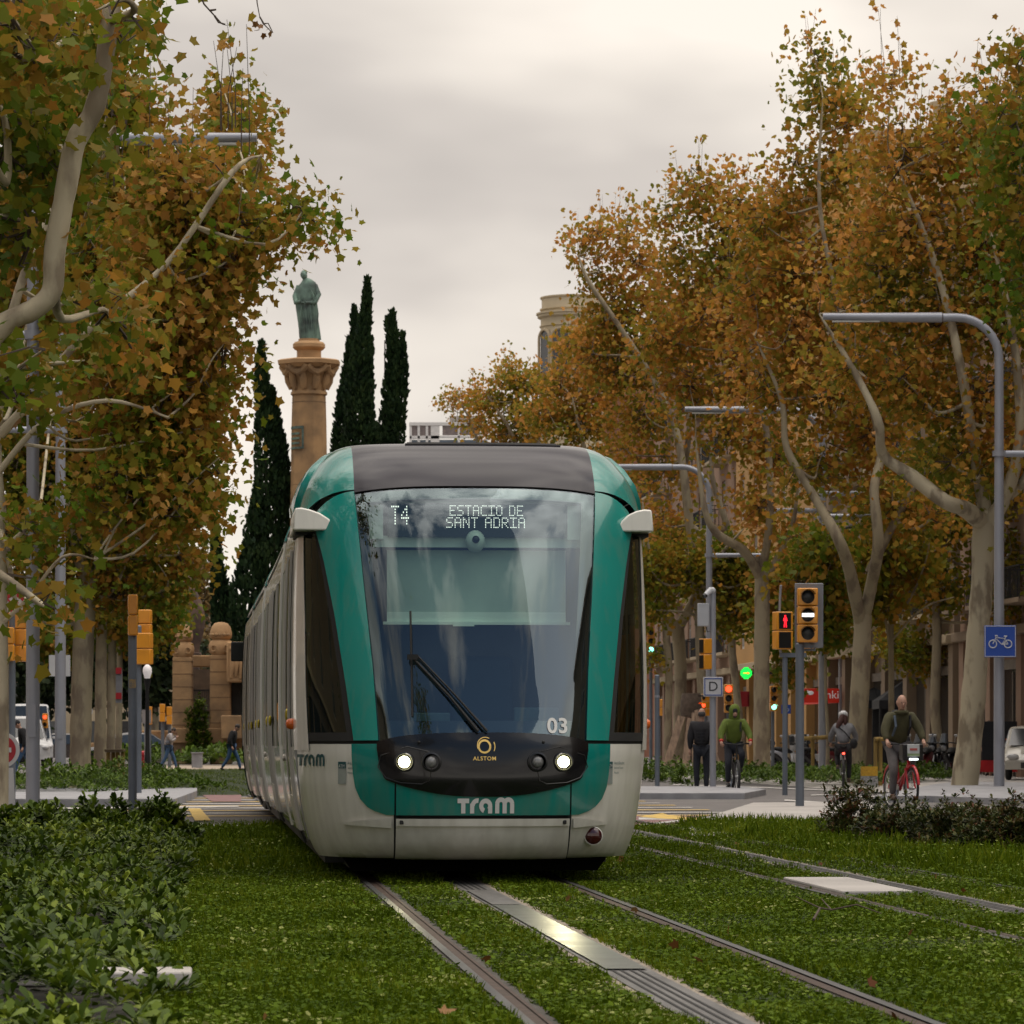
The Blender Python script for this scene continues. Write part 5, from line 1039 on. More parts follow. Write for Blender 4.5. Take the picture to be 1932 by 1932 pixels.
for i in range(8):
    a=2*PI*i/8; a2=2*PI*(i+1)/8; p0=Vector((math.cos(a),math.sin(a),0))*48*k; p1=Vector((math.cos(a2),math.sin(a2),0))*48*k; z=zc(700)
    b.tube([p0+(p1-p0)*t+Vector((0,0,z-.35*math.sin(PI*t)+.2)) for t in(0,.25,.5,.75,1)],[.24,.16,.2,.16,.24],8)
b.build('scroll_band',SAND,T)
b=MB(); b.lathe([(0,zc(696)),(50*k,zc(696)),(58*k,zc(690)),(61.5*k,zc(689)),(62.5*k,zc(682)),(56*k,zc(679.5)),(0,zc(678))],8,a0=R(22.5),a1=R(382.5)); b.build('abacus',SANDL,T,smooth=20)
b=MB(); b.lathe([(23*k,zc(680)),(23*k,zc(662)),(27*k,zc(660)),(30.5*k,zc(656)),(30.5*k,zc(650)),(27*k,zc(646)),(20*k,zc(644)),(20*k,zc(640)),(0,zc(640))],24); b.build('statue_base',SANDL,T,smooth=30)
b=MB(); 
for (x0,y0,x1,y1) in((-34,806,-8,811),(-12,811,-8,849),(-34,845,-8,849),(-33,818,-16,822),(-33,827,-16,831),(-33,836,-16,840)):
    for j in range(6):
        xa=x0+(x1-x0)*j/6; xb=x0+(x1-x0)*(j+1)/6
        def sp_(x,py,o=.05): rr=34*k; X=x*k; X=max(-rr*.985,X); return (X,-math.sqrt(rr*rr-X*X)-o,zc(py))
        b.add([sp_(xa,y0),sp_(xb,y0),sp_(xb,y1),sp_(xa,y1),sp_(xa,y0,0),sp_(xb,y0,0),sp_(xb,y1,0),sp_(xa,y1,0)],[(0,1,2,3),(4,5,6,7),(0,1,5,4),(2,3,7,6),(0,3,7,4),(1,2,6,5)])
b.build('bronze_plaque',BRZ,T,smooth=None)
# bronze figure: robed man, head bowed to his right, hands joined
bz=P(cx-2,641,Zc); T=thing('statue','green bronze statue of a robed man with bowed head on the column','statue',bz,0)
n=28; b=MB(); prof_=[ # (py, cx, rx, ry)
(641,5,19,15),(636,4,19.5,15),(620,2.5,19,14.5),(600,0,19,14),(585,-2,19.5,14),(570,-3.5,20.5,14),(558,-4,20.5,13.5),(548,-3.5,20,13),(540,-1,18,12),(533,1,14,11),(528,-1,9,8),(525,-4,6.5,6.5)]
g=[]
for (py,c,rx,ry) in prof_:
    for i in range(n*2):
        a=2*PI*i/(n*2); fold=1+(.055*math.sin(a*9+py*.03)+.04*math.sin(a*15+1.3))*min(1,max(0,(py-545)/30)); 
        g.append((c*k+rx*k*fold*math.cos(a),ry*k*fold*math.sin(a),(641-py)*k))
m=n*2; b.add(g,[(j*m+i,j*m+(i+1)%m,(j+1)*m+(i+1)%m,(j+1)*m+i) for j in range(len(prof_)-1) for i in range(m)]+[tuple(range((len(prof_)-1)*m,len(prof_)*m))]); b.build('robe',BRZ,T,smooth=60)
hd=MB(); hd.ball((-7.5*k,-4*k,(641-520)*k),(6.3*k,7.2*k,8.2*k),18,14,Matrix.Rotation(R(-22),3,'Y')@Matrix.Rotation(R(18),3,'X')); hd.ball((-10.5*k,-9.5*k,(641-517)*k),(1.3*k,1.6*k,2*k),8,6); hd.tube([(-5*k,-1*k,(641-530)*k),(-7*k,-3*k,(641-524)*k)],[4.2*k,4*k],10); hd.build('head',BRZ,T,smooth=70)
hr=MB(); hr.ball((-7*k,-2.4*k,(641-515)*k),(6*k,6*k,5.2*k),14,10); hr.build('cap',BRZ,T,smooth=70)
for s,pts in((-1,[(-17,1,540),(-24,-4,560),(-22,-10,572),(-12,-15,571)]),(1,[(13,1,538),(20,-3,556),(14,-11,572),(-4,-15,573)])):
    MB().tube([(x*k,y*k,(641-py)*k) for x,y,py in pts],[5.2*k,5.4*k,4.8*k,2.6*k],12).build('sleeve',BRZ,T,smooth=70)
h=MB(); h.ball((-9*k,-17*k,(641-573)*k),(3.2*k,2*k,2.2*k),10,8)
for i in range(4): h.tube([(-9*k+i*1.1*k,-18*k,(641-572-i*.8)*k),(-5.5*k+i*.8*k,-19*k,(641-574-i*.8)*k)],.55*k,6)
h.build('joined_hands',BRZ,T,smooth=70)
b=MB()
for x0,x1,y0,y1 in((-12,-6,580,640),(-2,1,578,638),(8,10,560,640),(15,17,552,636),(-16,-14,560,600),(4,12,545,575)): b.tube([(x0*k,-13.5*k,(641-y0)*k),((x0+x1)/2*k+.1,-15*k,(641-(y0+y1)/2)*k),(x1*k,-14.5*k,(641-y1)*k)],[.5*k,1.4*k,1.1*k],6)
b.build('drapery_fold',BRZ,T,smooth=70)
# gate pillars with domed caps, lintels, relief
Zg=176; k=Zg/F
def zg(py): return CH+(HZ-py)*k
def gate_pillar(label,px,ty,w):
    T=thing('gate_pillar',label,'pillar',P(px,HZ,Zg)-Vector((0,0,CH)),0,'domed sandstone pillars of the monument'); h=w/2*k
    b=MB(); b.prism([(-h,0),(h,0),(h*.97,zg(ty+62)),(-h*.97,zg(ty+62))],-h,h,'y'); b.build('shaft',SAND,T,smooth=None,bevel=.06)
    b=MB(); 
    for py in range(ty+70,1395,24): b.box((0,0,zg(py)),(2*h+.02,2*h+.02,.03))
    b.build('courses',JOINT,T,smooth=None)
    b=MB(); b.lathe([(h*.9,zg(ty+62)),(h*1.12,zg(ty+56)),(h*1.18,zg(ty+44)),(h*1.0,zg(ty+36)),(h*.75,zg(ty+32))],20); b.build('neck',SANDL,T,smooth=50)
    b=MB(); b.lathe([(h*.72,zg(ty+33)),(h*1.0,zg(ty+30)),(h*1.05,zg(ty+22)),(h*1.0,zg(ty+17)),(h*.9,zg(ty+9)),(h*.62,zg(ty+2)),(h*.3,zg(ty)),(0,zg(ty))],20); b.build('dome',SANDL,T,smooth=60)
    b=MB(); 
    for s in(-1,0,1): b.torus((s*h*.62,-h*1.02,zg(ty+50)),h*.28,h*.09,'y',14,6)
    for s in range(-2,3): b.ball((s*h*.38,-h*1.0,zg(ty+24)),(h*.2,h*.12,h*.16),8,6)
    b.build('carving',SAND,T)
    b=MB(); b.box((0,0,zg(1388)),(2*h*1.3,2*h*1.3,(1404-1376)*k)); b.build('plinth',SANDL,T,bevel=.04)
    return T
gate_pillar('left domed sandstone pillar of the monument gate, with carved neck',345,1178,37); gate_pillar('right domed sandstone pillar of the monument gate, beside the tram',417,1174,40)
T=thing('monument_relief','sandstone block with carved figure relief over a dark niche, at the tram side','relief',P(450,HZ,Zg-1)-Vector((0,0,CH)),0)
MB().box((.1,.4,zg(1250)),(52*k,1.2,76*k)).build('block',SANDL,T,bevel=.08); b=MB()
for x,y in((-12,1225),(-4,1222),(5,1226),(12,1230)): b.ball((x*k,-.25,zg(y)),(4*k,.18,5*k),10,8); b.tube([(x*k,-.22,zg(y+6)),((x+2)*k,-.3,zg(y+30)),((x-1)*k,-.2,zg(y+55))],[4*k,5.5*k,3*k],8); b.tube([(x*k,-.3,zg(y+12)),((x+7)*k,-.35,zg(y+18))],[2*k,1.5*k],6)
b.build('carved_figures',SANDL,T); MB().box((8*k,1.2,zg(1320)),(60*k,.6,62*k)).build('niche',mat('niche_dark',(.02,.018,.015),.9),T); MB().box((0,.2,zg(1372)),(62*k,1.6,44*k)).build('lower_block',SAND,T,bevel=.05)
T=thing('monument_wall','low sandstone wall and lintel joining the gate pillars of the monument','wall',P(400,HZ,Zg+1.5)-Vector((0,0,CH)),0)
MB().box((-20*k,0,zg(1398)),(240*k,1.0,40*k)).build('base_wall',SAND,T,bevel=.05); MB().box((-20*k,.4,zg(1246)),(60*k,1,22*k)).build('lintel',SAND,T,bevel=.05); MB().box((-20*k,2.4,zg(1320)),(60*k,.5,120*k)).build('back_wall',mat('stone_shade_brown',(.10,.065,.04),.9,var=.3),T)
MB().box((-60*k,-1.2,zg(1407)),(330*k,.9,10*k)).build('bench_step',SANDL,T,bevel=.03)
b=MB(); 
for i in range(17): b.box(((-48+i*3.4)*k,1,zg(1330)),(.04,.04,60*k))
b.box((-20*k,1,zg(1301)),(60*k,.06,.08)); b.build('iron_railing',IRON,T,smooth=None)
blob_shrub('gate_bush','dark rounded bush growing in the gap of the monument gate','bush',P(374,HZ,Zg-1)-Vector((0,0,CH)),.62,.5,zg(1318),520,.18,8,SHRUBM,None,77)
Zs=196; k=Zs/F; T=thing('stone_figure','weathered dark stone figure on a tall pedestal behind the gate','statue',P(358,HZ,Zs)-Vector((0,0,CH)),0)
STD=mat('weathered_stone',(.17,.105,.075),.9,vscale=1.5,col2=(.07,.045,.035),bump=.7,bscale=5)
b=MB(); g=[]; pr_=[(1236,3,14,12),(1215,4,17,13),(1190,6,21,15),(1165,6,22,15),(1140,3,20,14),(1120,-2,17,12),(1108,-6,14,11),(1098,-4,11,9),(1090,-1,6,6),(1086,0,2,2)]
for py,c,rx,ry in pr_:
    for i in range(20): a=2*PI*i/20; f=1+.08*math.sin(a*5+py*.05); g.append((c*k+rx*k*f*math.cos(a),ry*k*f*math.sin(a),CH+(HZ-py)*k))
b.add(g,[(j*20+i,j*20+(i+1)%20,(j+1)*20+(i+1)%20,(j+1)*20+i) for j in range(len(pr_)-1) for i in range(20)]); b.tube([(-10*k,-.2,CH+290*k),(-17*k,-.4,CH+275*k),(-13*k,-.5,CH+255*k)],[7*k,6*k,4*k],10); b.build('figure',STD,T,smooth=70)
MB().box((6*k,0,(CH+168*k)/2),(24*k,24*k,CH+168*k)).box((6*k,0,CH+166*k),(30*k,30*k,6*k)).build('pedestal',STD,T,bevel=.05)
# ================================================ STREET FURNITURE
LAMP=mat('lamp_post_grey',(0.30,0.31,0.345),0.42,.25,var=.10,vscale=1.2,bump=.05,bscale=6)
POLE=mat('signal_post_grey',(0.135,0.155,0.185),0.5,.2,var=.15,vscale=1.5)
YEL=mat('signal_yellow',(0.68,0.27,0.012),0.4,var=.12,vscale=4,coat=.2); BLK=mat('lens_black',(.008,.008,.008),.3,var=.1); BKG=mat('signal_board_grey',(.17,.18,.20),.5,var=.1)
GLP='grey angled street lamp posts'
def lamp_post(label,px,Y,side,arm_px=None,arm_y=None,low_y=None,low_len=1.8,rad=.115,arm_z=10.2,arm_len=3.75,low_z=7.2,base_z=0.0):
    """side -1: main arm to the left"""
    p=P(px,HZ,Y); p.z=0; T=thing('street_lamp',label,'street lamp',p,0,GLP); s=side
    pts=[(0,0,base_z)]+[(0,0,z) for z in np.linspace(1,arm_z-1.15,6)]; rad_=[rad]+list(np.linspace(rad,rad*.82,6)); rb=.9
    for i in range(1,9): a=PI/2*i/8; pts.append((s*rb*(1-math.cos(a)),0,arm_z-rb-.1+ (rb)*math.sin(a))); rad_.append(rad*.80)
    z=arm_z-.1; pts.append((s*1.2,0,z)); rad_.append(rad*.78); pole=MB().tube(pts,rad_,20).build('post',LAMP,T,smooth=50)
    b=MB(); b.tube([(s*1.22,0,z),(s*2.2,0,z+.0),(s*arm_len,0,z+.02)],[rad*.95,rad*.9,rad*.62],16); b.build('lamp_arm',LAMP,T); MB().box((s*(arm_len-.7),0,z-rad*.75),(1.0,rad*1.1,.03)).build('lamp_lens',mat('lamp_diffuser',(.45,.45,.42),.3),T)
    b=MB(); b.tube([(0,0,low_z),(-s*.5,0,low_z),(-s*low_len,0,low_z+.01)],[rad*.62,rad*.62,rad*.5],14); b.build('footway_arm',LAMP,T); MB().lathe([(rad*1.25,-.06),(rad*1.25,.06)],20,(0,0,low_z),'z').build('collar',LAMP,T)
    MB().box((0,-rad-.004,1.35),(.10,.012,.45)).build('inspection_door',LAMP,T)
    return T
lamp_post('grey street lamp at far left, widest post, arm high in the plane leaves',62,50.5,1,rad=.095,arm_len=3.05,arm_z=9.37,low_z=6.6)
lamp_post('grey street lamp second from the left edge, slimmer and farther',114,73,1,rad=.11)
lamp_post('grey street lamp third on the left, mostly hidden by the mottled trunk',158,92,1,rad=.105)
lamp_post('grey street lamp with the blue cycle sign, rightmost and nearest on the right',1885,79,-1,rad=.115)
lamp_post('grey street lamp whose arm crosses the middle of the right tree row',1552,101,-1,rad=.115)
lamp_post('grey street lamp behind the letter sign pole, arm over the tram roof',1338,122,-1,rad=.115)
for px,Y,lab in((1587,145,'far grey lamp post left of the forked plane trunk'),(1749,135,'far grey lamp post left of the bare knotted trunk'),(1902,118,'far grey lamp post just right of the cycle sign post')): lamp_post(lab,px,Y,-1,rad=.115)
def lens(T_,c,r,state,ax='y'):
    m={'off':BLK,'red':mat('signal_red',(.4,.02,.01),.3,var=0,emit=(1,.06,.02),es=3.0),'green':mat('signal_green',(.05,.5,.4),.3,var=0,emit=(.25,1,.75),es=2.6)}[state]
    MB().lathe([(r,0),(r*.8,-.012),(0,-.02)],20,c,'y').build('lens',m,T_,smooth=80)
def housing(T,c,w,h,n,states,d=.22,facing=0,square=False,board=False,bar=None,man=None):
    """a row of n yellow sections; faces -y when facing=0"""
    H=bpy.data.objects.new('signal_head',None); 
    b=MB()
    for i in range(n): b.box((0,0,h*(n/2-i-.5)),(w,d,h*.97))
    hd=b.build('signal_head',YEL,T,bevel=.018); hd.location=c; hd.rotation_euler=(0,0,facing)
    bpy.data.objects.remove(H)
    if board:
        o=MB().box((w*.12,d/2+.03,0),(w*1.42,.025,h*n+.16)).build('backing_board',BKG,hd,bevel=.03)
    for i,s in enumerate(states):
        z=h*(n/2-i-.5); r=min(w,h)*.36
        if square: MB().box((0,-d/2-.004,z),(w*.74,.012,h*.84)).build('lens',BLK,hd,bevel=.004); 
        else:
            lens(hd,(0,-d/2-.006,z),r,s); MB().lathe([(r*1.12,-.16),(r*1.15,.0)],20,(0,-d/2,z),'y',a0=R(20),a1=R(160)).build('visor',BLK if s=='off' else YEL,hd)
        if s=='bar': pass
    if bar is not None:
        z=h*(n/2-bar-.5); MB().box((0,-d/2-.034,z),(w*.60,.012,h*.20)).build('white_bar',mat('signal_white_bar',(.8,.8,.8),.3,var=0,emit=(1,1,.95),es=1.6),hd,smooth=None)
    if man is not None:
        z=h*(n/2-man-.5); s=h*.36; m=mat('signal_red_man',(.5,.02,.02),.3,var=0,emit=(1,.015,.03),es=1.7); mb=MB()
        mb.prism([(-.10*s,-.95*s),(-.02*s,-.1*s),(.02*s,-.1*s),(.10*s,-.95*s),(.24*s,-.95*s),(.16*s,-.05*s),(.34*s,.0*s),(.22*s,.5*s),(-.22*s,.5*s),(-.34*s,.0*s),(-.16*s,-.05*s),(-.24*s,-.95*s)],-d/2-.020,-d/2-.014,'y'); mb.lathe([(0,-d/2-.02),(.15*s,-d/2-.02),(.15*s,-d/2-.014)],12,(0,0,z+.70*s),'y'); mb.v=[(x,y,zz_ if i>=24 else zz_+z) for i,(x,y,zz_) in enumerate(mb.v)]; mb.build('red_figure',m,hd,smooth=None)
    return hd
def post(T,r,h,m=None,cap=True): return MB().tube([(0,0,-.02),(0,0,.04),(0,0,h-.02),(0,0,h)],[r,r,r,r*.7],18).build('post',m or POLE,T)
TLG='yellow traffic signals'
# right: tram signal with white bar, with pedestrian signal behind on the same post
p=G(1509,1528); Y=p.y; k=Y/F; T=thing('tram_signal','yellow tram signal with lit white bar on the dark grey pole right of the tram','traffic light',p,0,TLG)
post(T,8.2*k,CH+(HZ-1213)*k); housing(T,((1523-1509)*k,-.02,CH+(HZ-1161)*k),38*k,34.4*k,3,['off']*3,board=True,bar=1)
MB().box((14*k,.06,CH+(HZ-1216)*k),(.2,.08,.06),ry=.4).box((20*k,.35,CH+(HZ-1219)*k),(26*k,.12,16*k)).build('bracket',POLE,T); 
o=MB().box((19*k,.3,CH+(HZ-1216)*k),(20*k,.2,14*k)).build('signal_head_rear',YEL,T,bevel=.02)
Y2=74; k=Y2/F; p=P(1481,HZ,Y2); p.z=0; T=thing('pedestrian_signal','yellow pedestrian signal showing a red figure, left of the tram signal','traffic light',p,0,TLG)
post(T,5*k,CH+(HZ-1240)*k); hd=housing(T,(-5*k,-.05,CH+(HZ-1190)*k),33*k,36*k,2,['off','off'],square=True,man=0,d=.26); hd.rotation_euler=(0,0,R(18))
MB().tube([(-7*k,.15,CH+(HZ-1232)*k),(-9*k,.15,CH+(HZ-1150)*k),(-8*k,.15,CH+(HZ-1122)*k),(-7*k,.1,CH+(HZ-1104)*k)],[2.2*k]*4,8).build('curved_pipe',LAMP,T); MB().box((15*k,0,CH+(HZ-1236)*k),(50*k,.08,8*k)).build('bracket',POLE,T)
# pole with D sign, camera, cabinet, side-on signal
Y=78.5; k=Y/F; p=P(1345,HZ,Y); p.z=0; T=thing('sign_pole','grey pole carrying a square white letter sign, a cabinet and a yellow signal','sign pole',p,0)
MB().tube([(0,0,.0),(0,0,2.6),(0,0,CH+(HZ-1112)*k)],[6.2*k,6.0*k,5.6*k],18).build('post',LAMP,T)
sg=MB().box((0,-.10,CH+(HZ-1296)*k),(37*k,.03,37*k)).build('sign_plate',mat('sign_plate_white',(.50,.50,.52),.45,var=.06),T,bevel=.01)
b=MB()
for x0,z0,w_,h_ in((0,15.5,33,1.6),(0,-15.5,33,1.6),(-15.7,0,1.6,32.6),(15.7,0,1.6,32.6)): b.box((x0*k,-.119,CH+(HZ-1296)*k+z0*k),(w_*k,.006,h_*k))
b.build('blue_border',mat('sign_blue_line',(.03,.07,.30),.4,var=0),sg,smooth=None)
V,Fc=text_mesh('D',.285); V=[(v[0]*1.0,-.120,CH+(HZ-1296)*k+v[1]) for v in V]; me=bpy.data.meshes.new('letter'); me.from_pydata(V,[],Fc); link('letter',me,mat('sign_black',(.01,.01,.012),.5,var=0),sg)
hd=housing(T,(-13*k,0,CH+(HZ-1234)*k),20*k,29.5*k,2,['off','off'],square=True,d=.22); hd.rotation_euler=(0,0,R(-62))
o=MB().box((-18.5*k,0,CH+(HZ-1160)*k),(21*k,.2,43*k)).build('cabinet',mat('cabinet_white',(.42,.43,.45),.5,var=.08),T,bevel=.012)
b=MB(); b.tube([(-3*k,-.05,CH+(HZ-1112)*k),(-14*k,-.12,CH+(HZ-1123)*k)],[5.5*k,5*k],14); b.ball((-1*k,-.04,CH+(HZ-1114)*k),6*k,12,8); cm=b.build('surveillance_camera',mat('camera_white',(.55,.56,.58),.35,var=.05),T); MB().tube([(-14*k,-.12,CH+(HZ-1123)*k),(-17*k,-.14,CH+(HZ-1126)*k)],[4.4*k,4.6*k],14).build('camera_hood',BLK,cm)
MB().tube([(-12*k,.1,CH+(HZ-1182)*k),(-10*k,.12,CH+(HZ-1192)*k),(-3*k,.1,CH+(HZ-1190)*k)],.012,6).build('cable',BLK,T)
p=G(1240,1494); k=p.y/F; T=thing('bollard_post','plain short grey post without sign just right of the tram','post',p,0); post(T,4.6*k,(1494-1273)*k,POLE); MB().lathe([(4.9*k,0),(4.9*k,.05)],16,(0,0,(1494-1316)*k),'z').build('clip',LAMP,T)
# blue cycle sign on the lamp post (its own thing: bolted plate)
Y=78.7; k=Y/F; c=P(1887,1210,Y); T=thing('cycle_sign','square blue sign with white bicycle symbol on the right lamp post','sign',c,0)
pl=MB().box((0,0,0),(60*k,.03,60*k)).build('plate',mat('sign_blue',(.006,.055,.33),.35,var=.06),T,bevel=.012); SW=mat('sign_symbol_white',(.55,.56,.58),.45,var=0)
b=MB()
for (x0,z0,w_,h_) in((0,28.6,58,1.1),(0,-28.6,58,1.1),(-28.6,0,1.1,57),(28.6,0,1.1,57)): b.box((x0*k,-.018,z0*k),(w_*k,.005,h_*k))
b.build('border',SW,pl,smooth=None)
b=MB(); 
def ln(pts,r=.95): b.tube([(x*k,-.022,z*k) for x,z in pts],r*k,6)
for x in(-14,14.5): b.torus((x*k,-.022,-5*k),7.2*k,1.0*k,'y',24,6)
ln([(-14,-5),(-8,7),(9,5),(3,-6),(-7,4)]); ln([(-9,9.5),(-8,7)]); ln([(-10,10.5),(-6,11),(-5,9)]); ln([(14.5,-5),(9,5),(3,-6),(14.5,-5)]); ln([(9,5),(10,9)]); ln([(7,9.5),(13,9.5)],1.2); ln([(3,-6),(9,-1),(12,-6)])
b.build('bicycle_symbol',SW,pl)
# left signals seen from behind
p=G(250,1546); k=p.y/F; T=thing('tram_signal','slim yellow tram signal seen from behind on the nearer left signal pole','traffic light',p,0,TLG); post(T,8*k,(1546-1190)*k)
hd=housing(T,(2*k,-.06,CH+(HZ-1161)*k),18*k,39*k,2,['off','off'],d=.2); hd.rotation_euler=(0,0,R(188)); hd.location=(2*k,-.10,CH+(HZ-1161)*k)
MB().box((1.0*k,-8.2*k,CH+(HZ-1290)*k),(13*k,.006,17*k)).build('sticker',mat('sticker_ochre',(.30,.20,.07),.6,vscale=30,col2=(.12,.12,.12)),T,smooth=None)
Y=67; k=Y/F; p=P(262,HZ,Y); p.z=.0; T=thing('pedestrian_signal','double yellow signal seen from behind on the pole right of the slim one','traffic light',p,0,TLG); post(T,5.2*k,CH+(HZ-1180)*k)
hd=housing(T,(9*k,.0,CH+(HZ-1224)*k),32*k,30*k,2,['off','off'],d=.24); hd.rotation_euler=(0,0,R(172)); hd=housing(T,(9*k,.3,CH+(HZ-1176)*k),24*k,27*k,2,['off','off'],d=.2); hd.rotation_euler=(0,0,R(176)); MB().box((0,.1,CH+(HZ-1250)*k),(30*k,.05,.04)).build('bracket',POLE,T)
Y=60; k=Y/F; p=P(23,HZ,Y); p.z=0; T=thing('traffic_signal','big yellow signal group seen from behind beside the left edge lamp post','traffic light',p,0,TLG); post(T,6.2*k,CH+(HZ-1160)*k)
hd=housing(T,(10*k,.1,CH+(HZ-1202)*k),34*k,31*k,3,['off']*3,d=.24); hd.rotation_euler=(0,0,R(178)); hd=housing(T,(-4*k,-.18,CH+(HZ-1216)*k),22*k,32*k,2,['off']*2,d=.22); hd.rotation_euler=(0,0,R(184))
REDS=mat('sign_red_paint',(.35,.012,.02),.45,var=.1); WS=mat('sign_white_paint',(.52,.52,.52),.5,var=.06)
def round_sign(label,c,r,kind,m_back=None):
    T=thing('road_sign',label,'road sign',c,0); MB().lathe([(0,.02),(r,.02),(r,-.01),(0,-.012)],36,(0,0,0),'y').build('plate',WS,T)
    if kind=='noentry': MB().lathe([(0,-.016),(r*.80,-.016),(r*.80,-.012)],36,(0,0,0),'y').build('red_disc',REDS,T); MB().box((0,-.022,0),(r*1.1,.01,r*.27)).build('white_bar',WS,T,smooth=None)
    else: 
        MB().lathe([(r*.72,-.016),(r,-.018),(r,.0)],36,(0,0,0),'y').build('red_ring',REDS,T); b=MB(); b.tube([(-r*.2,-.02,-r*.5),(-r*.2,-.02,.1*r),(0,-.02,.4*r),(r*.3,-.02,.2*r)],r*.1,6).box((0,-.022,0),(r*1.5,.006,r*.14),ry=R(45)); b.build('symbol',REDS,T,smooth=None)
    return T
p=P(3,1415,52); T=round_sign('white rimmed no entry sign half hidden by the left edge trunk',p,34*52/F,'noentry'); MB().tube([(0,.05,-(CH+(HZ-1415)*52/F)),(0,.05,0)],.035,12).build('post',LAMP,T); 
MB().prism([(.0,-1.02),(.20,-1.02),(.16,-.25),(.05,-.25)],.0,.03,'y').build('base_panel',WS,T)
round_sign('red and white no turning sign over the big left signal',P(27,1143,60.2),24*60/F,'turn')
p=P(108,1256,78); T=thing('road_sign','blank white rectangular sign behind the second lamp post','sign',p,0); MB().box((.05,0,0),(40*78/F,.02,40*78/F)).build('panel',WS,T,smooth=None); MB().tube([(.05,.04,-(p.z)),(.05,.04,.2)],.03,8).build('post',LAMP,T)
round_sign('tiny no entry sign far off between the second lamp post and mottled trunk',P(166,1342,120),9*120/F,'noentry')
b=MB(); p=P(224,1310,118); T=thing('road_sign','small grey panel with dark red squares between two left trunks','sign',p,0); MB().box((0,0,.25),(13*118/F,.05,62*118/F)).build('panel',mat('panel_grey',(.2,.2,.22),.5),T,smooth=None)
for z in(.75,-.05): MB().box((0,-.04,z),(11*118/F,.03,12*118/F)).build('red_square',REDS,T,smooth=None)
# white globe lamp
Y=122; k=Y/F; p=P(278,HZ,Y); p.z=0; T=thing('globe_lamp','small lantern with white glass globe on a black post behind the left signals','street lamp',p,0); MB().tube([(0,0,0),(0,0,1),(0,0,CH+(HZ-1300)*k),(0,0,CH+(HZ-1282)*k)],[.12,.07,.06,.12],12).build('post',IRON,T); MB().lathe([(5*k,CH+(HZ-1280)*k),(8.5*k,CH+(HZ-1268)*k),(8*k,CH+(HZ-1260)*k),(4*k,CH+(HZ-1255)*k),(0,CH+(HZ-1252)*k)],18).build('globe',mat('globe_white',(.72,.66,.64),.3,var=0,emit=(.8,.74,.72),es=.25),T,smooth=80)
# distant signals
def far_signal(label,px,py,Y,states,w=13,h=15,side=0):
    k=Y/F; p=P(px,HZ,Y); p.z=0; T=thing('traffic_signal',label,'traffic light',p,0,TLG); n=len(states); post(T,3.2*k if 3.2*k<.09 else .08,CH+(HZ-py-h*n/2)*k); hd=housing(T,(0,-.12,CH+(HZ-py)*k),w*k,h*k,n,states,d=.2); hd.rotation_euler=(0,0,side); return T
far_signal('distant signal showing red behind the letter sign pole',1374,1318,104,['red','off','off'],17,18)
far_signal('distant signal showing green right of the straight thick trunk',1458,1318,110,['off','off','green'],14,16,R(12))
far_signal('distant signal showing green close to the tram side window',1228,1210,140,['off','off','green'],14,16)
far_signal('distant small red signal between plank props and letter sign pole',1346-14,1330,112,['off','red','off'],13,14,R(-50))
far_signal('distant signal seen from behind by the tram, above the short post',1243,1335,108,['off','off'],13,16,R(180))
for px,py,lab in((282,1350,'distant yellow signal left of the walking woman, lowest of them'),(307,1345,'distant yellow signal nearest left of the stone gate'),(320,1350,'distant yellow signal touching the left gate pillar')): far_signal(lab,px,py,150,['off','off'],11 if px<300 else 10,17,R(180))
far_signal('distant signal with red light behind the left edge lamp post',86,1360,150,['red','off'],10,14)
# blue small sign
p=P(1483,1338,112); T=thing('parking_sign','small blue sign on a thin grey post beyond the motorcycles','sign',p,0); MB().box((0,0,0),(18*.016,.02,17*.016)).build('plate',mat('sign_blue',(.006,.055,.33),.35),T,bevel=.005); MB().tube([(0,.04,-p.z),(0,.04,.15)],.04,10).build('post',LAMP,T); b=MB(); b.torus((-.05,-.02,-.02),.035,.008,'y',12,5).torus((.05,-.02,-.02),.035,.008,'y',12,5).box((0,-.02,.04),(.08,.01,.03)); b.build('symbol',SW,T)
# yellow notice + wooden posts + planks + fence box
WOOD=mat('raw_wood',(.29,.20,.135),.85,vscale=2,col2=(.17,.115,.08),stretch=(6,6,.5),bump=.3); WOODY=mat('treated_wood',(.30,.20,.055),.8,vscale=2,col2=(.17,.11,.03),stretch=(6,6,.5))
p=G(1640,1487); k=p.y/F; T=thing('notice_board','small yellow and white notice board on the verge by the wooden posts','sign',p,0); MB().box((0,0,32*k),(32*k,.03,18*k)).build('yellow_plate',mat('notice_yellow',(.62,.36,.02),.5,vscale=40,col2=(.45,.25,.02)),T,smooth=None); MB().box((0,0,13*k),(32*k,.025,19*k)).build('white_plate',mat('notice_white',(.45,.45,.44),.6,vscale=30,col2=(.12,.12,.12)),T,smooth=None); MB().box((-15*k,.03,18*k),(.03,.03,40*k)).build('stake',LAMP,T)
for i,(px,lab) in enumerate(((1652,'left of the two short wooden posts beside the red bicycle'),(1661,'right of the two short wooden posts beside the red bicycle'))):
    p=G(px,1483); k=p.y/F; T=thing('wooden_post',lab,'post',p,0,'short wooden posts by the red bicycle'); MB().tube([(0,0,-.02),(0,0,92*k)],[4.2*k,4*k],12).build('stake',WOODY,T); MB().tube([(-3*k,-.06,88*k),(9*k,-.02,89*k)],.05,8).build('rail_end',WOODY,T)
Yp=121; k=Yp/F
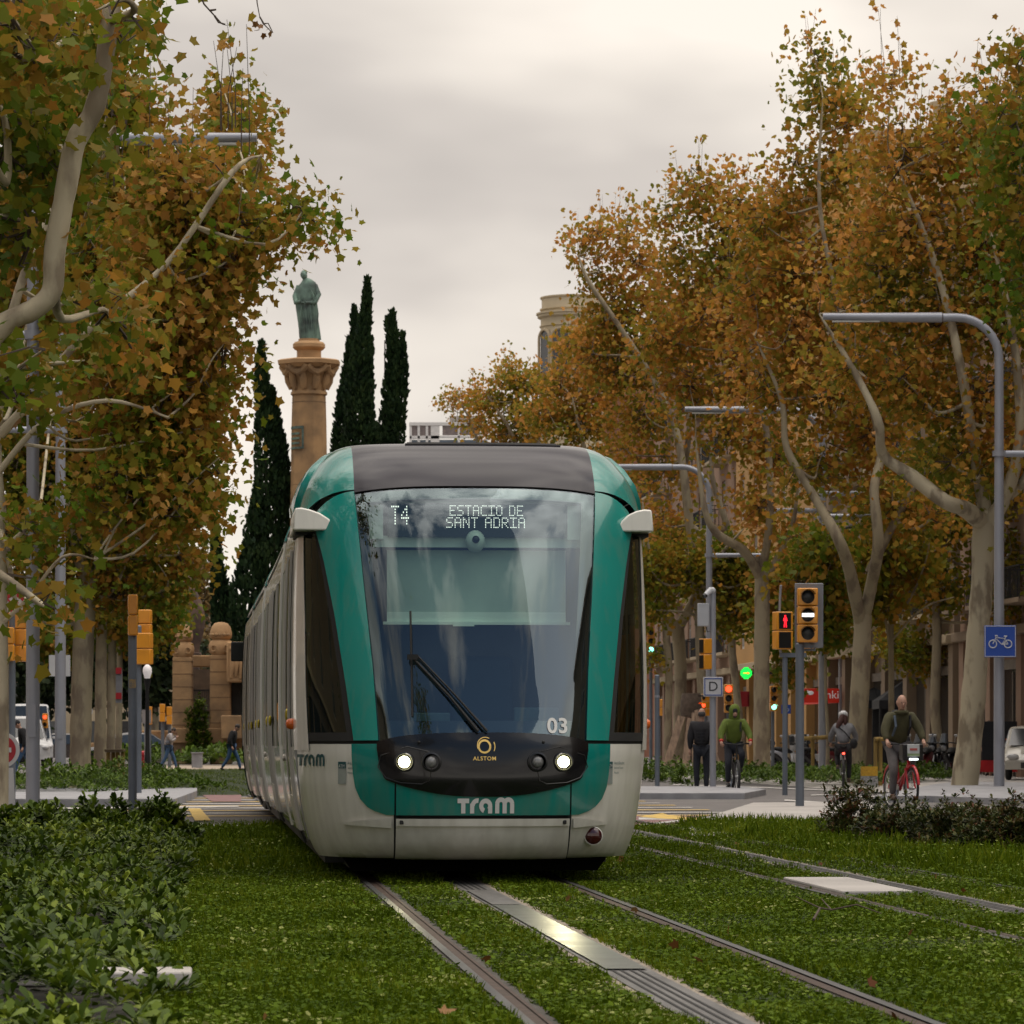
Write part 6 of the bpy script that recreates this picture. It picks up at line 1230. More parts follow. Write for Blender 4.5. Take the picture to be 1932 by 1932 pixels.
for i,(x0,x1,yb,yt,w,lab) in enumerate(((1252,1286,1485,1352,14,'pale plank leaning outermost left against the bound trunk'),(1291,1304,1475,1356,14,'second leaning plank from the left against the bound trunk'),(1312,1311,1468,1345,12,'upright plank in the middle of the trunk props'),(1336,1316,1466,1340,12,'leaning plank right of the middle of the trunk props'),(1360,1325,1466,1345,10,'outer right leaning plank behind the standing man'))):
    a=P(x0,HZ,Yp-1.2); a.z=0; c=P(x1,yt,Yp-.5)-a; T=thing('wooden_plank',lab,'plank',a,0,'planks propping the trunk beside the tram'); ax=c.normalized(); s=Vector((1,0,0)); s=(s-ax*s.dot(ax)).normalized(); nn=ax.cross(s); h=w*k/2; vs=[]
    for o_ in(Vector((0,0,0)),c):
        for sx,sy in((-1,-1),(1,-1),(1,1),(-1,1)): vs.append(o_+s*h*sx+nn*.04*sy)
    b=MB(); b.add(vs,[(0,1,2,3),(4,5,6,7),(0,1,5,4),(1,2,6,5),(2,3,7,6),(3,0,4,7)]); b.build('board',WOOD,T,smooth=None,bevel=.008); b=MB(); b.lathe([(.03,-.05),(.03,-.03)],8,(c.x*.92,c.y*.92,c.z*.92),'y'); b.build('bolt',IRON,T)
T=thing('trunk_wrap','brown cloth band wrapped round the propped trunk above the planks','cloth',P(1304,HZ,Yp+.2)-Vector((0,0,CH)),0); MB().lathe([(.33,CH+48*k),(.36,CH+60*k),(.34,CH+80*k),(.30,CH+92*k)],18).build('band',mat('sacking',(.11,.08,.06),.95,var=.3,vscale=8),T)
p=G(218,1484); k=p.y/F; T=thing('timber_enclosure','low timber box enclosure at the foot of the left trunks','fence',p,0); b=MB()
for i in range(4): b.box((-14*k+i*9*k,(i%2)*.1,33*k),(7*k,.06,64*k))
b.build('board',WOODY,T,smooth=None,bevel=.01); MB().box((-1*k,.02,68*k),(36*k,.5,5*k)).build('top_rail',mat('dark_wood',(.09,.06,.03),.8),T,bevel=.01)
T=thing('stake_frame','thin round wooden rail tied between two stakes in the right hedge','support',P(1560,HZ,98)-Vector((0,0,CH)),0); k=98/F; MB().tube([(-52*k,0,CH+(HZ-1394)*k),(2*k,0,CH+(HZ-1391)*k)],4*k,10).build('rail',WOODY,T); MB().tube([(-50*k,0,0),(-50*k,0,CH+14*k)],3.4*k,10).build('stake',WOODY,T); MB().tube([(-26*k,.1,0),(-26*k,.1,CH+14*k)],3.4*k,10).build('stake',WOODY,T)
# hydrant, small block, poles
p=P(270,HZ,140); p.z=0; T=thing('hydrant','small red hydrant left of the walking woman','hydrant',p,0); k=.02; MB().lathe([(.17,0),(.17,.06),(.11,.1),(.10,.55),(.14,.58),(.12,.68),(0,.74)],14).build('body',mat('hydrant_red',(.35,.01,.015),.4),T); b=MB(); b.tube([(.0,-.0,.60),(.17,0,.58)],.05,8); b.build('outlet',LAMP,T)
p=P(372,HZ,150); p.z=0; T=thing('utility_box','small grey box in the planting before the monument','utility box',p,0); MB().box((0,0,.30),(.42,.3,.6)).build('case',GRANITE,T,bevel=.02); MB().box((0,0,.62),(.48,.36,.05)).build('lid',GRANITE,T,bevel=.01)
p=P(277,HZ,136); p.z=0; T=thing('sign_pole','thin grey pole with a pale panel behind the left signals','sign pole',p,0); k=136/F; MB().tube([(0,0,0),(0,0,CH+(HZ-1345)*k)],.09,10).build('post',LAMP,T); MB().box((0,-.05,CH+(HZ-1352)*k),(17*k,.1,26*k)).build('panel',mat('panel_pink',(.36,.32,.32),.6),T,smooth=None)
# black tents
CAN=mat('black_canvas',(.014,.015,.018),.8,var=.2)
for px,py,w,lab in((1722,1272,70,'black peaked canopy tent behind the man on the red bicycle'),(1655,1292,48,'second black canopy tent, lower, left of the peaked one')):
    Y=138 if w<60 else 132; k=Y/F; p=P(px,HZ,Y); p.z=0; T=thing('canopy_tent',lab,'tent',p,0,'black canopy tents on the right pavement'); h0=CH+(HZ-1322)*k; h1=CH+(HZ-py)*k; a=w*k; b=MB(); b.add([(-a,-a,h0),(a,-a,h0),(a,a,h0),(-a,a,h0),(0,0,h1),(-a,-a,h0-.3),(a,-a,h0-.3),(a,a,h0-.3),(-a,a,h0-.3)],[(0,1,4),(1,2,4),(2,3,4),(3,0,4),(0,1,6,5),(1,2,7,6),(2,3,8,7),(3,0,5,8)]); b.build('canopy',CAN,T,smooth=None)
    for sx in(-1,1):
        for sy in(-1,1): MB().box((sx*a*.97,sy*a*.97,h0/2),(.07,.07,h0)).build('leg',IRON,T,smooth=None)
    MB().box((0,a*.95,h0*.45),(a*1.9,.05,h0*.9)).build('back_screen',CAN,T,smooth=None)
# barrier on right
Y=112; k=Y/F; p=P(1870,HZ,Y); p.z=0; T=thing('terrace_screen','dark fabric screen with red base strip beside the big right trunk','barrier',p,0); MB().box((30*k,0,CH+(HZ-1400)*k),(95*k,.06,(1440-1362)*k)).build('fabric',CAN,T,bevel=.01); MB().box((30*k,-.05,CH+(HZ-1448)*k+.04),(110*k,.05,22*k)).build('red_strip',mat('strip_red',(.50,.008,.01),.6),T,smooth=None)
b=MB(); b.box((33*k,-.08,CH+(HZ-1395)*k),(.20,.02,.05)); b.build('orange_tag',mat('tag_orange',(.6,.12,.01),.5),T,smooth=None)
# bike rack hoops
T=thing('bike_rack','grey steel cycle hoops at the end of the motorcycle row','bike rack',P(1455,HZ,112)-Vector((0,0,CH)),0); 
for i in range(2): MB().torus((i*.12,i*.25,.35),.42,.03,'y',20,8,a0=0,a1=PI).build('hoop',LAMP,T)
# ================================================ PEOPLE, CYCLES, VEHICLES
import bmesh
def skin_mesh(nodes,edges,name,sub=1,root=0):
    """nodes: list of (pos, radius or (rx,ry))"""
    me=bpy.data.meshes.new(name); me.from_pydata([n[0] for n in nodes],edges,[]); o=bpy.data.objects.new(name,me); COL.objects.link(o)
    md=o.modifiers.new('skin','SKIN'); md.use_smooth_shade=True
    if not me.skin_vertices:
        bpy.context.view_layer.update()
    sv=me.skin_vertices[0].data
    for i,n in enumerate(nodes):
        r=n[1]; sv[i].radius=(r,r) if not hasattr(r,'__len__') else r; sv[i].use_root=(i==root)
    s=o.modifiers.new('sub','SUBSURF'); s.levels=sub; s.render_levels=sub
    dg=bpy.context.evaluated_depsgraph_get(); m2=bpy.data.meshes.new_from_object(o.evaluated_get(dg)); bpy.data.objects.remove(o); bpy.data.meshes.remove(me); m2.name=name; m2.materials.clear(); return m2
def mesh_add(me,b):
    v=[tuple(x.co) for x in me.vertices]; f=[tuple(p.vertices) for p in me.polygons]; n=len(v); v+=b.v; f+=[tuple(i+n for i in q) for q in b.f]; m=bpy.data.meshes.new(me.name); m.from_pydata(v,[],f); m.polygons.foreach_set('use_smooth',[True]*len(m.polygons)); m.update(); return m
SKIN=mat('skin',(.42,.24,.17),.55,var=.1)
BASE=dict(pelvis=(0,0,.95),waist=(0,0,1.10),chest=(0,0,1.32),neck=(0,.0,1.49),head=(0,-.01,1.63),
 shL=(.19,0,1.42),elL=(.24,.02,1.13),wrL=(.25,-.06,.88),shR=(-.19,0,1.42),elR=(-.24,.02,1.13),wrR=(-.25,-.06,.88),
 hipL=(.095,0,.90),knL=(.10,-.01,.50),anL=(.10,.03,.09),toL=(.11,-.14,.04),hipR=(-.095,0,.90),knR=(-.10,-.01,.50),anR=(-.10,.03,.09),toR=(-.11,-.14,.04))
def person(label,loc,rz,pose,top,legs,shoe,hair=(.03,.02,.015),scale=1.0,bulk=1.0,bald=False,group=None,cap=None,hood=None,extras=None,long_hair=None,helmet=None,quilt=False,beard=False):
    J={k:Vector(v) for k,v in {**BASE,**pose}.items() if k!='grip'}; T=thing('person',label,'person',loc,rz,group); T.scale=(scale,)*3
    K=['pelvis','waist','chest','neck','head','shL','elL','wrL','shR','elR','wrR','hipL','knL','anL','toL','hipR','knR','anR','toR']; I={k:i for i,k in enumerate(K)}
    E=[('pelvis','waist'),('waist','chest'),('chest','neck'),('neck','head'),('chest','shL'),('shL','elL'),('elL','wrL'),('chest','shR'),('shR','elR'),('elR','wrR'),('pelvis','hipL'),('hipL','knL'),('knL','anL'),('anL','toL'),('pelvis','hipR'),('hipR','knR'),('knR','anR'),('anR','toR')]
    rad=dict(pelvis=.13,waist=.12,chest=.13,neck=.055,head=.07,shL=.065,shR=.065,elL=.042,elR=.042,wrL=.028,wrR=.028,hipL=.085,hipR=.085,knL=.055,knR=.055,anL=.038,anR=.038,toL=.03,toR=.03)
    body=skin_mesh([(J[k],rad[k]*.9) for k in K],[(I[a],I[b]) for a,b in E],'body')
    b=MB(); up=(J['head']-J['neck']).normalized(); hd=J['head']+up*.03; fw=Vector((0,-1,0)); fw=(fw-up*fw.dot(up)).normalized(); sd=fw.cross(up); M=Matrix((sd,-fw,up)).transposed()
    def hp(x,y,z): return hd+sd*x-fw*y*-1*0+fw*(-y)*1.0+up*z if False else hd+sd*x+fw*y+up*z
    b.ball(hd,(.076,.095,.118),18,14,M); b.ball(hp(0,.02,-.07),(.052,.062,.055),12,8,M)
    b.ball(hp(0,.098,-.018),(.013,.018,.026),8,6,M)
    for s in(-1,1): b.ball(hp(s*.077,-.005,-.01),(.010,.022,.032),8,6,M)
    for sf,dsg in(('L',1),('R',-1)):   # hands: palm, four fingers, thumb
        w=J['wr'+sf]; e=J['el'+sf]; d=(w-e).normalized(); grip=pose.get('grip'); s=Vector((dsg,0,0)); s=(s-d*s.dot(d)).normalized(); n=d.cross(s)*dsg
        pc=w+d*.055; b.tube([w-d*.02,pc,pc+d*.03],[.026,.034,.030],8); cl=.035 if grip else .015
        for q in range(4):
            o_=s*0+n*(.026-.017*q); f0=pc+d*.03+o_; L=(.030,.034,.032,.026)[q]; b.tube([f0,f0+d*L*.8-s*cl*.4,f0+d*L*1.0-s*cl*1.4],[.0095,.009,.0075],6)
        b.tube([pc+n*.028,pc+n*.045+d*.02-s*.01,pc+n*.040+d*.045-s*.025],[.011,.010,.008],6)
    body=mesh_add(body,b); link('body',body,SKIN,T)
    eye=MB()
    for s in(-1,1): eye.ball(hp(s*.030,.086,.010),(.011,.008,.007),8,6,M)
    eye.build('eyes',mat('eye_dark',(.02,.015,.012),.3),T); MB().ball(hp(0,.083,-.058),(.024,.012,.006),8,6,M).build('mouth',mat('lips',(.26,.10,.08),.5),T)
    # top
    tk=['waist0','waist','chest','neck','shL','elL','wrL','shR','elR','wrR']; J['waist0']=J['pelvis']+Vector((0,0,.0)); r2=dict(waist0=.155*bulk,waist=.150*bulk,chest=.165*bulk,neck=.078,shL=.095*bulk,shR=.095*bulk,elL=.068*bulk,elR=.068*bulk,wrL=.048,wrR=.048)
    jj={k:i for i,k in enumerate(tk)}; pos={k:(J[k] if k not in('wrL','wrR') else J[k]-(J[k]-J['el'+k[-1]]).normalized()*.02) for k in tk}
    tm=skin_mesh([(pos[k],r2[k]) for k in tk],[(jj[a],jj[c]) for a,c in(('waist0','waist'),('waist','chest'),('chest','neck'),('chest','shL'),('shL','elL'),('elL','wrL'),('chest','shR'),('shR','elR'),('elR','wrR'))],'jacket')
    jk=link('jacket',tm,top,T)
    lk=['pelvis','hipL','knL','anL','hipR','knR','anR']; r3=dict(pelvis=.135*min(bulk,1.1),hipL=.105,hipR=.105,knL=.074,knR=.074,anL=.055,anR=.055); jj={k:i for i,k in enumerate(lk)}
    lm=skin_mesh([(J[k],r3[k]) for k in lk],[(jj[a],jj[c]) for a,c in(('pelvis','hipL'),('hipL','knL'),('knL','anL'),('pelvis','hipR'),('hipR','knR'),('knR','anR'))],'trousers'); link('trousers',lm,legs,T)
    for sf in'LR':
        a,t=J['an'+sf],J['to'+sf]; b=MB(); d=(t-a); b.tube([a-d*.30+Vector((0,0,-.03)),a+Vector((0,0,-.025)),a+d*.6+Vector((0,0,-.01)),t+d*.15],[.036,.046,.042,.028],10); b.build('shoe',shoe,T,smooth=80)
    hm=mat('hair_%d'%int(hair[0]*1000),hair,.7,var=.3,vscale=30)
    if not bald and not cap: b=MB(); b.ball(hp(0,-.014,.030),(.086,.098,.104),16,12,M); b.build('hair',hm,T,smooth=80)
    if bald: b=MB(); b.ball(hp(0,-.035,-.01),(.081,.075,.07),16,12,M); b.build('hair',hm,T,smooth=80)
    if cap: MB().ball(hp(0,-.008,.035),(.088,.104,.100),16,12,M).build('cap',cap,T,smooth=80)
    if hood:
        b=MB(); b.ball(hp(0,-.035,.02),(.118,.125,.155),18,14,M); b.tube([hp(0,-.05,-.12),hp(0,-.03,-.02)],[.12,.11],12); b.build('hood',hood,T,smooth=80)
    if long_hair: b=MB(); b.tube([hp(0,-.07,.02),hp(-.06,-.10,-.12),hp(-.13,-.12,-.26),hp(-.14,-.10,-.40)],[.075,.075,.055,.02],10); b.tube([hp(.03,-.08,0),hp(.05,-.10,-.15),hp(.03,-.11,-.22)],[.06,.05,.02],8); b.build('long_hair',hm,T,smooth=80)
    if helmet:
        b=MB(); 
        b.ball(hp(0,-.01,.055),(.112,.135,.095),20,14,M); h=b.build('helmet',helmet,T,smooth=80); v=MB()
        for s in(-.06,-.025,.025,.06): v.tube([hp(s,-.135+abs(s)*.5,.07),hp(s,-.09,.132-abs(s)*.3),hp(s,0,.153-abs(s)*.4),hp(s,.08,.128-abs(s)*.3)],[.008,.011,.011,.006],6)
        v.build('vents',BLK,h,smooth=80)
    if quilt:
        b=MB()
        for i in range(7):
            z=J['pelvis'].z+.03+i*.07; r=.163*bulk if i<6 else .14; b.torus((J['chest'].x,J['chest'].y*min(1,i/4),z),r*.86,.006,'z',24,5)
        b.build('quilt_seam',BLK,jk)
    if extras: extras(T,J,hp,M)
    return T,J
def cloth(name,c,r=.85,**k): return mat(name,c,r,var=k.pop('var',.22),vscale=k.pop('vscale',9),bump=.25,bscale=18,**k)
NAVY=cloth('dark_trousers',(.012,.014,.022)); BLACKC=cloth('black_cloth',(.010,.010,.012)); JEANS=cloth('blue_jeans',(.045,.10,.20)); GREYT=cloth('grey_trousers',(.11,.10,.10)); SHOEB=mat('black_shoe',(.012,.011,.010),.5); SHOET=mat('brown_shoe',(.10,.065,.045),.7)
TYRE=mat('tyre',(.014,.014,.014),.8,var=.1); RIM=mat('rim_alu',(.42,.42,.42),.3,.8,var=.1)
def bicycle(label,loc,rz,frame,rim=None,fat=.022,front_box=False,rear_light=False,r=.34,basket=None,scale=1.0,lampc=None):
    T=thing('bicycle',label,'bicycle',loc,rz); T.scale=(scale,)*3; wb=.54
    for y,nm in((-wb,'front_wheel'),(wb,'rear_wheel')):
        w=MB().torus((0,y,r),r-fat,fat,'x',36,10).build(nm,TYRE,T,smooth=60); b=MB(); b.torus((0,y,r),r-fat*2.2,.010,'x',30,6); b.build('rim',rim or RIM,w); s=MB()
        for i in range(16): a=2*PI*i/16; s.cyl((0.012*(-1)**i,y,r),(0,y+(r-.045)*math.cos(a),r+(r-.045)*math.sin(a)),.0022,4)
        s.build('spokes',RIM,w); MB().cyl((-.045,y,r),(.045,y,r),.022,10).build('hub',RIM,w)
    b=MB(); hb=(0,-.36,.86); bb=(0,.06,.30); st=(0,.22,.82); ax=(0,wb,r)
    b.tube([hb,(0,-.40,.66)],.026,10); b.tube([(0,-.385,.72),bb],.024,10); b.tube([(0,-.37,.80) if not front_box else (0,-.39,.62),(0,.19,.74) if not front_box else (0,.10,.42)],.018 if not front_box else .03,10); b.tube([bb,st],.018,10)
    for s in(-1,1): b.tube([bb,(s*.05,wb-.06,r),ax],.011,6); b.tube([(0,.20,.72),(s*.05,wb-.04,r+.02),ax],.009,6)
    b.build('frame',frame,T,smooth=70)
    b=MB()
    for s in(-1,1): b.tube([(s*.055,-.42,.62),(s*.058,-wb,r)],.016,8)
    b.box((0,-.41,.63),(.14,.05,.04)); b.build('fork',frame if front_box else BLK,T)
    b=MB(); b.tube([hb,(0,-.34,1.0)],.016,8); b.tube([(-.31,-.22,1.02),(-.2,-.30,1.03),(0,-.34,1.01),(.2,-.30,1.03),(.31,-.22,1.02)],.013,8); b.build('handlebar',BLK,T)
    MB().tube([(-.33,-.21,1.02),(-.22,-.285,1.03)],.018,8).build('grip',RUBBER,T); MB().tube([(.33,-.21,1.02),(.22,-.285,1.03)],.018,8).build('grip',RUBBER,T)
    b=MB(); b.tube([st,(0,.24,.95)],.014,8); b.build('seat_post',RIM,T); b=MB(); b.tube([(0,.12,.965),(0,.20,.97),(0,.30,.975),(0,.36,.975)],[.022,.045,.075,.06],12); b.v=[(x,y,.965+(z-.965)*.45) for x,y,z in b.v]; b.build('saddle',BLK,T)
    b=MB(); b.tube([(-.06,.06,.30),(-.075,.02,.14),(-.12,.02,.14)],.012,6); b.tube([(.06,.06,.30),(.075,.10,.46),(.12,.10,.46)],.012,6); b.lathe([(.0,-.03),(.09,-.03),(.09,-.02),(0,-.02)],18,(-.02,.06,.30),'x'); b.build('crank',RIM,T)
    MB().box((-.13,.02,.14),(.09,.07,.02)).build('pedal',BLK,T); MB().box((.13,.10,.46),(.09,.07,.02)).build('pedal',BLK,T)
    if front_box:
        b=MB(); b.box((0,-.52,.90),(.34,.20,.26)); b.build('front_carrier',BLK,T,bevel=.02); MB().box((0,-.628,.93),(.20,.012,.19)).build('white_plate',mat('plate_pale',(.48,.50,.50),.5,var=.1),T,bevel=.01); MB().box((0,-.636,.945),(.12,.006,.035)).build('red_mark',mat('mark_red',(.45,.10,.09),.5),T,smooth=None); MB().box((0,-.636,.86),(.20,.006,.04)).build('green_edge',mat('mark_green',(.25,.32,.16),.5),T,smooth=None)
        MB().box((0,-.64,.79),(.14,.03,.03)).build('front_lamp',mat('lamp_white',(.8,.8,.8),.3,var=0,emit=(.9,1,1),es=3),T,bevel=.005)
        for y in(-wb,wb): MB().torus((0,y,r),r+.03,.022,'x',18,8,a0=R(10),a1=R(170)).build('mudguard',frame if y<0 else mat('guard_red',(.42,.02,.02),.4),T)
    if rear_light: MB().ball((0,.42,.80),(.03,.02,.025),10,6).build('rear_lamp',mat('rear_red',(.5,.02,.01),.3,var=0,emit=(1,.05,.03),es=6),T,smooth=80)
    return T
RIDE=dict(grip=True,pelvis=(0,.22,1.02),waist=(0,.17,1.16),chest=(0,.06,1.36),neck=(0,.0,1.52),head=(0,-.03,1.66),shL=(.19,.03,1.45),elL=(.30,-.08,1.22),wrL=(.30,-.22,1.07),shR=(-.19,.03,1.45),elR=(-.30,-.08,1.22),wrR=(-.30,-.22,1.07),hipL=(.10,.20,.96),knL=(.14,-.16,.80),anL=(.13,.06,.52),toL=(.13,-.08,.48),hipR=(-.10,.20,.96),knR=(-.14,-.06,.62),anR=(-.13,.04,.22),toR=(-.13,-.10,.17))
GC='people in the street'
# man on the red shared bicycle
p=G(1700,1526); RED=mat('cycle_red',(.46,.012,.02),.35,var=.08,coat=.4)
bicycle('red shared bicycle with black front carrier, ridden by the balding man',p,R(12),RED,front_box=True,r=.33)
def ex1(T,J,hp,M):
    b=MB(); b.tube([J['shL']+Vector((-.06,-.10,.03)),J['chest']+Vector((.12,-.17,-.05)),J['waist']+Vector((.13,-.13,0))],[.02,.02,.018],6).build('backpack_strap',BLACKC,T); MB().tube([J['shR']+Vector((.06,-.10,.03)),J['chest']+Vector((-.12,-.17,-.05)),J['waist']+Vector((-.13,-.13,0))],[.02,.02,.018],6).build('backpack_strap',cloth('strap_blue',(.10,.13,.17)),T); MB().ball(J['chest']+Vector((0,.20,0)),(.15,.10,.22),12,8).build('backpack',BLACKC,T,smooth=80)
    b=MB(); b.torus(J['neck']+Vector((0,-.01,.01)),.085,.035,'z',18,8); b.build('collar',MATS['olive_jacket'],T)
person('balding man in an olive jacket riding the red bicycle towards the camera',p,R(12),RIDE,cloth('olive_jacket',(.055,.05,.018)),GREYT,SHOET,bald=True,hair=(.10,.08,.07),group=GC,bulk=1.12,extras=ex1)
# green jacket cyclist
p=G(1386,1497)
bicycle('black mountain bicycle ridden by the cyclist in the green jacket',p,R(3),BLK,fat=.028,r=.35)
def ex2(T,J,hp,M): MB().tube([J['shL']+Vector((-.07,-.10,.02)),J['chest']+Vector((.11,-.17,-.08))],[.018,.018],6).build('strap',BLACKC,T); MB().ball(J['wrL']+Vector((.0,.0,.02)),(.045,.04,.04),8,6).build('red_cuff',mat('cuff_red',(.5,.03,.02),.6),T); MB().ball(J['wrR']+Vector((0,.0,.02)),(.045,.04,.04),8,6).build('red_cuff',MATS['cuff_red'],T); MB().ball(hp(0,.055,-.075),(.045,.04,.035),10,8,M).build('beard',mat('beard_brown',(.05,.03,.02),.8),T)
person('cyclist in a moss green hooded jacket and black beanie riding towards us',p,R(3),{**RIDE,'head':(0,-.02,1.64)},cloth('moss_jacket',(.095,.135,.012)),NAVY,SHOEB,cap=BLACKC,hood=MATS['moss_jacket'],group=GC,bulk=1.15,extras=ex2)
# woman cyclist from behind
p=G(1591,1487)
bicycle('black bicycle with a red rear light ridden away by the woman in the white helmet',p,R(176),BLK,rear_light=True,fat=.02)
def ex3(T,J,hp,M): MB().tube([J['shL']+Vector((-.05,.13,.02)),J['chest']+Vector((-.02,.21,-.02)),J['pelvis']+Vector((-.20,.10,.10))],.014,6).build('bag_strap',BLACKC,T); MB().ball(J['pelvis']+Vector((-.24,.08,.04)),(.09,.10,.13),12,8).build('shoulder_bag',BLACKC,T,smooth=80); MB().tube([J['neck']+Vector((-.07,.04,-.02)),J['neck']+Vector((0,.10,-.03)),J['neck']+Vector((.07,.04,-.02))],.045,8).build('pale_scarf',cloth('scarf_pink',(.42,.28,.26)),T)
person('woman in a grey jacket and white helmet cycling away from the camera',p,R(176),RIDE,cloth('grey_jacket',(.17,.17,.18)),BLACKC,SHOET,hair=(.06,.018,.012),long_hair=True,helmet=mat('helmet_white',(.62,.62,.62),.4),group=GC,bulk=1.05,extras=ex3,scale=.97)
# standing man
p=G(1324,1494)
person('man in a dark quilted jacket standing behind the letter sign pole, back turned',p,R(172),{'knL':(.11,.03,.5)},cloth('quilted_jacket',(.018,.017,.02)),NAVY,SHOEB,bald=True,hair=(.05,.045,.045),group=GC,bulk=1.2,quilt=True,scale=1.0)
# walking woman left
WALK=dict(hipL=(.09,0,.90),knL=(.10,-.20,.52),anL=(.10,-.30,.12),toL=(.10,-.47,.08),hipR=(-.09,0,.90),knR=(-.10,.10,.50),anR=(-.10,.34,.14),toR=(-.10,.24,.03),chest=(0,-.06,1.30),neck=(0,-.12,1.45),head=(0,-.19,1.55),shL=(.17,-.07,1.38),shR=(-.17,-.07,1.38))
def ex4(T,J,hp,M): MB().ball(J['waist']+Vector((-.17,.0,.0)),(.05,.11,.08),12,8).build('waist_bag',cloth('bag_grey',(.16,.16,.18)),T,smooth=80); MB().tube([J['shL']+Vector((-.05,.08,.02)),J['waist']+Vector((-.14,.08,.05))],.012,6).build('bag_strap',MATS['bag_grey'],T); MB().ball(J['head']+Vector((0,.10,.0)),(.055,.07,.06),10,8).build('hair_bun',mat('hair_30',(.03,.02,.015),.7),T)
person('woman in a white sweater and blue jeans walking right, hand at her mouth',G(318,1453),R(88),{**WALK,'elL':(.22,-.20,1.18),'wrL':(.08,-.30,1.42),'elR':(-.22,-.16,1.14),'wrR':(-.10,-.32,1.30)},cloth('white_sweater',(.42,.38,.37)),JEANS,SHOEB,group=GC,bulk=1.25,extras=ex4,scale=.94)
person('person in a black jacket and jeans half hidden behind the tram rear',G(437,1456),R(85),WALK,BLACKC,JEANS,SHOEB,group=GC,bulk=1.2)
person('person in black walking between the big signal and left lamp post',G(46,1469),R(-80),WALK,BLACKC,JEANS,SHOEB,group=GC,bulk=1.2,cap=BLACKC)
for px,lab in((1868,'person in a black top at the terrace, left of the cycle sign post'),(1918,'dark haired person at the terrace near the right edge')):
    person(lab,P(px,HZ,116)-Vector((0,0,CH)),R(-15),{},BLACKC,BLACKC,SHOEB,group=GC,scale=.98)
# motorcycles
def scooter(label,loc,rz,c,topcase=True,plate=True,group='parked motorcycles and scooters'):
    T=thing('motorcycle',label,'motorcycle',loc,rz,group)
    for y,r,nm in((-.66,.27,'front_wheel'),(.62,.26,'rear_wheel')):
        w=MB().torus((0,y,r),r-.055,.058,'x',26,10).build(nm,TYRE,T,smooth=60); MB().lathe([(0,-.03),(r-.1,-.03),(r-.1,.03),(0,.03)],16,(0,y,r),'x').build('rim',RIM,w)
    b=MB(); b.tube([(0,-.55,.75),(0,-.50,.45),(0,-.30,.28),(0,0,.26),(0,.25,.45),(0,.62,.70),(0,.82,.72)],[.10,.17,.15,.15,.19,.16,.05],12); b.build('body',c,T,smooth=70)
    b=MB(); b.tube([(0,-.02,.70),(0,.18,.80),(0,.48,.84),(0,.74,.88)],[.07,.14,.15,.08],12); b.v=[(x,y,.80+(z-.80)*.6) for x,y,z in b.v]; b.build('seat',RUBBER,T,smooth=70)
    b=MB(); 
    for s in(-1,1): b.tube([(s*.07,-.66,.27),(s*.07,-.50,.80)],.022,8)
    b.build('fork',RIM,T); b=MB(); b.tube([(-.34,-.36,1.02),(-.12,-.46,1.05),(.12,-.46,1.05),(.34,-.36,1.02)],.018,8); b.build('handlebar',BLK,T)
    b=MB(); b.ball((0,-.58,.90),(.14,.09,.16),12,8); b.build('front_cowl',c,T,smooth=80); MB().lathe([(.09,-.02),(.06,-.04),(0,-.05)],16,(0,-.65,.88),'y').build('headlight',mat('lamp_glass_off',(.22,.22,.22),.35),T)
    MB().tube([(0,-.62,1.0),(0,-.52,1.28)],[.14,.10],10).build('windscreen',mat('smoked_screen',(.05,.055,.06),.15),T)
    for s in(-1,1): MB().tube([(s*.26,-.38,1.03),(s*.30,-.42,1.22)],.008,5).ball((s*.31,-.42,1.25),(.06,.02,.04),10,6).build('mirror',RIM,T)
    MB().tube([(.16,.1,.25),(.17,.75,.34)],[.03,.055],10).build('exhaust',RIM,T)
    if topcase: MB().ball((0,.90,1.02),(.24,.22,.17),14,10).build('top_case',mat('top_case_black',(.012,.014,.02),.2,coat=.5),T,smooth=80)
    if plate: MB().box((0,.93,.58),(.20,.02,.22),rx=-.3).build('number_plate',WS,T,bevel=.005); MB().ball((0,.90,.74),(.06,.03,.03),8,6).build('rear_lamp',mat('lamp_red_dull',(.25,.01,.01),.3),T)
    return T
BKM=mat('gloss_black',(.012,.012,.014),.25,coat=.4); WHM=mat('gloss_white',(.55,.55,.55),.3,coat=.4); MRM=mat('maroon',(.10,.008,.012),.3,coat=.4)
def M_(px,Y): p=P(px,HZ,Y); p.z=0; return p
scooter('black motorcycle with rounded top case at the left of the parked row',M_(1492,114),R(125),BKM)
scooter('white scooter behind the black one with the top case',M_(1480,119),R(150),WHM,topcase=False)
scooter('black scooter parked between the signal pole and lamp post',M_(1538,113),R(140),BKM,topcase=False)
scooter('white and dark scooter behind the lamp post beside the cycling woman',M_(1568,115),R(150),WHM,topcase=False)
scooter('maroon scooter beside the cycling woman',M_(1583,112),R(145),MRM,topcase=False)
for px,Y,c,lab in((1718,109,BKM,'black motorcycle with white plate right behind the red bicycle'),(1742,108,MRM,'dark maroon motorcycle second behind the red bicycle'),(1768,110,BKM,'black motorcycle in front of the bare knotted trunk'),(1790,109,BKM,'black motorcycle last in the row before the big trunk')): scooter(lab,M_(px,Y),R(-20),c,topcase=False)
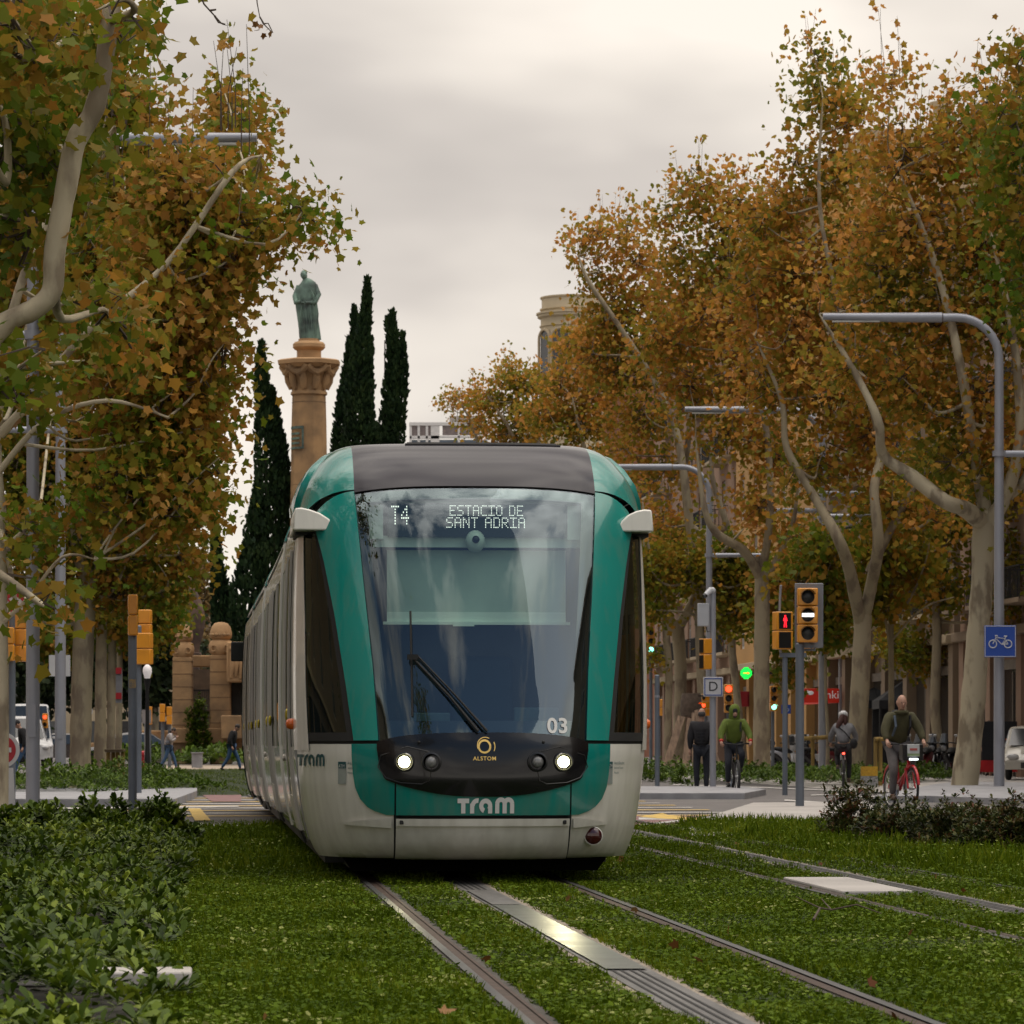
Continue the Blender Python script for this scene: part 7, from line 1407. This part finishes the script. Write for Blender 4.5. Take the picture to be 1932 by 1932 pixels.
# cars
CGL=mat('car_glass',(.02,.025,.03),.08,var=.2,coat=.3)
def car(label,loc,rz,c,L=4.3,Wd=1.78,H=1.5,kind='hatch',group=None):
    T=thing('parked_car' if kind!='van' else 'van',label,'car' if kind!='van' else 'van',loc,rz,group); h=Wd/2
    if kind=='van': pr=[(-L/2,.35),(-L/2,.95),(-L/2+.55,1.15),(-L/2+1.2,H-.1),(-L/2+1.7,H),(L/2-.05,H),(L/2,H-.2),(L/2,.35)]; bl=[(-L/2+.72,1.22),(-L/2+1.25,H-.18),(-L/2+1.75,H-.16),(-L/2+2.3,H-.18),(-L/2+2.3,1.22)]
    else: pr=[(-L/2,.30),(-L/2-.03,.55),(-L/2+.10,.72),(-L/2+1.0,.90),(-L/2+1.75,H-.08),(-L/2+2.3,H),(L/2-1.1,H-.03),(L/2-.30,1.0),(L/2-.02,.88),(L/2,.30)]; bl=[(-L/2+1.2,.93),(-L/2+1.82,H-.13),(-L/2+2.3,H-.07),(L/2-1.15,H-.10),(L/2-.55,.98)]
    b=MB(); n=len(pr)
    rings=[(-h,.96),(-h*.985,1.0),(h*.985,1.0),(h,.96)]
    vs=[]
    for xx,s in((-h,.0),(h,.0)): pass
    def X(z,x): return x*(1-.16*max(0,(z-.95))/(H-.95)) if z>.95 else x*(1-.05*max(0,.5-z))
    g=[]
    for x in(-h,-h*.9,-h*.5,0,h*.5,h*.9,h):
        e=.06*(abs(x)/h)**4
        for (y,z) in pr: g.append((X(z,x),y*(1-e*1.2),z-(.05*(abs(x)/h)**6 if z>.6 else 0)))
    m=7; b.add(g,[(i*n+j,i*n+(j+1)%n,(i+1)*n+(j+1)%n,(i+1)*n+j) for i in range(m-1) for j in range(n)]+[tuple(range(n)),tuple(range((m-1)*n,m*n))[::-1]]); b.build('body',c,T,smooth=40,bevel=.02)
    for s in(-1,1):
        b=MB(); b.add([(s*(abs(X(z,h))+.006),y,z) for y,z in bl]+[(s*(abs(X(z,h))-.03),y,z) for y,z in bl],[tuple(range(5)),tuple(range(5,10))]+[(i,(i+1)%5,5+(i+1)%5,5+i) for i in range(5)]); b.build('side_window',CGL,T,smooth=None)
        for y in(-L/2+.80,L/2-.80):
            w=MB().torus((s*(h-.10),y,.32),.235,.088,'x',28,10).build('wheel',TYRE,T,smooth=60); q=MB(); q.lathe([(0,s*.0),(.05,s*.03),(.21,s*.02),(.22,-s*.02)],20,(s*(h-.02),y,.32),'x'); 
            for i in range(8): a=2*PI*i/8; q.tube([(s*(h+.01),y,.32),(s*(h+.005),y+.2*math.cos(a),.32+.2*math.sin(a))],.014,5)
            q.build('rim',RIM,w)
        MB().box((s*(h+.08),-L/2+1.55,.98 if kind!='van' else 1.25),(.16,.10,.12)).build('mirror',c,T,bevel=.03)
        MB().ball((s*(h-.22),-L/2+.06,.66 if kind!='van' else .85),(.17,.07,.08),12,8).build('headlight',mat('headlight_clear',(.5,.5,.5),.15,coat=.4),T,smooth=80)
    (y0,z0),(y1,z1)=(pr[3],pr[4]) if kind!='van' else (pr[2],pr[3]); b=MB(); o_=.02
    b.add([(-X(z0+.05,h)*.88,y0+.06,z0+.05+o_),(X(z0+.05,h)*.88,y0+.06,z0+.05+o_),(X(z1,h)*.90,y1-.02,z1+o_-.02),(-X(z1,h)*.90,y1-.02,z1+o_-.02)],[(0,1,2,3)]); b.build('windscreen',CGL,T,smooth=None)
    MB().box((0,-L/2-.035,.42),(.9,.03,.16)).build('grille',BLK,T,bevel=.01)
    return T
car('pearl white car parked at the right edge of the photo',M_(1957,104),R(-8),mat('car_pearl',(.50,.48,.42),.22,var=.05,coat=.6),L=4.4,H=1.52)
car('dark car with rounded bonnet behind the two left signal posts',M_(238,168),R(-70),mat('car_black',(.012,.013,.016),.2,coat=.6),group='vehicles in the left street')
car('silver grey car behind the walking woman, only its roof visible',M_(292,205),R(-80),mat('car_silver',(.33,.34,.36),.25,.3,coat=.5),group='vehicles in the left street')
car('white van at far left between the trunk and the lamp post',M_(28,150),R(20),mat('van_white',(.50,.50,.50),.35,coat=.3),L=4.8,Wd=1.9,H=2.1,kind='van',group='vehicles in the left street')
car('larger white lorry cab behind the van at far left',M_(52,170),R(10),mat('van_white',(.5,.5,.5),.35),L=5.2,Wd=2.1,H=2.8,kind='van',group='vehicles in the left street')
car('dark hatchback far off between the second lamp post and the left lamp post',M_(98,180),R(-75),mat('car_brown',(.05,.04,.035),.25,coat=.5),group='vehicles in the left street')
